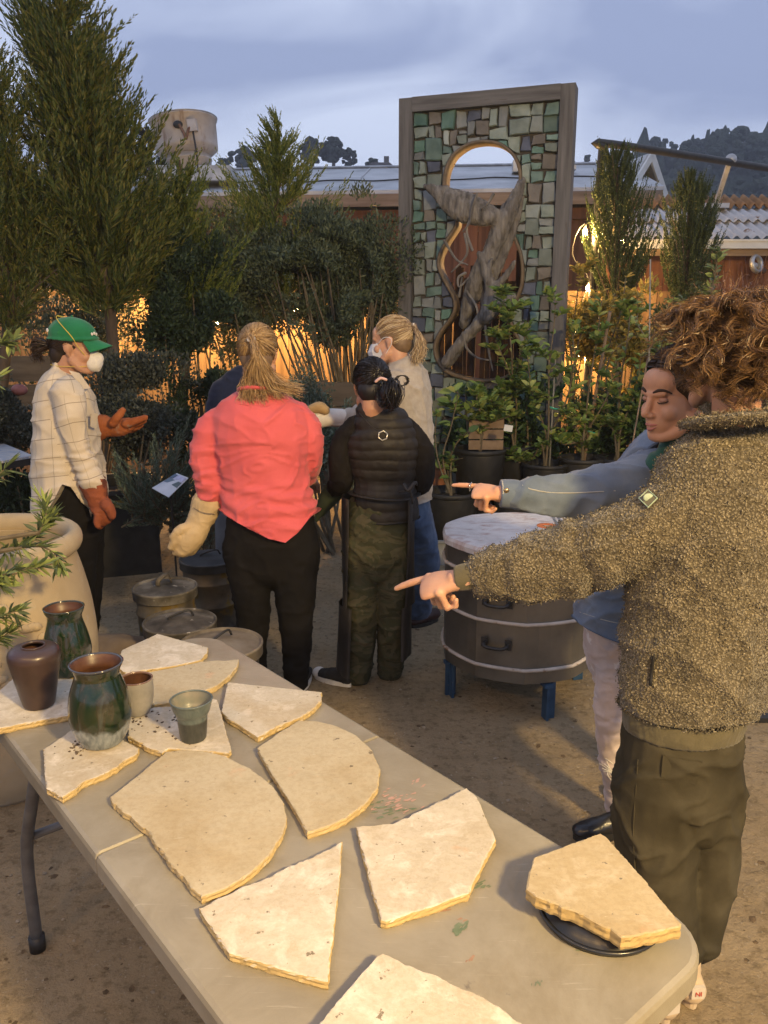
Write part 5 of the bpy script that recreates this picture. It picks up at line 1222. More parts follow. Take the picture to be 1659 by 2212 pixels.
pot((2.05, 5.0), .16, .35, 'black nursery pot of the upright sapling behind the curly head'); pot((1.75, 5.1), .16, .35, 'black nursery pot of the round-leaved sapling'); pot((1.9, 6.4), .16, .32, 'black nursery pot of the lit fine-leaved sapling')
# stakes, ties and tags
m_stake = mat('wooden_stake', [(.16, .11, .07), (.25, .18, .12)], 12, rough=.85); m_pst = mat('pale_stake', [(.17, .17, .16), (.24, .24, .22)], 10, rough=.7); m_tie = mat('green_tie', [(.03, .25, .18), (.05, .33, .25)], 10, rough=.5)
def stake(lab, a, b, r, m, ties=()):
    t = thing('plant_stake', lab, 'stake', a); ob('rod', tube([a, b], [r, r * .9], n=8), m, t, True)
    for f_ in ties: c = Vector(a).lerp(Vector(b), f_); ob('tie', tube([c + V(-.025, -.012, .01), c + V(0, -.02, 0), c + V(.06, -.01, -.015)], [(.003, .008)], n=6, sub=3), m_tie, t, True)
p5 = V(PT5[0], PT5[1], PT5[2] - .15); e5 = A(1318, 672, PT5[1] + .1); stake('thick brown wooden stake leaning behind the citrus with green tie', p5, e5, .013, m_stake, (.28,))
p4 = V(PT4[0] + .03, PT4[1], PT4[2] - .15); stake('slim pale metal stake standing in the citrus pots', p4, A(1200, 770, PT4[1]), .007, m_pst, (.6,))
stake('slim grey stake with bright green tape behind the curly head', V(1.72, 5.08, .3), A(1405, 560, 5.1), .005, m_pst, (.72,))
stake('thin leaning cane beside the taped stake', V(1.55, 5.3, 0), A(1400, 770, 5.3), .006, m_stake)
tg = A(1098, 925, 5.6); t = thing('plant_tag', 'small white plant tag hanging among the citrus', 'tag', tg); ob('card', box(tg, (.06, .003, .045), Matrix.Rotation(.15, 3, 'Y')), m_pale, t); ob('loop', tube([tg + V(0, 0, .02), tg + V(.01, .02, .06)], [.0015], n=5), m_stem, t)
tg = A(1050, 938, 6.0); o = ob('wooden_crate', join(*[box(tg + V(0, 0, dz), (.26, .02, .07)) for dz in (-.08, 0, .08)]), m_stake); tag(o, 'slatted brown crate side behind the embossed pot', 'crate')
# pink fallen ball in the shrubs
pk = A(42, 842, 5.05)
o = ob('pink_buoy', ell(pk, (.05, .045, .036)), mat('faded_pink', [(.24, .085, .075), (.32, .13, .11)], 14, rough=.6), smooth=True); tag(o, 'faded pink ball resting in the left shrub', 'ball')

# olive reaching in from the left over the clay jar
g = np.random.default_rng(77); t = thing('olive_tree', 'olive branches with lance leaves reaching over the clay jar', 'tree', (-1.75, 2.35, 0))
OB = [([(-160, 1230), (-40, 1205), (30, 1185), (85, 1150), (110, 1120)], 2.45, 60), ([(30, 1185), (80, 1180), (118, 1195), (128, 1225)], 2.4, 40), ([(85, 1150), (100, 1110), (95, 1085)], 2.42, 24), ([(-160, 1260), (-30, 1250), (40, 1232), (90, 1222)], 2.3, 60),
      ([(-160, 1350), (-60, 1350), (0, 1330), (35, 1320)], 2.2, 50), ([(-160, 1400), (-50, 1390), (20, 1370)], 2.2, 46), ([(-150, 800), (-60, 770), (-5, 745), (30, 735)], 2.4, 34), ([(-150, 860), (-60, 840), (-10, 822)], 2.4, 20), ([(-140, 1100), (-60, 1060), (-10, 1030), (8, 1015)], 2.3, 30), ([(-120, 1190), (-30, 1240), (0, 1265)], 2.3, 40)]
P_, D_, st = [], [], []
for S, Y, n_ in OB:
    c = catmull(arr([A(x, y, Y) for x, y in S]), 6); st.append(tube(c, list(np.linspace(.0035, .0012, len(c))), n=6))
    tg_ = np.gradient(c, axis=0)
    for k in range(int(n_ * 1.7)):
        i = g.integers(max(0, len(c) - 18), len(c)); a = g.uniform(0, 6.28); o = np.array([math.cos(a), math.sin(a) * .7, math.sin(a * 1.7)]); P_.append(c[i]); D_.append(tg_[i] / np.linalg.norm(tg_[i]) * g.uniform(.5, 1.1) + o * .75)
P_, D_ = np.array(P_), np.array(D_); n = len(P_)
ob('leaves', leaves(P_, D_, .058 * g.uniform(.6, 1.3, n), .0068 * g.uniform(.7, 1.3, n), g, .2, .1), m_olive, t)
st += [tube([(-1.75, 2.35, 0), (-1.72, 2.38, .6), (-1.7, 2.4, 1.2), (-1.72, 2.4, 1.75)], [.03, .026, .02, .01], n=8, sub=3)]
for S, Y, n_ in OB: st.append(tube([V(-1.71, 2.39, A(*S[0], Y).z - .1), A(*S[0], Y)], [.009, .007], n=6))
ob('branches', join(*st), m_stem, t)
# ------------------------------------------------------------------ people: tools
FWD = Vector((0, math.cos(PITCH), -math.sin(PITCH)))
def mpp(p): return (Vector(p) - cam.location).dot(FWD) / FOC          # metres per picture pixel at p
def tD(L, ratio=1.0, sub=4, n=20, up=(0, 1, 0), rend=True):
    """limb or trunk through picture points: (x, y, distance, half width in pixels[, depth ratio])"""
    pts, rad = [], []
    for q in L:
        p = A(q[0], q[1], q[2]); r = q[3] * mpp(p); k = q[4] if len(q) > 4 else ratio
        pts.append(p); rad.append((r, r * k))
    return tube(pts, rad, n=n, up=up, sub=sub, round_ends=rend)
def thin(L, f=.8, dr=0): return [(q[0], q[1], q[2], max(4, q[3] * f - dr)) + tuple(q[4:]) for q in L]
def seg_t(co, a, b):
    a, b = np.array(tuple(a)), np.array(tuple(b)); d = b - a; L = np.linalg.norm(d); d /= L
    t = (co - a) @ d; dist = np.linalg.norm(co - a - np.outer(t, d), axis=1); return t, L, dist
def ringfold(co, a, b, period, amp, rad, seed=0, wob=1.6):
    t, L, dist = seg_t(co, a, b); m = np.clip((rad - dist) / (rad * .35), 0, 1) * np.clip((t + .02) / .05, 0, 1) * np.clip((L + .02 - t) / .05, 0, 1)
    n1 = vnoise(co * 9 + seed, seed); ph = t / period * 2 * math.pi + wob * 2.2 * n1 + 1.2 * vnoise(co * 23 + seed, seed + 1)
    w = .5 + .5 * np.sin(ph); w = 2 * w ** .45 - 1.25
    return m * amp * w * np.clip(.55 + .9 * vnoise(co * 8 + 5 + seed, seed + 2), .05, 1.25)
def wrink(co, amp=.005, sc=(8, 8, 13), seed=0):
    sc = np.array(sc, float); wv = np.stack([vnoise(co * sc * .6 + 11, seed + 6), vnoise(co * sc * .6 + 23, seed + 7), vnoise(co * sc * .6 + 37, seed + 8)], 1)
    q = co * sc + wv * .9; a = vnoise(q * .7, seed); r = 1 - np.abs(vnoise(q * 1.15 + 9, seed + 4)); r2 = 1 - np.abs(vnoise(q[:, [1, 2, 0]] * np.array([1.6, 2.2, 1.6]) + 5, seed + 9))
    return amp * (.8 * a + 1.3 * (r ** 5 - .2) + .8 * (r2 ** 6 - .15))
def clampz(co, d, no, hem):
    """trim a garment at its hem: hem(x) is the lowest height allowed"""
    new = co + no * d[:, None]; h = hem(new[:, 0]); low = new[:, 2] < h; new[low, 2] = h[low]; return new - co
def hemD(pts, Y):
    P_ = sorted((A(x, y, Y).x, A(x, y, Y).z) for x, y in pts); X, Z = zip(*P_); return lambda x: np.interp(x, X, Z)
def frame(f, up=(0, 0, 1)):
    f = Vector(f).normalized(); r = f.cross(Vector(up)).normalized(); u = r.cross(f); return Matrix((r, f, u)).transposed()   # columns: right, forward, up
def headM(c, f, up=(0, 0, 1), s=1.0): return Matrix.Translation(c) @ frame(f, up).to_4x4() @ Matrix.Scale(s, 4)
def L_(M, x, y, z): return M @ Vector((x, y, z))
def hell(M, c, r, rot=None): 
    q = M.to_3x3() if rot is None else M.to_3x3() @ rot
    return ell(M @ Vector(c), r, q, 18, 12)
def head_prims(M, ear=True, face=True, neck=None):
    s = M.to_scale().x
    def tb(L, r): return tube([L_(M, *p) for p in L], [k * s for k in r], n=12, sub=3, round_ends=True)
    o = [hell(M, (0, -.014, .038), (.0735, .094, .084)), hell(M, (0, .03, -.025), (.060, .062, .082)), hell(M, (0, .055, -.055), (.044, .042, .052)), hell(M, (0, .074, -.098), (.024, .019, .018)),
         hell(M, (0, .062, .045), (.052, .034, .042)), tb([(-.054, .01, -.055), (-.042, .045, -.088), (-.015, .073, -.101)], [.02, .018, .015]), tb([(.054, .01, -.055), (.042, .045, -.088), (.015, .073, -.101)], [.02, .018, .015]),
         tube([L_(M, 0, -.022, -.045), L_(M, 0, -.03, -.095), neck if neck is not None else L_(M, 0, -.045, -.20)], [.057 * s, .053 * s, .058 * s], n=14, sub=4, round_ends=True)]
    if face:
        o += [hell(M, (.036, .064, -.032), (.023, .024, .024)), hell(M, (-.036, .064, -.032), (.023, .024, .024)), tb([(0, .088, .018), (0, .100, -.008), (0, .113, -.030)], [.008, .0095, .0115]), hell(M, (0, .112, -.034), (.0115, .011, .009)), hell(M, (.011, .101, -.038), (.0085, .010, .0075)), hell(M, (-.011, .101, -.038), (.0085, .010, .0075)),
              tb([(-.036, .080, .021), (0, .090, .018), (.036, .080, .021)], [.010, .0095, .010]), tb([(-.021, .083, -.066), (-.008, .0935, -.0625), (0, .0935, -.064), (.008, .0935, -.0625), (.021, .083, -.066)], [.004, .0065, .006, .0065, .004]), tb([(-.019, .083, -.069), (0, .0935, -.0755), (.019, .083, -.069)], [.004, .0075, .004])]
    if ear:
        for k in (-1, 1): o += [hell(M, (.073 * k, -.006, .0), (.009, .017, .026), Matrix.Rotation(.25 * k, 3, 'Z')), hell(M, (.071 * k, -.002, -.026), (.008, .010, .011)), tb([(.076 * k, -.016, .022), (.081 * k, -.022, .008), (.078 * k, -.016, -.014)], [.005, .006, .005])]
    return o
def hand_prims(w, f, n, th, curls, sc=1.0, thumb=None, kn=None, fr=1.0):
    """w wrist point, f pointing direction, n back-of-hand normal, th side of the thumb"""
    f = Vector(f).normalized(); n = Vector(n); n = (n - f * n.dot(f)).normalized(); t = f.cross(n) * th
    pt = lambda a, b, c: Vector(w) + (f * a + t * b + n * c) * sc
    o = [tube([pt(-.03, 0, 0), pt(0, 0, 0), pt(.03, .002, .001), pt(.065, .003, .002), pt(.088, .002, .0)], [(.026 * sc, .020 * sc), (.027 * sc, .0195 * sc), (.034 * sc, .0175 * sc), (.041 * sc, .016 * sc), (.040 * sc, .013 * sc)], n=18, sub=3, up=n, round_ends=True)]
    kn = kn or [(.090, .033), (.094, .0115), (.087, -.0105), (.077, -.031)]; ln = [(.042, .026, .021), (.046, .029, .022), (.042, .027, .021), (.034, .021, .019)]
    for k in range(4):
        p = pt(kn[k][0] - .012, kn[k][1], .001); a = 0; q = [p]; 
        sp = Vector(t) * (kn[k][1] * 1.2)
        first = True
        for L, c in zip(ln[k], curls[k]):
            a += R(c); d = (f * math.cos(a) - n * math.sin(a) + sp * (1 if a < .6 else .2)).normalized(); q.append(q[-1] + d * (L + (.012 if first else 0)) * sc); first = False
        r0 = (.0088, .0092, .0088, .0078)[k] * sc * (fr if k else 1)
        o.append(tube(q, [r0, r0 * 1.02, r0 * .93, r0 * .74], n=12, sub=1, round_ends=True))
        for j in (1, 2): o.append(ell(q[j], r0 * (1.05 if j == 1 else .97), n=10, m=8))
        o.append(ell(p + f * .004 * sc + n * .003 * sc, r0 * 1.12, n=10, m=8))
    th_ = thumb or [(.018, .026, -.006), (.045, .046, -.018), (.072, .045, -.030), (.094, .034, -.036)]
    o.append(tube([pt(*q) for q in th_], [.017 * sc, .0125 * sc, .0105 * sc, .0078 * sc], n=12, sub=2, round_ends=True))
    return o
CURL_POINT = [(6, 4, 3), (78, 88, 50), (82, 92, 50), (84, 92, 50)]
KN_FIST = [(.090, .033), (.091, .0115), (.074, -.0105), (.055, -.031)]
CURL_RELAX = [(18, 25, 15), (22, 30, 18), (26, 32, 18), (30, 34, 18)]

def strands(name, C, r, mt, parent, tip=.35):
    C = np.asarray(C, float); N, K, _ = C.shape
    T = np.gradient(C, axis=1); T /= np.linalg.norm(T, axis=2)[..., None] + 1e-9
    rn = np.random.default_rng(N).normal(0, 1, (N, 1, 3)); a = np.cross(T, rn); a /= np.linalg.norm(a, axis=2)[..., None] + 1e-9
    rr = (np.linspace(1, tip, K) * np.minimum(1, np.linspace(.6, 4, K)))[None, :, None] * (np.broadcast_to(r, N)[:, None, None]) * 1.25
    v = np.stack([C - rr * a, C + rr * a], 2).reshape(-1, 3)
    i = np.arange(N)[:, None] * K * 2 + np.arange(K - 1)[None, :] * 2; f = np.stack([i, i + 1, i + 3, i + 2], -1).reshape(-1, 4)
    o = ob(name, me(name, v, f, True), mt, parent); return o
def hairmat(name, cols, rough=.38, spec=.35):
    m, nt, b = nodes(name); g = nt.nodes.new('ShaderNodeNewGeometry'); r = ramp(nt, cols, .05, .95)
    nt.links.new(g.outputs['Random Per Island'], r.inputs['Fac']); nt.links.new(r.outputs['Color'], b.inputs['Base Color']); b.inputs['Roughness'].default_value = rough; b.inputs['Specular IOR Level'].default_value = spec; return m
def slerp(a, b, t):
    a, b = nrm_(a), nrm_(b); d = np.clip((a * b).sum(1), -.999, .999); w = np.arccos(d)[:, None]
    return (np.sin((1 - t) * w) * a + np.sin(t * w) * b) / np.sin(w)
HC, HR = np.array([0, -.014, .038]), np.array([.0735, .094, .084])
def scalp_strands(M, tie, n, g, lift=.006, K=9, hair_line=None, jit=.02):
    """hair pulled over the skull to a tie; directions in head space"""
    u = nrm_(g.normal(0, 1, (n * 6, 3)))
    ok = hair_line(u) if hair_line else (u[:, 2] > -.25 - .6 * (u[:, 1] < 0))
    u = u[ok][:n]; n = len(u); b = np.repeat(np.array([tie], float), n, 0)
    b = nrm_(b) + g.normal(0, jit, (n, 3)); out = []
    for t in np.linspace(0, 1, K):
        q = slerp(u, b, t); k = lift * (.6 + .4 * math.sin(math.pi * t)) + g.uniform(0, .004, (n, 1)); out.append(q * (HR + k) + HC)
    C = np.stack(out, 1); Mm = np.array(M); return C @ Mm[:3, :3].T + Mm[:3, 3]
def hair_cap(name, M, parts, mt, parent, vox=.006, disp=None): return blob(name, parts, vox, mt, parent, smooth=3, disp=disp)

from mathutils.bvhtree import BVHTree
def hit(o, pts, lift=.001):
    """picture points laid on the seen surface of a garment"""
    m = o.data; bv = BVHTree.FromPolygons([v.co.copy() for v in m.vertices], [tuple(p.vertices) for p in m.polygons]); out = []
    for x, y in pts:
        d = ray(x, y).normalized(); h = bv.ray_cast(cam.location, d)
        p = h[0] if h[0] is not None else bv.find_nearest(cam.location + d * (Vector(m.vertices[0].co) - cam.location).length)[0]
        out.append(p - d * lift)
    return out
skin_l = mat('skin_light', [(.46, .255, .17), (.53, .31, .215)], 18, rough=.5, spec=.35, sss=.12, bump=.08, bscale=220, bdist=.001)
skin_m = mat('skin_medium', [(.38, .20, .125), (.45, .25, .165)], 18, rough=.5, spec=.35, sss=.12, bump=.08, bscale=220, bdist=.001)
def cloth(name, cols, scale=12, rough=.85, weave=420, wb=.25, sheen=.15, **k):
    m = mat(name, cols, scale, rough=rough, sheen=sheen, spec=.15, **k); nt = m.node_tree; b = nt.nodes['Principled BSDF']
    addbump(nt, b, noise(nt, mapv(nt), weave, 2), wb, .0015); addbump(nt, b, noise(nt, mapv(nt), 14, 5, .6), .25, .012); return m
def person(label, c, group=None):
    return thing('person', label, 'person', (c[0], c[1], 0), group=group)
def shoe(name, heel, toe, w, h, mt, sole_m, parent, ankle=.07, sole=.022, toe_m=None):
    """heel and toe ground points"""
    a, b = Vector(heel), Vector(toe); d = (b - a); L = d.length; d.normalize(); s = V(-d.y, d.x, 0)
    P0 = lambda t, z, k=0: a + d * (L * t) + V(0, 0, z) + s * k
    body = [tube([P0(.06, .045), P0(.25, .045), P0(.5, .04), P0(.72, .034), P0(.93, .03)], [(w * .62, .035), (w * .7, .04), (w * .72, .034), (w * .78, .026), (w * .6, .02)], n=18, up=(0, 0, 1), sub=3, round_ends=True),
            tube([P0(.16, .04), P0(.17, h), P0(.16, h + ankle * .3)], [(w * .55, w * .62), (w * .5, w * .6), (w * .5, w * .6)], n=16, sub=2, up=tuple(d))]
    o = blob(name, body, .006, mt, parent, smooth=3, disp=lambda co, no: clampz(co, wrink(co, .0015, (30, 30, 30)), no, lambda x: np.full(len(x), .012)))
    out = []
    for i in range(28):
        t = i / 28 * 2 * math.pi; cx = math.cos(t); sy = math.sin(t)
        out.append(P0(.5 + .52 * cx, 0) + s * (w * (.80 + .1 * cx) * sy * (1 - .12 * (cx < -.3))))
    ob('sole', prism([(p.x, p.y) for p in out], .0005, sole), sole_m, o)
    if toe_m: ob('toe_cap', ell(P0(.90, .030), (L * .15, w * .82, .027), Matrix((d, s, V(0, 0, 1))).transposed(), 16, 10), toe_m, o, True)
    return o
m_white = mat('white_rubber', [(.55, .53, .49), (.66, .64, .6)], 14, rough=.6)
m_blk_cloth = cloth('black_cloth', [(.005, .0045, .0045), (.010, .009, .009)], 9, sheen=0)
m_blk_shoe = mat('black_canvas', [(.012, .012, .013), (.028, .027, .027)], 40, rough=.8)

# ------------------------------------------------------------------ person in the pink sweatshirt
g = np.random.default_rng(101)
pp = person('person in coral pink sweatshirt seen from behind with long fair ponytail and cream glove', (-.5, 3.54))
T_ = [(566, 836, 3.51, 36), (567, 853, 3.51, 60), (566, 872, 3.515, 88), (565, 900, 3.52, 102), (564, 935, 3.525, 106), (566, 990, 3.53, 101), (572, 1050, 3.53, 97), (580, 1100, 3.53, 106), (586, 1165, 3.53, 110)]
SL = [(486, 894, 3.54, 28), (458, 932, 3.54, 36), (447, 972, 3.54, 36), (450, 1008, 3.54, 35), (455, 1042, 3.54, 33), (455, 1068, 3.54, 27)]
SR = [(642, 894, 3.54, 28), (664, 930, 3.55, 31), (671, 965, 3.56, 29), (668, 998, 3.61, 28), (660, 1022, 3.70, 27), (655, 1034, 3.76, 24)]
LL = [(534, 1180, 3.53, 54), (540, 1250, 3.53, 46), (546, 1320, 3.54, 37), (547, 1400, 3.55, 30), (547, 1468, 3.56, 27)]
LR = [(636, 1180, 3.53, 54), (637, 1250, 3.53, 49), (638, 1320, 3.52, 40), (640, 1400, 3.51, 32), (640, 1474, 3.50, 26)]
HM = headM(A(558, 766, 3.53), (.02, 1, -.08), s=1.0)
gw = A(455, 1085, 3.54)
blob('body', head_prims(HM, neck=A(566, 850, 3.52)) + [tD(thin(T_, .6), .5), tD(thin(SL, .45)), tD(thin(SR, .45)), tD(thin(LL, .5)), tD(thin(LR, .5)), tD([(585, 1130, 3.53, 62), (585, 1190, 3.53, 60)], .6)] + hand_prims(A(662, 1036, 3.78), (0.1, 1, -.3), (0, .3, 1), 1, CURL_RELAX), .007, skin_l, pp, 3)
e0, e1, e2 = A(452, 950, 3.54), A(450, 1000, 3.54), A(455, 1072, 3.54)
hem = hemD([(440, 1095), (482, 1097), (540, 1120), (590, 1143), (625, 1153), (650, 1135), (676, 1105), (720, 1090)], 3.53)
def dpink(co, no):
    d = wrink(co, .0085, (6.5, 6.5, 9), 3) + ringfold(co, e0, e2, .05, .014, .085, 2) + ringfold(co, A(682, 940, 3.56), A(675, 1010, 3.62), .05, .006, .08, 5)
    zz = co[:, 2]; m = np.clip((1.05 - zz) / .06, 0, 1) * np.clip((zz - .84) / .05, 0, 1); tor = np.clip((co[:, 0] - A(478, 1050, 3.53).x) / .03, 0, 1)
    d += m * tor * .006 * np.sin(zz * 95 + 2.6 * vnoise(co * np.array([5, 5, 9]), 7) + co[:, 0] * 9)
    return clampz(co, d, no, hem)
m_pink = cloth('coral_sweatshirt', [(.54, .095, .105), (.64, .125, .135)], 6, wb=.3, weave=300)
sw = blob('sweatshirt', [tD(T_, .68), tD(SL), tD(SR)], .0075, m_pink, pp, 5, disp=dpink)
ob('yoke_seam', tube(hit(sw, [(470, 876), (510, 872), (560, 878), (610, 872), (655, 884)], 0), [.0016], n=6, sub=4), m_pink, sw, True)
ob('collar', tube([L_(HM, .066 * math.cos(t), -.04 + .066 * math.sin(t), -.150 - .010 * math.sin(t)) for t in np.linspace(0, 2 * math.pi, 21)], [(.022, .010)], n=10, up=(0, 0, 1)), m_pink, sw, True)
blob('trousers', [tD([(584, 1090, 3.53, 92), (585, 1130, 3.53, 97), (585, 1180, 3.53, 101), (585, 1215, 3.53, 92)], .60), tD(LL, .95), tD(LR, .95)], .0095, m_blk_cloth, pp, 5, disp=lambda co, no: wrink(co, .004, (9, 9, 15), 11) + ringfold(co, A(545, 1380, 3.55), A(547, 1470, 3.56), .04, .004, .09, 3) + ringfold(co, A(640, 1380, 3.51), A(640, 1476, 3.5), .04, .004, .09, 4))
f0, f1 = P(548, 1496, 0), P(640, 1508, 0)
shoe('shoe', (f0.x, 3.52, 0), (f0.x - .03, 3.78, 0), .045, .08, m_blk_shoe, m_white, pp); shoe('shoe', (f1.x, 3.47, 0), (f1.x + .03, 3.73, 0), .045, .08, m_blk_shoe, m_white, pp)
# cream gauntlet glove
m_glove = mat('cream_leather', [(.42, .31, .17), (.52, .40, .24)], 14, rough=.7, bump=.35, bscale=40, bdist=.004, spots=((.22, .15, .08), 16, .68))
gl = blob('glove', [tD([(447, 1086, 3.54, 33), (440, 1108, 3.54, 31), (428, 1132, 3.53, 27), (418, 1152, 3.52, 29), (404, 1172, 3.52, 27), (392, 1186, 3.52, 20)], .8), tD([(408, 1138, 3.50, 12), (388, 1146, 3.49, 11), (374, 1160, 3.49, 8)], 1), tD([(390, 1160, 3.50, 14), (378, 1172, 3.50, 11), (370, 1182, 3.50, 8)]), tD([(400, 1172, 3.52, 14), (386, 1188, 3.52, 11), (380, 1194, 3.53, 8)]), tD([(412, 1176, 3.54, 13), (402, 1192, 3.55, 11), (396, 1196, 3.56, 9)]), tD([(424, 1172, 3.56, 12), (416, 1188, 3.57, 10), (410, 1194, 3.58, 8)])], .005, m_glove, pp, 3, disp=lambda co, no: wrink(co, .002, (25, 25, 25), 5))
q = A(447, 1084, 3.54)
ob('stitching', tube([A(418, 1097, 3.49), A(440, 1108, 3.475), A(468, 1110, 3.49)], [.0015], n=6, sub=3), mat('grey_print', [(.18, .14, .09), (.25, .2, .14)], 60), gl, True)
# hair
h_fair = hairmat('fair_hair', [(.18, .11, .055), (.34, .22, .11), (.50, .35, .18), (.40, .27, .14)])
h_fairs = mat('fair_hair_base', [(.13, .08, .045), (.2, .13, .07)], 20, rough=.5, stretch=(8, 8, 1))
blob('hair', [hell(HM, (0, -.018, .043), (.081, .100, .090)), hell(HM, (0, -.05, -.02), (.07, .058, .062))], .006, h_fairs, pp, 3)
tie = L_(HM, -.008, -.122, .062); td = (-.06, -1.0, .27)
C = scalp_strands(HM, td, 1500, g, .012, hair_line=lambda u: (u[:, 2] > -.75) & ~((np.abs(u[:, 0]) > .8) & (u[:, 2] < -.15)) & (u[:, 1] < .75)); strands('hair_strands', C, .0011, h_fair, pp)
def lock(n, ends, g, K=14, spread=.012, mid=None, fan=.5, fly=.004):
    """tail of hair from the tie through picture-space targets"""
    out = []
    for k in range(n):
        e = ends[g.integers(len(ends))]; pts = [tie + V(*g.normal(0, .007, 3))] + [A(*q) + V(*(g.normal(0, spread, 3) * (.5 + fan * i))) for i, q in enumerate(e)]
        c = catmull(arr(pts), 6); idx = np.linspace(0, len(c) - 1, K).astype(int); out.append(c[idx] + g.normal(0, fly * .2, (K, 3)))
    return np.array(out)
E1 = [[(552, 762, 3.37), (545, 810, 3.40), (540, 850, 3.43), (544, 878, 3.44)], [(550, 762, 3.37), (538, 800, 3.40), (530, 835, 3.43), (528, 862, 3.44)], [(556, 762, 3.37), (558, 810, 3.39), (562, 842, 3.42), (568, 862, 3.43)]]
E2 = [[(556, 762, 3.37), (572, 800, 3.39), (592, 830, 3.42), (625, 846, 3.44)], [(558, 760, 3.37), (578, 795, 3.39), (604, 826, 3.42), (648, 842, 3.45)], [(555, 764, 3.37), (565, 805, 3.39), (582, 838, 3.42), (606, 852, 3.44)]]
strands('ponytail', np.concatenate([lock(620, E1, g, spread=.009), lock(520, E2, g, spread=.008)]), .0012, h_fair, pp)
ob('hair_tie', xf(lathe([(.013 + .006 * math.cos(t), .006 * math.sin(t)) for t in np.linspace(0, 2 * math.pi, 9)[:-1]], 20, closed=True), Matrix.Translation(tie + V(.002, -.006, -.004)) @ Matrix.Rotation(R(35), 4, 'X')), m_white, pp, True)

# ------------------------------------------------------------------ person in the black quilted vest
g = np.random.default_rng(102)
pv_ = person('person in black quilted vest and camouflage trousers with black hair in a bun', (-.03, 3.62))
T_ = [(803, 880, 3.56, 30), (808, 897, 3.565, 48), (818, 918, 3.575, 68), (828, 965, 3.59, 80), (832, 1015, 3.61, 77), (832, 1058, 3.6, 69), (832, 1090, 3.6, 72), (832, 1140, 3.6, 77)]
SL = [(770, 918, 3.60, 22), (744, 955, 3.61, 28), (736, 1000, 3.6, 27), (738, 1036, 3.63, 25), (728, 1052, 3.72, 21), (718, 1058, 3.80, 18)]
SR = [(874, 922, 3.60, 22), (904, 962, 3.61, 28), (914, 1008, 3.6, 27), (908, 1042, 3.63, 25), (896, 1050, 3.72, 21), (884, 1056, 3.80, 18)]
LL = [(780, 1190, 3.6, 42), (780, 1280, 3.6, 38), (778, 1350, 3.61, 34), (775, 1410, 3.62, 33), (772, 1452, 3.63, 32)]
LR = [(850, 1190, 3.6, 40), (850, 1280, 3.6, 36), (848, 1350, 3.62, 32), (845, 1410, 3.66, 30), (842, 1448, 3.69, 28)]
HM = headM(A(803, 838, 3.60), (-.12, 1, -.34), s=.98)
blob('body', head_prims(HM, neck=A(805, 898, 3.575)) + [tD(thin(T_, .6), .5), tD(thin(SL, .65)), tD(thin(SR, .65)), tD(thin(LL, .5)), tD(thin(LR, .5)), tD([(815, 1130, 3.6, 60), (815, 1190, 3.6, 60)], .6)] + hand_prims(A(884, 1056, 3.82), (.1, .9, -.35), (0, .3, 1), -1, CURL_RELAX), .007, skin_m, pv_, 3)
m_puff = mat('quilted_nylon', [(.011, .009, .008), (.02, .017, .015)], 9, rough=.6, spec=.3, bump=.3, bscale=45, bdist=.006)
hem = hemD([(740, 1128), (830, 1133), (920, 1128)], 3.5)
def dvest(co, no):
    z = co[:, 2]; q = np.abs(np.sin((z + .006 * vnoise(co * 9, 2)) * math.pi / .0465)); m = np.clip((1.40 - z) / .05, 0, 1)
    belt = np.exp(-((z - 1.005) / .02) ** 2)
    return clampz(co, m * (.008 * q ** .4 - .006) + .003 * fbm(co * 22, 3, 3) - .012 * belt, no, hem)
vest = blob('vest', [tD(T_, .68), ell(A(804, 884, 3.575), (.075, .07, .045))], .006, m_puff, pv_, 3, disp=dvest)
m_fuzz = cloth('black_fuzzy_knit', [(.006, .005, .005), (.013, .011, .010)], 20, weave=120, wb=.8, sheen=0)
blob('sleeve', [tD(SL)], .007, m_fuzz, pv_, 3, disp=lambda co, no: wrink(co, .004, (14, 14, 14), 4)); blob('sleeve', [tD(SR)], .007, m_fuzz, pv_, 3, disp=lambda co, no: wrink(co, .004, (14, 14, 14), 5))
m_camo = None
def camo():
    m, nt, b = nodes('camouflage'); v = mapv(nt, (1, 1, 1.6)); r = nt.nodes.new('ShaderNodeValToRGB'); r.color_ramp.interpolation = 'CONSTANT'; e = r.color_ramp.elements
    for k, (p_, c) in enumerate(((0, (.032, .034, .018)), (.42, (.085, .080, .045)), (.52, (.055, .062, .03)), (.62, (.12, .105, .065)))):
        (e[k] if k < 2 else e.new(p_)).position = p_
    for k, c in enumerate([(.035, .036, .02), (.058, .053, .031), (.046, .048, .027), (.074, .066, .041)]): e[k].color = c + (1,)
    nt.links.new(noise(nt, v, 9, 3, .5, .7), r.inputs['Fac']); nt.links.new(r.outputs['Color'], b.inputs['Base Color']); b.inputs['Roughness'].default_value = .9; b.inputs['Specular IOR Level'].default_value = .1
    addbump(nt, b, noise(nt, v, 16, 5), .3, .01); return m
blob('trousers', [tD([(815, 1100, 3.6, 66), (815, 1140, 3.6, 72), (815, 1190, 3.6, 75), (815, 1215, 3.6, 66)], .72), tD(LL), tD(LR)], .007, camo(), pv_, 4, disp=lambda co, no: wrink(co, .006, (10, 10, 13), 21))
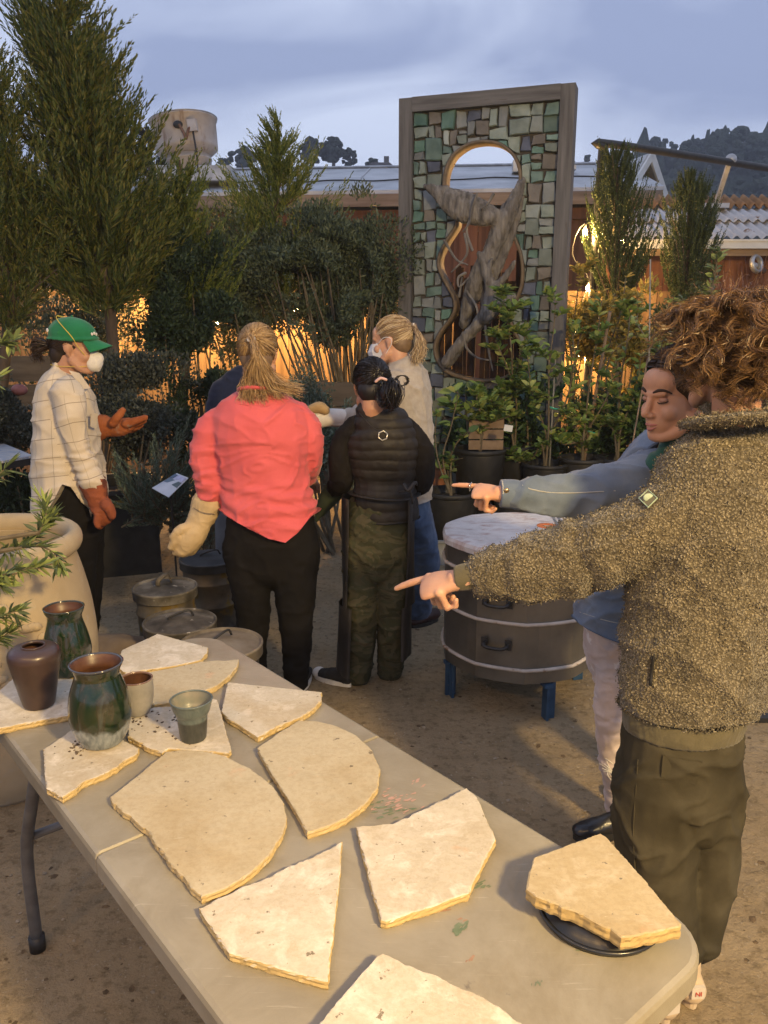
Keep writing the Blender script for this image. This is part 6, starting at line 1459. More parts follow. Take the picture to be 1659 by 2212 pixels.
# leather apron in front, its sides wrapping the legs
m_apr = mat('black_leather', [(.012, .011, .011), (.03, .027, .025)], 12, rough=.5, spec=.35, spots=((.08, .065, .045), 20, .66), bump=.3, bscale=30)
def apron(a0, a1, ytop, ybot, cx0, cx1, rx0, rx1, d0, d1, seed):
    rows, n = 16, 22; v = []
    for inner in (0, 1):
        for i in range(rows):
            t = i / (rows - 1); y = ytop + (ybot - ytop) * t; cx = cx0 + (cx1 - cx0) * t; c = A(cx, y, 3.6); rx = (rx0 + (rx1 - rx0) * t) * mpp(c) - inner * .003; ry = d0 + (d1 - d0) * t - inner * .003
            for j in range(n):
                a = R(a0 + (a1 - a0) * j / (n - 1)); k = 1 + .05 * math.sin(j * 1.1 + seed + t * 3) * t
                v.append((c.x + rx * k * math.cos(a), c.y + ry * k * math.sin(a), c.z))
    N = rows * n; f = [(i * n + j, i * n + j + 1, (i + 1) * n + j + 1, (i + 1) * n + j) for i in range(rows - 1) for j in range(n - 1)]; f += [tuple(N + k for k in q[::-1]) for q in f]
    f += [(i * n, (i + 1) * n, N + (i + 1) * n, N + i * n) for i in range(rows - 1)] + [(i * n + n - 1, N + i * n + n - 1, N + (i + 1) * n + n - 1, (i + 1) * n + n - 1) for i in range(rows - 1)]
    return v, f
apr = ob('apron', apron(-38, 218, 1070, 1300, 818, 815, 80, 78, .155, .15, 1), m_apr, pv_, True)
ob('apron_leg', apron(40, 250, 1300, 1445, 776, 772, 44, 44, .11, .12, 2), m_apr, apr, True); ob('apron_leg', apron(-62, 140, 1300, 1410, 848, 845, 42, 42, .11, .12, 4), m_apr, apr, True)
c = A(830, 1064, 3.6); r0 = 74 * mpp(c)
ob('waist_strap', tube([(c.x + r0 * math.cos(t), c.y + .152 * math.sin(t), c.z + .006 * math.sin(2 * t)) for t in np.linspace(0, 2 * math.pi, 33)], [(.012, .004)], n=8, up=(0, 0, 1)), m_apr, apr, True)
bw = A(886, 1058, 3.47)
ob('strap_buckle', join(tube([bw + V(-.03, -.01, .03), bw + V(-.01, -.02, .0), bw + V(.02, -.01, .035), bw + V(.03, 0, .02)], [.008, .01, .008, .004], n=8, sub=3), tube([bw + V(-.05, -.01, -.01), bw + V(0, -.02, .0), bw + V(.01, -.01, -.06)], [.005], n=6, sub=3)), m_apr, apr, True)
# shoes
a_, b_ = P(757, 1484, 0), P(682, 1462, 0)
shoe('shoe', a_, b_, .042, .075, m_blk_shoe, m_white, pv_, toe_m=m_white); a_, b_ = P(840, 1470, 0), P(838, 1440, 0)
s_ = shoe('shoe', a_, (a_.x - .005, a_.y + .25, 0), .042, .075, m_blk_shoe, m_white, pv_)
# hair: sleek cap and looped bun
h_blk = hairmat('black_hair', [(.006, .005, .006), (.014, .012, .013), (.022, .019, .02)], .32, .5); h_blks = mat('black_hair_base', [(.006, .005, .006), (.012, .010, .011)], 20, rough=.45, spec=.4)
blob('hair', [hell(HM, (0, -.02, .040), (.085, .104, .092)), hell(HM, (0, -.055, -.025), (.072, .055, .06))], .006, h_blks, pv_, 3)
td = (.35, -1.0, .05); tie = L_(HM, .035, -.118, .035)
C = scalp_strands(HM, td, 1100, g, .014, hair_line=lambda u: (u[:, 2] > -.8) & ~((np.abs(u[:, 0]) > .85) & (u[:, 2] < -.2)) & (u[:, 1] < .75)); strands('hair_strands', C, .0011, h_blk, pv_)
bc = A(842, 848, 3.45); out = []
for k in range(420):
    pl = nrm_(np.array([[1.0, .35, -.2]]) + g.normal(0, .35, (1, 3)))[0]; q = nrm_(np.cross(pl, g.normal(0, 1, (1, 3))))[0]; w = np.cross(pl, q); r_ = .036 + .026 * g.uniform(); ph = g.uniform(0, 6.3); ln = g.uniform(2.5, 5)
    t = np.linspace(0, ln, 14)[:, None]; out.append(np.array(tuple(bc)) + (q * np.cos(t + ph) * r_ * 1.15 + w * np.sin(t + ph) * r_ * .9) + pl * g.normal(0, .012) + np.array([[.0, 0, -.004]]) * t)
strands('bun', np.array(out), .0014, h_blk, pv_)
blob('bun_core', [ell(bc, (.045, .035, .04))], .006, h_blks, pv_, 1)
lc_ = A(868, 822, 3.44); strands('bun_loop', np.array([[np.array(tuple(lc_)) + np.array([.026 * math.sin(t) + .004 * g.normal(), .006 * g.normal(), .022 * math.cos(t)]) * 1 for t in np.linspace(-1.5, 3.5, 12)] for _ in range(40)]) , .0012, h_blk, pv_)
ob('hair_tie', tube([A(812, 824, 3.43), A(822, 817, 3.425), A(834, 820, 3.43)], [.006], n=8, sub=3, round_ends=True), mat('pink_tie', [(.5, .32, .3), (.6, .4, .37)], 10), pv_, True)
# cord and hexagonal pendant on the back
pc_ = hit(vest, [(827, 941)], .004)[0]
ob('cord', tube(hit(vest, [(776, 892), (790, 908), (810, 927)], .002) + [pc_ + V(0, .002, .022)], [.0022], n=6, sub=5), m_black, pv_, True)
hx = [pc_ + V(.021 * math.cos(t), -.002, .021 * math.sin(t)) for t in np.linspace(.4, .4 + 2 * math.pi, 7)]
ob('pendant', tube(hx, [.0032], n=6), mat('silver', [(.55, .53, .45), (.65, .63, .55)], 10, rough=.3, metal=.8), pv_, True)
# green gauntlet
m_gg = mat('green_suede', [(.035, .05, .03), (.065, .085, .05)], 16, rough=.85, bump=.3); m_og = mat('orange_lining', [(.32, .12, .035), (.4, .17, .06)], 16, rough=.85)
gp = [A(728, 1052, 3.72), A(716, 1068, 3.76), A(702, 1088, 3.80), A(690, 1106, 3.84)]
gl = blob('glove', [tube(gp, [(.048, .03), (.050, .034), (.04, .03), (.032, .022)], n=18, sub=3, up=(0, 1, 0), round_ends=True), tube([gp[3], A(684, 1122, 3.86)], [.022, .014], round_ends=True)], .006, m_gg, pv_, 3)
ob('glove_lining', tube([A(735, 1046, 3.70), A(722, 1058, 3.72)], [(.036, .022), (.04, .026)], n=18, up=(0, 1, 0)), m_og, gl, True)

# ------------------------------------------------------------------ blonde person in the grey sweater
g = np.random.default_rng(103)
pb = person('fair-haired person in oatmeal sweater and white face mask turned to the left', (.12, 4.3))
T_ = [(862, 778, 4.26, 26), (870, 796, 4.25, 44), (876, 830, 4.24, 54), (878, 890, 4.23, 55), (880, 950, 4.23, 54), (886, 1010, 4.24, 46), (893, 1060, 4.25, 38), (898, 1092, 4.25, 34)]
AR = [(858, 826, 4.12, 28), (820, 868, 4.02, 25), (785, 893, 3.98, 23), (750, 903, 3.96, 21), (722, 905, 3.95, 19)]
AL = [(880, 830, 4.45, 24), (850, 900, 4.5, 22), (800, 930, 4.4, 20)]
LA = [(893, 1080, 4.25, 36), (903, 1150, 4.28, 37), (912, 1205, 4.33, 38), (906, 1260, 4.38, 33), (900, 1312, 4.42, 32)]
LB = [(870, 1080, 4.30, 36), (845, 1160, 4.35, 34), (830, 1240, 4.4, 30), (822, 1310, 4.42, 28)]
HM = headM(A(846, 738, 4.22), (-1, .30, -.10), s=1.0)
blob('body', head_prims(HM, neck=A(866, 800, 4.25)) + [tD(thin(T_, .55), 1.0), tD(thin(AR, .65)), tD(thin(AL, .65)), tD(thin(LA, .5)), tD(thin(LB, .5))], .007, skin_l, pb, 3)
m_knit = cloth('oatmeal_knit', [(.30, .265, .225), (.40, .36, .31)], 30, weave=150, wb=.7)
hem = hemD([(800, 1090), (880, 1088), (930, 1080)], 4.2)
blob('sweater', [tD(T_, 1.25), tD(AR), tD(AL)], .0075, m_knit, pb, 4, disp=lambda co, no: clampz(co, wrink(co, .007, (7, 7, 7), 31) + ringfold(co, A(800, 880, 4), A(730, 905, 3.95), .035, .003, .1, 3), no, hem))
m_jean = cloth('blue_jeans', [(.035, .06, .115), (.065, .105, .19), (.10, .15, .24)], 7, weave=500)
blob('trousers', [tD([(885, 1050, 4.26, 36), (885, 1090, 4.26, 42), (886, 1120, 4.27, 44)], 1.15), tD(LA, 1.1), tD(LB, 1.1)], .0095, m_jean, pb, 4, disp=lambda co, no: wrink(co, .006, (9, 9, 12), 33))
a_, b_ = P(945, 1340, 0), P(888, 1356, 0); m_clog = mat('maroon_leather', [(.03, .014, .014), (.05, .024, .022)], 12, rough=.4)
shoe('shoe', a_, b_, .045, .06, m_clog, m_black, pb); shoe('shoe', (A(822, 1330, 4.45).x + .1, 4.45, 0), (A(822, 1330, 4.45).x - .14, 4.42, 0), .045, .06, m_clog, m_black, pb)
h_bl = hairmat('blonde_streaked_hair', [(.16, .10, .055), (.30, .21, .12), (.50, .39, .25), (.58, .47, .32)]); h_bls = mat('blonde_base', [(.13, .085, .05), (.22, .15, .09)], 25, rough=.5)
blob('hair', [hell(HM, (0, -.022, .045), (.080, .098, .088)), hell(HM, (0, -.055, -.01), (.068, .055, .06))], .006, h_bls, pb, 3)
td = (.1, -1.0, .30); tie = L_(HM, .006, -.118, .066)
C = scalp_strands(HM, td, 1300, g, .010, hair_line=lambda u: (u[:, 1] < .82) & (u[:, 2] > -.55 + .55 * (u[:, 1] > -.1))); strands('hair_strands', C, .0011, h_bl, pb)
E1 = [[(903, 718, 4.16), (911, 740, 4.15), (909, 762, 4.15), (900, 782, 4.15)], [(900, 722, 4.15), (902, 745, 4.14), (896, 768, 4.14), (893, 784, 4.14)], [(906, 722, 4.17), (915, 742, 4.17), (913, 762, 4.17), (906, 776, 4.17)]]
strands('ponytail', lock(560, E1, g, spread=.007), .0012, h_bl, pb)
ob('hair_tie', ell(tie, (.012, .014, .016)), m_white, pb, True)
def fold_mask(M, mt, parent, pointy=.135):
    """folded face mask with ear loops"""
    ctr = [(0, .112, -.005), (0, pointy, -.045), (0, pointy - .012, -.078), (0, .085, -.112)]; sd = [(.050, .062, -.002), (.060, .045, -.040), (.058, .035, -.075), (.045, .045, -.108)]
    md = [(.026, .098, -.004), (.036, .100, -.042), (.036, .09, -.078), (.024, .076, -.112)]; v = []
    for off in (0, -.003):
        for i in range(4):
            for q, sgn in ((sd[i], -1), (md[i], -1), (ctr[i], 1), (md[i], 1), (sd[i], 1)): v.append(tuple(L_(M, q[0] * sgn, q[1] + off, q[2])))
    f = [(i * 5 + j, i * 5 + j + 1, (i + 1) * 5 + j + 1, (i + 1) * 5 + j) for i in range(3) for j in range(4)]; f += [tuple(20 + k for k in q[::-1]) for q in f]
    o = ob('face_mask', (v, f), mt, parent)
    for k in (-1, 1):
        ob('ear_loop', tube([L_(M, .052 * k, .058, -.006), L_(M, .074 * k, .02, .022), L_(M, .082 * k, -.018, .018), L_(M, .080 * k, -.022, -.01), L_(M, .072 * k, .01, -.05), L_(M, .054 * k, .04, -.095)], [.0016], n=6, sub=4), mt, o, True)
m_mask = cloth('white_mask', [(.60, .60, .62), (.68, .68, .70)], 20, weave=600, wb=.15, sheen=0)
fold_mask(HM, m_mask, pb)
m_wg = mat('white_glove_cuff', [(.5, .47, .42), (.6, .57, .52)], 20, rough=.7); m_tg = mat('tan_glove', [(.30, .2, .09), (.4, .28, .14)], 20, rough=.75)
blob('glove', [tD([(738, 902, 3.95, 19), (715, 902, 3.94, 20), (700, 904, 3.93, 19)], 1), tD([(700, 904, 3.93, 18), (680, 908, 3.92, 20), (655, 912, 3.92, 16)])], .006, m_wg, pb, 2); blob('glove_palm', [tD([(702, 886, 3.9, 11), (690, 880, 3.9, 13), (672, 884, 3.9, 10)])], .006, m_tg, pb, 2)

# ------------------------------------------------------------------ person in the green cap
g = np.random.default_rng(104)
pc = person('person in green cap, cream windowpane shirt, white mask and red gauntlets', (-1.46, 3.75))
T_ = [(141, 806, 3.79, 30), (138, 824, 3.78, 46), (138, 850, 3.77, 58), (141, 900, 3.76, 63), (146, 960, 3.75, 67), (150, 1020, 3.75, 71), (151, 1070, 3.75, 72), (150, 1110, 3.75, 70)]
AR = [(146, 852, 3.61, 34), (154, 900, 3.58, 32), (164, 950, 3.58, 30), (178, 992, 3.58, 27), (192, 1020, 3.58, 27), (200, 1036, 3.58, 25)]
AL = [(170, 860, 3.93, 30), (190, 905, 3.96, 28), (215, 922, 3.95, 22)]
LA = [(165, 1110, 3.72, 46), (165, 1200, 3.72, 42), (168, 1300, 3.72, 34), (165, 1410, 3.73, 28)]
LB = [(180, 1110, 3.84, 46), (182, 1200, 3.84, 40), (185, 1300, 3.84, 33), (182, 1390, 3.85, 27)]
HM = headM(A(160, 752, 3.76), (1, .02, -.10), s=.98)
blob('body', head_prims(HM, neck=A(140, 818, 3.78)) + [tD(thin(T_, .55), .9), tD(thin(AR, .6)), tD(thin(AL, .6)), tD(thin(LA, .5)), tD(thin(LB, .5))], .007, skin_m, pc, 3)
def plaid():
    m, nt, b = nodes('windowpane_flannel'); c = ramp(nt, [(.50, .43, .33), (.58, .51, .41)], .3, .7); nt.links.new(noise(nt, mapv(nt), 9, 6), c.inputs['Fac']); col = c.outputs['Color']
    for nm, per, w in (('pv', .085, .0035), ('pu', .085, .0028)):
        at = nt.nodes.new('ShaderNodeAttribute'); at.attribute_name = nm
        a = nt.nodes.new('ShaderNodeMath'); a.operation = 'PINGPONG'; a.inputs[1].default_value = per / 2; nt.links.new(at.outputs['Fac'], a.inputs[0])
        l = nt.nodes.new('ShaderNodeMath'); l.operation = 'LESS_THAN'; l.inputs[1].default_value = w / 2; nt.links.new(a.outputs[0], l.inputs[0])
        k = nt.nodes.new('ShaderNodeMath'); k.operation = 'MULTIPLY'; k.inputs[1].default_value = .75 if nm == 'pv' else .5; nt.links.new(l.outputs[0], k.inputs[0]); col = mixc(nt, k.outputs[0], col, (.20, .16, .12))
    nt.links.new(col, b.inputs['Base Color']); b.inputs['Roughness'].default_value = .9; b.inputs['Specular IOR Level'].default_value = .1; addbump(nt, b, noise(nt, mapv(nt), 350, 2), .3, .001); return m
hem = hemD([(60, 1092), (85, 1104), (120, 1098), (142, 1066), (158, 1034), (172, 1040), (190, 1078), (208, 1108), (225, 1112), (250, 1100)], 3.68)
s0, s1, s2 = A(148, 858, 3.6), A(164, 950, 3.58), A(198, 1032, 3.58)
def plaid_uv(co):
    tx, zz = co[:, 0], co[:, 2]; cx = np.interp(zz, [.7, 1.7], [A(150, 1100, 3.75).x, A(138, 830, 3.77).x]); ang = np.arctan2(co[:, 1] - 3.76, co[:, 0] - cx)
    pu, pv = ang * .17, zz + .02 * np.sin(ang * 1.5)
    t1, L1, d1 = seg_t(co, s0, s1); t2, L2, d2 = seg_t(co, s1, s2); arm = (np.minimum(d1 + 9 * ((t1 < -.01) | (t1 > L1 + .03)), d2 + 9 * ((t2 < -.02) | (t2 > L2 + .05))) < .088) & (co[:, 1] < 3.69)
    ts = np.where(d1 < d2, t1, L1 + t2); pv = np.where(arm, -ts + .03, pv); pu = np.where(arm, np.arctan2(co[:, 1] - 3.58, co[:, 0] - np.interp(zz, [s2.z, s1.z, s0.z], [s2.x, s1.x, s0.x])) * .075 + .02, pu)
    return {'pu': pu, 'pv': pv}
def dshirt(co, no): return clampz(co, wrink(co, .009, (6, 6, 7), 41) + ringfold(co, A(168, 960, 3.58), s2, .045, .008, .08, 6) + .004 * np.sin(co[:, 0] * 60 + 3 * vnoise(co * 5, 3)) * np.clip((1.15 - co[:, 2]) / .2, 0, 1), no, lambda x: np.where((co[:, 1] < 3.66) & (co[:, 0] > A(176, 1030, 3.58).x), -1, hem(x)))
sh = blob('shirt', [tD(T_, 1.28), tD(AR), tD(AL)], .0078, plaid(), pc, 4, disp=dshirt, attr=plaid_uv)
m_sh2 = mat('cream_flannel', [(.50, .43, .33), (.58, .51, .41)], 9, rough=.9)
ob('collar', quadslab(A(150, 800, 3.66), A(172, 806, 3.66), A(196, 838, 3.70), A(178, 842, 3.66), .006), m_sh2, sh); ob('collar', tube([L_(HM, .062 * math.cos(t), -.045 + .062 * math.sin(t), -.150) for t in np.linspace(0, 2 * math.pi, 17)], [(.024, .006)], n=8, up=(0, 0, 1)), m_sh2, sh, True)
ob('pocket', quadslab(A(197, 894, 3.66), A(196, 922, 3.66), A(208, 926, 3.70), A(212, 892, 3.70), .004), m_sh2, sh)
blob('trousers', [tD([(165, 1040, 3.76, 55), (166, 1090, 3.76, 60), (168, 1140, 3.77, 56)], 1.2), tD(LA, 1), tD(LB, 1)], .0095, m_blk_cloth, pc, 3, disp=lambda co, no: wrink(co, .004, (9, 9, 12), 43))
for Yf, xx in ((3.72, 160), (3.86, 178)):
    a_ = A(xx, 1430, Yf); shoe('shoe', (a_.x - .06, Yf, 0), (a_.x + .19, Yf, 0), .045, .07, m_blk_shoe, m_black, pc)
m_rg = mat('rust_suede', [(.17, .045, .02), (.26, .075, .032)], 14, rough=.85, bump=.4, bscale=50, spots=((.10, .03, .018), 9, .6)); m_rg2 = mat('orange_suede', [(.24, .065, .02), (.33, .11, .04)], 14, rough=.85, bump=.4, bscale=50, spots=((.26, .17, .13), 12, .62))
ob_g = blob('glove', [tD([(197, 1032, 3.58, 24), (200, 1042, 3.58, 29), (206, 1062, 3.58, 27), (213, 1082, 3.58, 22), (221, 1098, 3.58, 24), (224, 1114, 3.58, 22), (219, 1126, 3.58, 15)], .8), tD([(228, 1090, 3.55, 12), (238, 1102, 3.54, 10), (242, 1116, 3.54, 8)]), tD([(214, 1112, 3.56, 11), (210, 1126, 3.55, 9), (213, 1136, 3.55, 7)]), tD([(224, 1114, 3.6, 11), (221, 1130, 3.6, 9), (216, 1138, 3.6, 7)])], .005, m_rg, pc, 3, disp=lambda co, no: wrink(co, .003, (22, 22, 22), 9))
blob('glove', [tD([(206, 928, 3.95, 26), (222, 922, 3.95, 27), (240, 924, 3.95, 20), (258, 924, 3.94, 20), (276, 918, 3.93, 16)], .9), tD([(272, 916, 3.90, 9), (292, 910, 3.89, 8), (314, 902, 3.88, 6)]), tD([(274, 918, 3.93, 9), (296, 914, 3.93, 8), (312, 908, 3.93, 6)]), tD([(272, 922, 3.96, 9), (292, 922, 3.97, 8), (304, 918, 3.97, 6)]), tD([(268, 926, 3.99, 8), (284, 928, 4.0, 7), (294, 926, 4.0, 5)]), tD([(244, 914, 3.88, 10), (254, 900, 3.87, 9), (266, 886, 3.87, 6)])], .005, m_rg2, pc, 3, disp=lambda co, no: wrink(co, .002, (26, 26, 26), 10))
# dark hair, cap, mask
h_br = hairmat('dark_brown_hair', [(.018, .011, .008), (.035, .022, .015), (.055, .035, .024)]); h_brs = mat('dark_brown_base', [(.015, .010, .008), (.03, .02, .014)], 20, rough=.5)
blob('hair', [hell(HM, (0, -.026, .03), (.079, .090, .085)), hell(HM, (0, -.062, -.03), (.064, .05, .058))], .006, h_brs, pc, 3)
C = scalp_strands(HM, (0, -1, -.55), 500, g, .010, hair_line=lambda u: (u[:, 1] < .45) & (u[:, 2] < .2) & (u[:, 2] > -.6) & ~((u[:, 1] > -.25) & (u[:, 2] < -.1))); strands('hair_strands', C, .0011, h_br, pc)
tie = L_(HM, 0, -.115, -.0); out = []
for k in range(300):
    e = tie + V(-.03 - .05 * g.uniform(), g.normal(0, .022), -.03 - .05 * g.uniform()); md = tie + V(-.06, g.normal(0, .03), .0 + g.normal(0, .02)); c = catmull(arr([tie + V(*g.normal(0, .008, 3)), md, e]), 5); out.append(c)
strands('hair_bun', np.array(out), .0014, h_br, pc)
m_cap = cloth('green_cap_cloth', [(.012, .13, .055), (.02, .17, .075)], 10, weave=400)
cap = blob('cap', [hell(HM, (0, -.008, .062), (.089, .112, .080)), tube([L_(HM, -.086, .0, .042), L_(HM, -.06, -.09, .034), L_(HM, 0, -.118, .034), L_(HM, .06, -.09, .034), L_(HM, .086, .0, .042), L_(HM, .06, .085, .05), L_(HM, 0, .105, .055), L_(HM, -.06, .085, .05), L_(HM, -.086, .0, .042)], [.007], n=8, sub=3)], .005, m_cap, pc, 3, disp=lambda co, no: (lambda q: np.where((np.array(HM.inverted()) @ np.vstack([co.T, np.ones(len(co))]))[2] < .032, -.03, 0) + .0012 * fbm(co * 40, 2, 2))(0))
bv = []; n1, n2 = 7, 15
for off in (0, -.004):
    for i in range(n1):
        for j in range(n2):
            u = -1 + 2 * j / (n2 - 1); t = i / (n1 - 1); ext = .075 * t * (1 - .55 * u * u)
            bv.append(tuple(L_(HM, .074 * u * (1 - .03 * t), .088 * math.sqrt(max(0, 1 - (u * .80) ** 2)) + .012 + ext, .052 - .012 * u * u - .022 * t - .012 * t * u * u * 2 + off)))
bf = [(i * n2 + j, i * n2 + j + 1, (i + 1) * n2 + j + 1, (i + 1) * n2 + j) for i in range(n1 - 1) for j in range(n2 - 1)]; NB = n1 * n2; bf += [tuple(NB + k for k in q[::-1]) for q in bf]
bf += [((n1 - 1) * n2 + j, (n1 - 1) * n2 + j + 1, NB + (n1 - 1) * n2 + j + 1, NB + (n1 - 1) * n2 + j) for j in range(n2 - 1)]
ob('brim', (bv, bf), m_cap, cap, True); ob('button', ell(L_(HM, 0, -.012, .143), .006), m_cap, cap, True)
for y_, z_, sx in ((.098, .075, .05), (-.105, .07, .045)):
    for k in range(3): ob('embroidery', ell(L_(HM, sx - .012 * k, y_ + (.006 * k if y_ > 0 else -.006 * k), z_ + .004 * (k % 2)), (.005, .003, .007)), m_white, cap, True)
m_cupm = cloth('moulded_mask', [(.62, .60, .56), (.70, .68, .64)], 30, weave=300, wb=.3, sheen=0)
mk = blob('face_mask', [hell(HM, (0, .092, -.052), (.046, .043, .050)), hell(HM, (0, .112, -.036), (.026, .026, .028)), hell(HM, (0, .108, -.088), (.016, .016, .012))], .004, m_cupm, pc, 3)
m_el = mat('yellow_elastic', [(.55, .42, .06), (.65, .5, .1)], 10, rough=.7)
for sg in (1, -1):
    ob('strap', tube([L_(HM, .048 * sg, .075, -.035), L_(HM, .078 * sg, .045, .012), L_(HM, .0885 * sg, .02, .055), L_(HM, .080 * sg, -.035, .108), L_(HM, .055 * sg, -.062, .132), L_(HM, 0, -.078, .140)], [(.003, .0016)], n=6, sub=5), m_el, mk, True)
    ob('strap', tube([L_(HM, .045 * sg, .075, -.075), L_(HM, .062 * sg, .03, -.080), L_(HM, .060 * sg, -.03, -.085), L_(HM, .035 * sg, -.09, -.085), L_(HM, 0, -.105, -.085)], [(.003, .0016)], n=6, sub=5), m_el, mk, True)

# ------------------------------------------------------------------ person in navy, mostly hidden
pn = person('person in navy top mostly hidden behind the pink sweatshirt', (-.82, 4.65))
T_ = [(550, 806, 4.66, 26), (540, 820, 4.65, 46), (532, 842, 4.64, 58), (526, 900, 4.63, 62), (520, 1000, 4.63, 58), (520, 1060, 4.63, 58)]
HM = headM(A(552, 768, 4.65), (.3, 1, -.2)); SL = [(478, 842, 4.62, 24), (468, 900, 4.6, 24), (470, 960, 4.6, 22), (478, 1010, 4.68, 20)]
LL = [(498, 1080, 4.62, 34), (495, 1150, 4.62, 30), (492, 1230, 4.62, 25), (490, 1300, 4.63, 22)]; LR = [(545, 1080, 4.62, 34), (545, 1150, 4.62, 30), (545, 1230, 4.62, 25), (545, 1300, 4.63, 22)]
SR2 = [(570, 842, 4.66, 24), (585, 900, 4.66, 24), (580, 960, 4.7, 22)]
blob('body', head_prims(HM) + [tD(thin(T_, .75), .6), tD(thin(SL, .7)), tD(thin(SR2, .7)), tD(thin(LL, .7)), tD(thin(LR, .7))], .008, skin_m, pn, 3)
m_nav = cloth('navy_jersey', [(.008, .012, .03), (.016, .022, .05)], 9)
blob('top', [tD(T_, .65), tD(SL), tD(SR2)], .009, m_nav, pn, 4, disp=lambda co, no: wrink(co, .005, (8, 8, 11), 51))
blob('trousers', [tD([(520, 1040, 4.63, 56), (520, 1090, 4.63, 58)], .7), tD(LL), tD(LR)], .009, cloth('grey_blue_jeans', [(.08, .095, .12), (.13, .15, .18)], 9), pn, 3)
for x_ in (490, 545):
    a_ = A(x_, 1310, 4.62); shoe('shoe', (a_.x, 4.58, 0), (a_.x, 4.84, 0), .045, .07, m_blk_shoe, m_black, pn)
blob('hair', [hell(HM, (0, -.018, .043), (.080, .098, .088)), hell(HM, (0, -.05, -.01), (.068, .055, .06))], .008, h_brs, pn, 3)
# ------------------------------------------------------------------ person in the denim jacket
g = np.random.default_rng(105)
skin_d = mat('skin_warm', [(.50, .26, .155), (.57, .31, .195)], 18, rough=.5, spec=.35, sss=.12, bump=.08, bscale=220, bdist=.001)
pd = person('person in blue denim jacket and green turtleneck pointing with a ringed hand', (.78, 2.5))
T_ = [(1462, 950, 2.34, 44), (1455, 975, 2.38, 70), (1440, 1005, 2.42, 88), (1415, 1070, 2.46, 100), (1392, 1160, 2.48, 104), (1368, 1260, 2.5, 106), (1352, 1330, 2.5, 106), (1348, 1375, 2.5, 104)]
AL = [(1452, 1012, 2.30, 48), (1390, 1032, 2.26, 54), (1310, 1058, 2.24, 52), (1235, 1068, 2.24, 47), (1165, 1070, 2.24, 39), (1112, 1068, 2.24, 31)]
AR = [(1480, 1040, 2.62, 42), (1470, 1140, 2.65, 40), (1450, 1240, 2.6, 36), (1430, 1310, 2.55, 32)]
LA = [(1330, 1380, 2.46, 46), (1324, 1450, 2.44, 38), (1320, 1530, 2.41, 33), (1322, 1610, 2.41, 32), (1334, 1690, 2.44, 30), (1340, 1745, 2.47, 30)]
LB = [(1395, 1380, 2.58, 52), (1400, 1460, 2.6, 42), (1405, 1560, 2.62, 34), (1408, 1660, 2.65, 30)]
HM = headM(A(1463, 854, 2.2), (-.88, -.40, -.12), s=1.0)
W0 = A(1078, 1067, 2.24); W1 = A(960, 1057, 2.31); fdir = (W1 - W0)
blob('body', head_prims(HM, neck=A(1458, 968, 2.33)) + [tD(thin(T_, .45), .8), tD(thin(AL, .35)), tD(thin(AR, .35)), tD(thin(LA, .5)), tD(thin(LB, .4)), tube([A(1130, 1067, 2.24), W0], [.026, .025], round_ends=True)] +
     hand_prims(W0 + fdir.normalized() * -.012, fdir, (.05, -.45, 1), 1, [(2, 3, 3), (74, 84, 50), (78, 90, 52), (80, 92, 52)], .92, [(.018, .024, -.008), (.04, .036, -.024), (.062, .026, -.038), (.078, .010, -.044)], KN_FIST, 1.12), 0.0041, skin_d, pd, 3)
m_den = cloth('denim_blue', [(.085, .115, .165), (.13, .165, .225), (.20, .24, .29)], 6, weave=600, wb=.35)
hem = hemD([(1200, 1352), (1250, 1358), (1310, 1370), (1370, 1382), (1460, 1378)], 2.4)
def dden(co, no): return clampz(co, wrink(co, .009, (8, 8, 9), 61) + ringfold(co, A(1330, 1050, 2.24), A(1150, 1070, 2.24), .075, .006, .11, 3, 1.0), no, lambda x: np.where(co[:, 2] > 1.15, -1, hem(x)))
jk = blob('jacket', [tD(T_, 1.1), tD(AL), tD(AR)], .007, m_den, pd, 4, disp=dden)
m_thr = mat('pale_thread', [(.30, .30, .28), (.38, .38, .35)], 30)
cf = blob('cuff', [tD([(1122, 1068, 2.24, 31), (1106, 1067, 2.24, 32), (1080, 1066, 2.24, 31)], 1, rend=False)], .005, m_den, jk, 2)
ob('button', ell(hit(cf, [(1094, 1060)], .0)[0], (.008, .004, .008)), mat('brass', [(.3, .22, .12), (.4, .3, .18)], 10, rough=.3, metal=.9), cf, True)
ob('cuff_edge', tube([A(1083, 1066, 2.24) + V(0, .0375 * math.cos(t), .0375 * math.sin(t)) for t in np.linspace(0, 2 * math.pi, 25)], [.0025], n=6), m_thr, cf, True)
ob('sleeve_seam', tube(hit(jk, [(1128, 1048), (1145, 1056), (1180, 1063), (1220, 1065), (1260, 1064), (1300, 1062), (1330, 1060)], 0), [.0018], n=6, sub=4), m_thr, jk, True)
ob('jacket_collar', quadslab(A(1432, 950, 2.3), A(1404, 968, 2.28), A(1384, 1002, 2.3), A(1402, 985, 2.36), .006), m_den, jk)
ob('hem_seam', tube(hit(jk, [(1252, 1322), (1275, 1330), (1300, 1338), (1330, 1345), (1362, 1350)], 0), [.0016], n=6, sub=3), m_thr, jk, True)
m_grn = cloth('green_knit', [(.012, .065, .045), (.02, .09, .062)], 30, weave=200, wb=.5)
blob('turtleneck', [tube([L_(HM, 0, -.035, -.105), L_(HM, 0, -.03, -.14), L_(HM, 0, -.03, -.18), L_(HM, 0, -.03, -.22)], [.066, .070, .078, .10], n=20, sub=3), hell(HM, (0, .03, -.19), (.075, .06, .05))], .006, m_grn, pd, 3, disp=lambda co, no: ringfold(co, L_(HM, 0, -.03, -.11), L_(HM, 0, -.03, -.2), .022, .003, .12, 2))
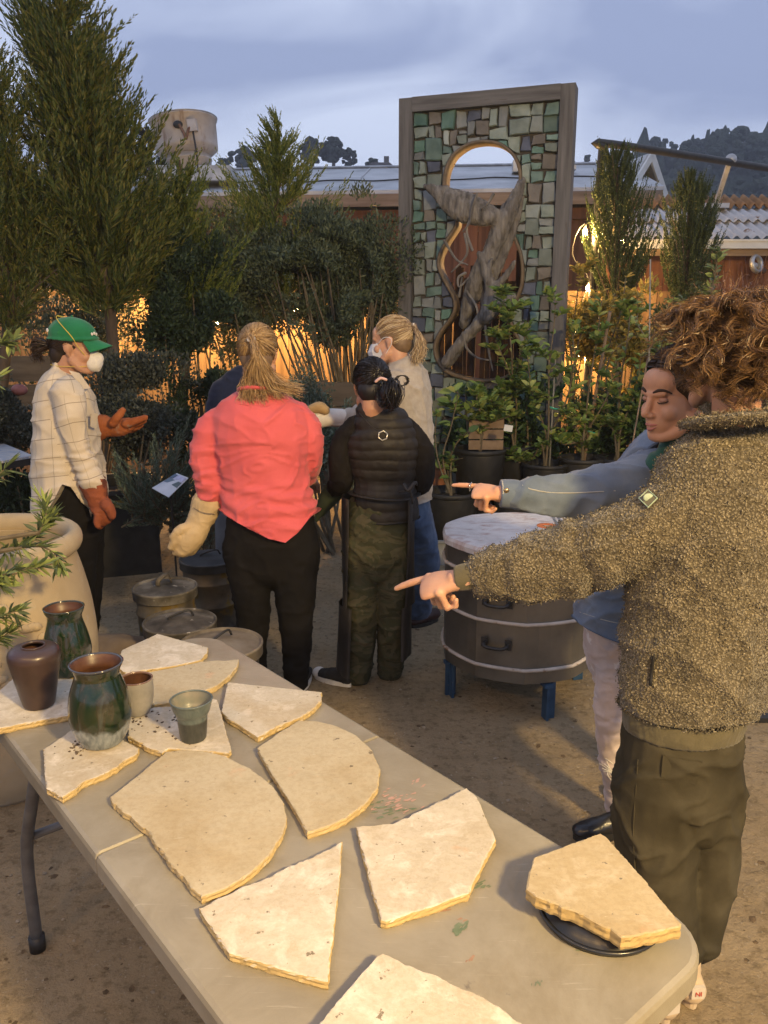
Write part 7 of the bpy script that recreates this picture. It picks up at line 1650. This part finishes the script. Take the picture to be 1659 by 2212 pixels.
m_pj = cloth('pale_pink_jeans', [(.42, .34, .31), (.54, .46, .43)], 9, weave=500, spots=((.62, .58, .56), 22, .62))
blob('trousers', [tD([(1348, 1330, 2.5, 84), (1350, 1380, 2.5, 88), (1352, 1420, 2.5, 84)], 1.0), tD(LA, 1.05), tD(LB, 1.05)], .006, m_pj, pd, 4, disp=lambda co, no: wrink(co, .005, (11, 11, 15), 63) + ringfold(co, A(1320, 1520, 2.4), A(1338, 1740, 2.46), .05, .004, .08, 8))
for k in range(14): ob('torn_thread', tube([A(1312 + g.normal(0, 9), 1655 + g.normal(0, 10), 2.375), A(1322 + g.normal(0, 6), 1672 + g.normal(0, 12), 2.37), A(1330 + g.normal(0, 6), 1690 + g.normal(0, 10), 2.38)], [.0012], n=5, sub=3), m_white, pd, True)
m_boot = mat('black_boot', [(.010, .010, .012), (.022, .022, .025)], 14, rough=.32, spec=.5)
a_, b_ = P(1352, 1800, 0), P(1240, 1812, 0)
shoe('boot', a_, b_, .048, .13, m_boot, m_black, pd, .1, .03); a_ = A(1410, 1720, 2.68); shoe('boot', (a_.x + .08, 2.68, 0), (a_.x - .18, 2.66, 0), .048, .13, m_boot, m_black, pd, .1, .03)
# face details
def htube(L, r, **k): return tube([L_(HM, *p) for p in L], r, n=8, sub=4, round_ends=True, **k)
m_brow = mat('eyebrow_hair', [(.03, .018, .012), (.05, .03, .02)], 40); m_lip = mat('lips', [(.40, .15, .12), (.46, .19, .15)], 30, rough=.4)
m_lid = mat('eyelid', [(.36, .19, .13), (.42, .23, .16)], 30, rough=.5)
for k in (-1, 1):
    ob('eyebrow', htube([(.014 * k, .0935, .0235), (.030 * k, .0905, .030), (.044 * k, .079, .027), (.052 * k, .068, .020)], [.0035, .0042, .0034, .0018]), m_brow, pd, True)
    e = ob('eyelid', hell(HM, (.031 * k, .0775, .0025), (.0135, .0100, .0085)), m_lid, pd, True)
    ob('eyelash', htube([(.0175 * k, .0850, -.0035), (.025 * k, .0885, -.0045), (.033 * k, .0878, -.0045), (.041 * k, .0812, -.0030), (.046 * k, .075, -.0005)], [.0012, .0016, .0018, .0018, .001]), m_brow, e, True)
ob('lips', join(htube([(-.0245, .0835, -.0625), (-.010, .0985, -.0632), (0, .0985, -.0640), (.010, .0985, -.0632), (.0245, .0835, -.0625)], [.0016, .0036, .0032, .0036, .0016]), htube([(-.023, .0845, -.0650), (0, .0990, -.0765), (.023, .0845, -.0650)], [.0016, .0046, .0016])), m_lip, pd, True)
ob('teeth', htube([(-.017, .0890, -.0660), (0, .0968, -.0692), (.017, .0890, -.0660)], [.0012, .0026, .0012]), m_white, pd, True)
ob('earring', tube([L_(HM, -.0815, .002, -.030) + V(.006 * math.sin(t), 0, -.006 + .007 * math.cos(t)) for t in np.linspace(0, 6.28, 13)], [.0017], n=6), mat('gold', [(.6, .45, .2), (.7, .55, .3)], 10, rough=.25, metal=.9), pd, True)
rp_ = W0 + fdir.normalized() * (.088 * .92 + .012) ; rn = Vector((.05, -.45, 1)).normalized(); rt_ = fdir.normalized().cross(rn)
rc = rp_ + rt_ * .0285 * .92; rf_ = fdir.normalized()
ob('finger_ring', tube([rc + rt_ * .0112 * math.cos(t) + rn * .0112 * math.sin(t) for t in np.linspace(0, 2 * math.pi, 21)], [(.004, .0012)], n=6, up=tuple(rf_)), mat('silver_ring', [(.6, .6, .58), (.7, .7, .68)], 10, rough=.2, metal=.9), pd, True)
# hair: centre parting, swept back over the ear into a low bun
h_dk = hairmat('chestnut_hair', [(.022, .013, .009), (.042, .026, .017), (.07, .045, .028)], .4); h_dks = mat('chestnut_base', [(.02, .012, .009), (.038, .024, .016)], 20, rough=.5)
blob('hair', [hell(HM, (-.06, -.01, .02), (.024, .04, .04)), hell(HM, (0, -.022, .050), (.0815, .096, .083)), hell(HM, (0, -.065, -.02), (.066, .05, .06)), hell(HM, (-.05, .005, .045), (.030, .05, .045)), hell(HM, (.05, .005, .045), (.030, .05, .045))], .005, h_dks, pd, 3)
n = 1900; a_r = g.uniform(.50, 2.1, n); sgn = np.where(g.uniform(0, 1, n) < .7, -1, 1)
u = nrm_(np.stack([.04 * sgn + g.normal(0, .02, n), np.cos(a_r), np.sin(a_r)], 1)); fr = np.clip((a_r - .5) / 1.6, 0, 1)
mid = nrm_(np.stack([sgn * .95, .62 - 1.1 * fr, .42 + .25 * fr], 1) + g.normal(0, .05, (n, 3))); b = nrm_(np.stack([.15 * sgn, -np.ones(n), -.5 * np.ones(n)], 1) + g.normal(0, .05, (n, 3))); out = []
for t in np.linspace(0, 1, 13):
    q = nrm_((1 - t) ** 2 * u + 2 * t * (1 - t) * mid * 1.25 + t * t * b); out.append(q * (HR + .0125) + HC + np.array([0, -.004, .005]))
C = np.stack(out, 1) + g.normal(0, .0012, (n, 1, 3)); Mm = np.array(HM); strands('hair_strands', C @ Mm[:3, :3].T + Mm[:3, 3], .0011, h_dk, pd)
bc = L_(HM, -.01, -.115, -.055); out = []
for k in range(300):
    pl = nrm_(np.array([[.5, -1, -.2]]) + g.normal(0, .4, (1, 3)))[0]; q = nrm_(np.cross(pl, g.normal(0, 1, (1, 3))))[0]; w = np.cross(pl, q); r_ = .02 + .022 * g.uniform(); ph = g.uniform(0, 6.3)
    t = np.linspace(0, 3.5, 12)[:, None]; out.append((np.array([-.01, -.115, -.055]) + q * np.cos(t + ph) * r_ + w * np.sin(t + ph) * r_ + pl * g.normal(0, .012)) @ Mm[:3, :3].T + Mm[:3, 3])
strands('low_bun', np.array(out), .0014, h_dk, pd); blob('bun_core', [ell(bc, .032)], .006, h_dks, pd, 1)

# ------------------------------------------------------------------ person in the fleece jacket
g = np.random.default_rng(106)
pm = person('curly-haired person in olive fleece jacket seen from behind pointing left', (.66, 1.82))
T_ = [(1592, 885, 1.90, 66), (1590, 928, 1.885, 88), (1584, 972, 1.875, 126), (1572, 1030, 1.865, 156), (1560, 1100, 1.86, 172), (1542, 1200, 1.85, 172), (1520, 1320, 1.84, 165), (1497, 1440, 1.83, 152), (1478, 1530, 1.82, 144), (1474, 1572, 1.82, 138)]
AL = [(1524, 1056, 1.85, 82), (1445, 1116, 1.84, 84), (1350, 1170, 1.86, 84), (1250, 1203, 1.88, 82), (1150, 1230, 1.90, 72), (1080, 1238, 1.92, 62), (1048, 1240, 1.92, 52)]
AR = [(1680, 1020, 1.87, 84), (1720, 1130, 1.87, 82), (1725, 1260, 1.90, 76), (1690, 1360, 2.0, 66), (1650, 1400, 2.08, 54)]
LL = [(1424, 1690, 1.81, 90), (1416, 1790, 1.81, 84), (1422, 1890, 1.81, 77), (1436, 1970, 1.80, 69), (1446, 2040, 1.79, 62)]
LR = [(1520, 1690, 1.83, 74), (1528, 1790, 1.83, 64), (1528, 1890, 1.83, 57), (1520, 1970, 1.82, 50), (1508, 2030, 1.81, 45)]
HM = headM(A(1572, 772, 1.90), (-.38, .92, -.06), s=1.04)
W0 = A(985, 1254, 1.93); W1 = A(846, 1290, 2.0); fdir = W1 - W0
blob('body', head_prims(HM, neck=A(1588, 912, 1.895)) + [tD(thin(T_, .42), .5), tD(thin(AL, .32)), tD(thin(AR, .32)), tD(thin(LL, .4)), tD(thin(LR, .45)), tD([(1474, 1560, 1.82, 64), (1474, 1680, 1.82, 64)], .6), tube([A(1060, 1240, 1.92), W0], [.03, .028], round_ends=True)] +
     hand_prims(W0 + fdir.normalized() * -.01, fdir, (-.05, -.50, 1), 1, [(3, 4, 4), (76, 92, 60), (80, 96, 60), (82, 98, 58)], 1.12, [(.018, .024, -.01), (.04, .034, -.028), (.058, .020, -.044), (.062, .0, -.054)], KN_FIST, 1.14) + hand_prims(A(1640, 1410, 2.12), (-.5, .8, 0), (0, 0, 1), -1, CURL_RELAX), 0.0041, skin_l, pm, 3)
def sherpa():
    m, nt, b = nodes('sherpa_fleece'); v = mapv(nt); vo = nt.nodes.new('ShaderNodeTexVoronoi'); vo.inputs['Scale'].default_value = 175
    wn_ = nt.nodes.new('ShaderNodeTexNoise'); wn_.inputs['Scale'].default_value = 60; mv = nt.nodes.new('ShaderNodeVectorMath'); mv.operation = 'MULTIPLY_ADD'; mv.inputs[1].default_value = (.012, .012, .012)
    nt.links.new(v, wn_.inputs['Vector']); nt.links.new(wn_.outputs['Color'], mv.inputs[0]); nt.links.new(v, mv.inputs[2]); nt.links.new(mv.outputs[0], vo.inputs['Vector'])
    r = ramp(nt, [(.29, .255, .19), (.16, .138, .096), (.085, .072, .048)], .1, .62); nt.links.new(vo.outputs['Distance'], r.inputs['Fac'])
    r2 = ramp(nt, [(.72, .72, .72), (1.1, 1.08, 1.02)], .35, .65); nt.links.new(noise(nt, v, 14, 4), r2.inputs['Fac'])
    nt.links.new(mixc(nt, 1.0, r.outputs['Color'], r2.outputs['Color'], 'MULTIPLY'), b.inputs['Base Color']); b.inputs['Roughness'].default_value = .95; b.inputs['Specular IOR Level'].default_value = .05; b.inputs['Sheen Weight'].default_value = .2
    iv = nt.nodes.new('ShaderNodeMath'); iv.operation = 'SUBTRACT'; iv.inputs[0].default_value = 1; nt.links.new(vo.outputs['Distance'], iv.inputs[1]); addbump(nt, b, iv.outputs[0], .8, .006); return m
m_fl = sherpa()
m_tuft = leafmat('fleece_pile', [(.10, .087, .06), (.135, .118, .082), (.175, .154, .11), (.29, .258, .195)], .15, .85, .1)
m_rib = cloth('olive_rib', [(.085, .075, .045), (.11, .097, .06)], 30, weave=220, wb=.5)
HZ = A(1474, 1568, 1.715).z; hem = lambda x: np.full(len(x), HZ)
def dfl(co, no):
    d = wrink(co, .013, (5, 5, 6), 71) + ringfold(co, A(1330, 1170, 1.86), A(1080, 1238, 1.92), .10, .013, .13, 4, 1.0) + .0016 * vnoise(co * 110, 5)
    arm = seg_t(co, A(1510, 1030, 1.85), A(1050, 1240, 1.92))[2] < .11
    return clampz(co, d, no, lambda x: np.where(arm & (co[:, 0] < .42), -1, hem(x)))
jk = blob('fleece_jacket', [tD(T_, .72), tD(AL, .95), tD(AR, .95)], .007, m_fl, pm, 4, disp=dfl)
def pile(src, n, parent, L=.0058, W=.0016, seed=1):
    m = src.data; nv = len(m.vertices); co = np.empty(nv * 3, np.float32); no = np.empty(nv * 3, np.float32); m.vertices.foreach_get('co', co); m.vertex_normals.foreach_get('vector', no)
    co, no = co.reshape(-1, 3), no.reshape(-1, 3); g = np.random.default_rng(seed); k = g.integers(0, nv, n)
    cl = vnoise(co[k] * 75, 3); tg = np.stack([vnoise(co[k] * 90 + 7, 5), vnoise(co[k] * 90 + 31, 6), vnoise(co[k] * 90 + 53, 8)], 1)
    p = co[k] + g.normal(0, .0026, (n, 3)) + no[k] * (.0035 * cl)[:, None]; d = no[k] * g.uniform(.12, .55, (n, 1)) + tg * 1.1 + g.normal(0, .3, (n, 3))
    v, f = slivers(p, d, L * g.uniform(.6, 1.4, n), W * g.uniform(.6, 1.3, n), g)
    o = ob('fleece_pile', (v, f), m_tuft, parent); setkind(o, 'stuff'); return o
pile(jk, 55000, jk)
cl = blob('collar', [tube([L_(HM, .082 * math.cos(t) - .004, -.05 + .080 * math.sin(t), -.136 - .012 * math.sin(t)) for t in np.linspace(0, 2 * math.pi, 21)], [(.052, .014)], n=12, up=(0, 0, 1))], .006, m_fl, jk, 3); pile(cl, 7000, cl, seed=2)
hb = blob('hem_band', [tube([V(A(1474, 1572, 1.82).x, 1.82, z_) for z_ in (HZ + .012, HZ - .02, A(1474, 1622, 1.715).z)], [(.150, .116), (.152, .118), (.144, .110)], n=28, sub=3, up=(0, 1, 0))], .006, m_rib, jk, 2, disp=lambda co, no: .0008 * np.sin(np.arctan2(co[:, 1] - 1.82, co[:, 0] - .66) * 90) + wrink(co, .003, (10, 10, 10), 5))
blob('cuff_band', [tD([(1046, 1240, 1.92, 42), (1030, 1242, 1.92, 33), (985, 1250, 1.93, 28)], 1, rend=False)], .005, m_rib, jk, 2)
ob('pocket_zip', tube(hit(jk, [(1418, 1380), (1412, 1420), (1408, 1450), (1405, 1480)], .004), [(.004, .005)], n=6, sub=3), m_black, jk, True)
pa, pb_, pc2, pd2 = hit(jk, [(1380, 1076), (1400, 1096), (1420, 1076), (1400, 1058)], .014)
sp = ob('sleeve_patch', quadslab(pa, pb_, pc2, pd2, .004), mat('olive_patch', [(.10, .095, .06), (.13, .12, .08)], 20), jk)
ob('patch_edge', tube([pa, pb_, pc2, pd2, pa], [.0016], n=6), mat('mint_thread', [(.25, .33, .24), (.3, .38, .29)], 20), sp); cc_ = (pa + pb_ + pc2 + pd2) / 4
ob('patch_emblem', ell(cc_ + V(0, -.002, .002), (.012, .003, .010)), mat('mint_emblem', [(.28, .36, .27), (.36, .44, .34)], 90), sp, True)
m_olv = cloth('dark_olive_twill', [(.030, .026, .016), (.048, .042, .027), (.072, .064, .043)], 7, weave=500, sheen=0)
tr = blob('trousers', [tD([(1474, 1560, 1.82, 118), (1472, 1620, 1.82, 124), (1471, 1690, 1.82, 130), (1471, 1740, 1.82, 112)], .74), tD(LL, 1.0), tD(LR, 1.0)], .0065, m_olv, pm, 4, disp=lambda co, no: wrink(co, .010, (6, 6, 7), 73) + ringfold(co, A(1440, 1960, 1.8), A(1448, 2100, 1.79), .07, .006, .1, 3) + ringfold(co, A(1520, 1940, 1.8), A(1510, 2100, 1.8), .07, .006, .09, 6))
def onleg(x, y): return A(x, y, 1.70)
ob('side_seam', tube([*hit(tr, [(1378, 1640), (1374, 1700), (1370, 1750), (1368, 1800), (1370, 1850), (1374, 1900), (1384, 1960)], 0)], [.002], n=6, sub=4), m_olv, tr, True)
ob('back_pocket', quadslab(*hit(tr, [(1432, 1632), (1428, 1678), (1504, 1696), (1518, 1645)], .003), .006), m_olv, tr)
m_crm = mat('cream_suede', [(.46, .35, .23), (.56, .45, .31)], 14, rough=.85, bump=.2)
m_crm2 = mat('cream_leather_patch', [(.5, .44, .36), (.58, .52, .44)], 20, rough=.6)
def sneaker(h, toe, letters):
    s_ = shoe('sneaker', h, toe, .062, .10, m_crm, m_crm, pm, .07, .034); d = (Vector(toe) - Vector(h)).normalized(); c = Vector(h) - d * .017 + V(0, 0, .066)
    hp = ob('heel_patch', bar(c - V(0, 0, .017), c + V(0, 0, .017), .034, .010, d), m_crm2, s_)
    if letters:
        cu = bpy.data.curves.new('heel_lettering', 'FONT'); cu.body = letters; cu.size = .018; cu.extrude = .0008; cu.align_x = 'CENTER'
        to = bpy.data.objects.new('heel_lettering', cu); COL.objects.link(to); to.rotation_euler = (math.pi / 2, 0, math.atan2(d.y, d.x) - math.pi / 2)
        to.location = c - d * .0065 + V(0, 0, -.007); bpy.context.view_layer.update(); dg = bpy.context.evaluated_depsgraph_get(); m = bpy.data.meshes.new_from_object(to.evaluated_get(dg)); mw = to.matrix_world.copy(); bpy.data.objects.remove(to)
        m.transform(mw); m.materials.clear(); ob('heel_lettering', m, mat('red_print', [(.42, .05, .035), (.5, .07, .05)], 20), hp)
a_ = P(1502, 2192, 0); sneaker((a_.x, a_.y + .02, 0), (a_.x - .02, a_.y + .29, 0), 'NI'); a_ = P(1446, 2226, 0); sneaker((a_.x, a_.y + .02, 0), (a_.x - .07, a_.y + .28, 0), None)
# curls
h_cu = hairmat('curly_brown_hair', [(.045, .024, .013), (.085, .046, .022), (.15, .085, .036), (.24, .14, .06)], .36, .4); h_cus = mat('curly_base', [(.03, .017, .010), (.06, .034, .018)], 25, rough=.6)
blob('hair', [hell(HM, (0, -.020, .045), (.094, .112, .096)), hell(HM, (0, -.06, -.015), (.078, .058, .06)), hell(HM, (-.06, .0, .03), (.034, .05, .05)), hell(HM, (.06, .0, .03), (.034, .05, .05))], .006, h_cus, pm, 2, disp=lambda co, no: .008 * fbm(co * 38, 3, 2))
out = []; Mm = np.array(HM)
for k in range(620):
    u = nrm_(g.normal(0, 1, (1, 3)))[0]
    if u[1] > .72 or u[2] < (-.5 if u[1] > -.35 else -.8): continue
    r0 = u * (HR + .004) + HC; fall = np.array([u[0] * (.75 if u[2] > .1 else .25), u[1] * (.75 if u[2] > .1 else .25) - .12, -.25 - .55 * (u[2] < .35)]); fall /= np.linalg.norm(fall); ln = g.uniform(.06, .125) * (.62 if u[2] < -.05 else .85 if u[2] < .45 else .8)
    top = u[2] > .55; d0 = u * .9 + g.normal(0, .25, 3); cr = g.uniform(.009, .019) * (.55 if top else 1); tw = g.uniform(1.2, 2.6) * g.choice([-1, 1]); ph = g.uniform(0, 6.3)
    K = 14; t = np.linspace(0, 1, K)[:, None]; ax = r0 + (d0 / np.linalg.norm(d0)) * ((.044 if u[2] > 0 else .026) * np.sin(t * 1.5)) + fall * ln * t ** 1.4
    e1 = nrm_(np.cross(fall, g.normal(0, 1, (1, 3))))[0]; e2 = np.cross(fall, e1)
    hel = (e1 * np.cos(ph + tw * 2 * math.pi * t) + e2 * np.sin(ph + tw * 2 * math.pi * t)) * cr * np.minimum(1, t * 3)
    for q in range(17):
        out.append(ax + hel * g.uniform(.8, 1.15) + g.normal(0, .0036, 3) + g.normal(0, .0008, (K, 3)))
C = np.array(out) @ Mm[:3, :3].T + Mm[:3, 3]
q = C - np.array(tuple(cam.location)); dd = q @ np.array(tuple(FWD)); uu = q[..., 1] * math.sin(PITCH) + q[..., 2] * math.cos(PITCH); sx_, sy_ = PW / 2 + FOC * q[..., 0] / dd, PH / 2 - FOC * uu / dd
C = C[~((sy_ > 806) & (sx_ < 1425 + (sy_ - 806) * 1.1)).any(1)]                # hair is short at the nape
strands('curls', C, .00068, h_cu, pm)
n = 500; u = nrm_(g.normal(0, 1, (n, 3))); u = u[(u[:, 2] > -.2) & (u[:, 1] < .6)]; r0 = u * (HR + .04) + HC; t = np.linspace(0, 1, 10)[None, :, None]
fl = r0[:, None, :] + u[:, None, :] * .03 * t + g.normal(0, .02, (len(u), 1, 3)) * t + .006 * np.sin(9 * t + g.uniform(0, 6, (len(u), 1, 1))); strands('flyaways', fl @ Mm[:3, :3].T + Mm[:3, 3], .0005, h_cu, pm)
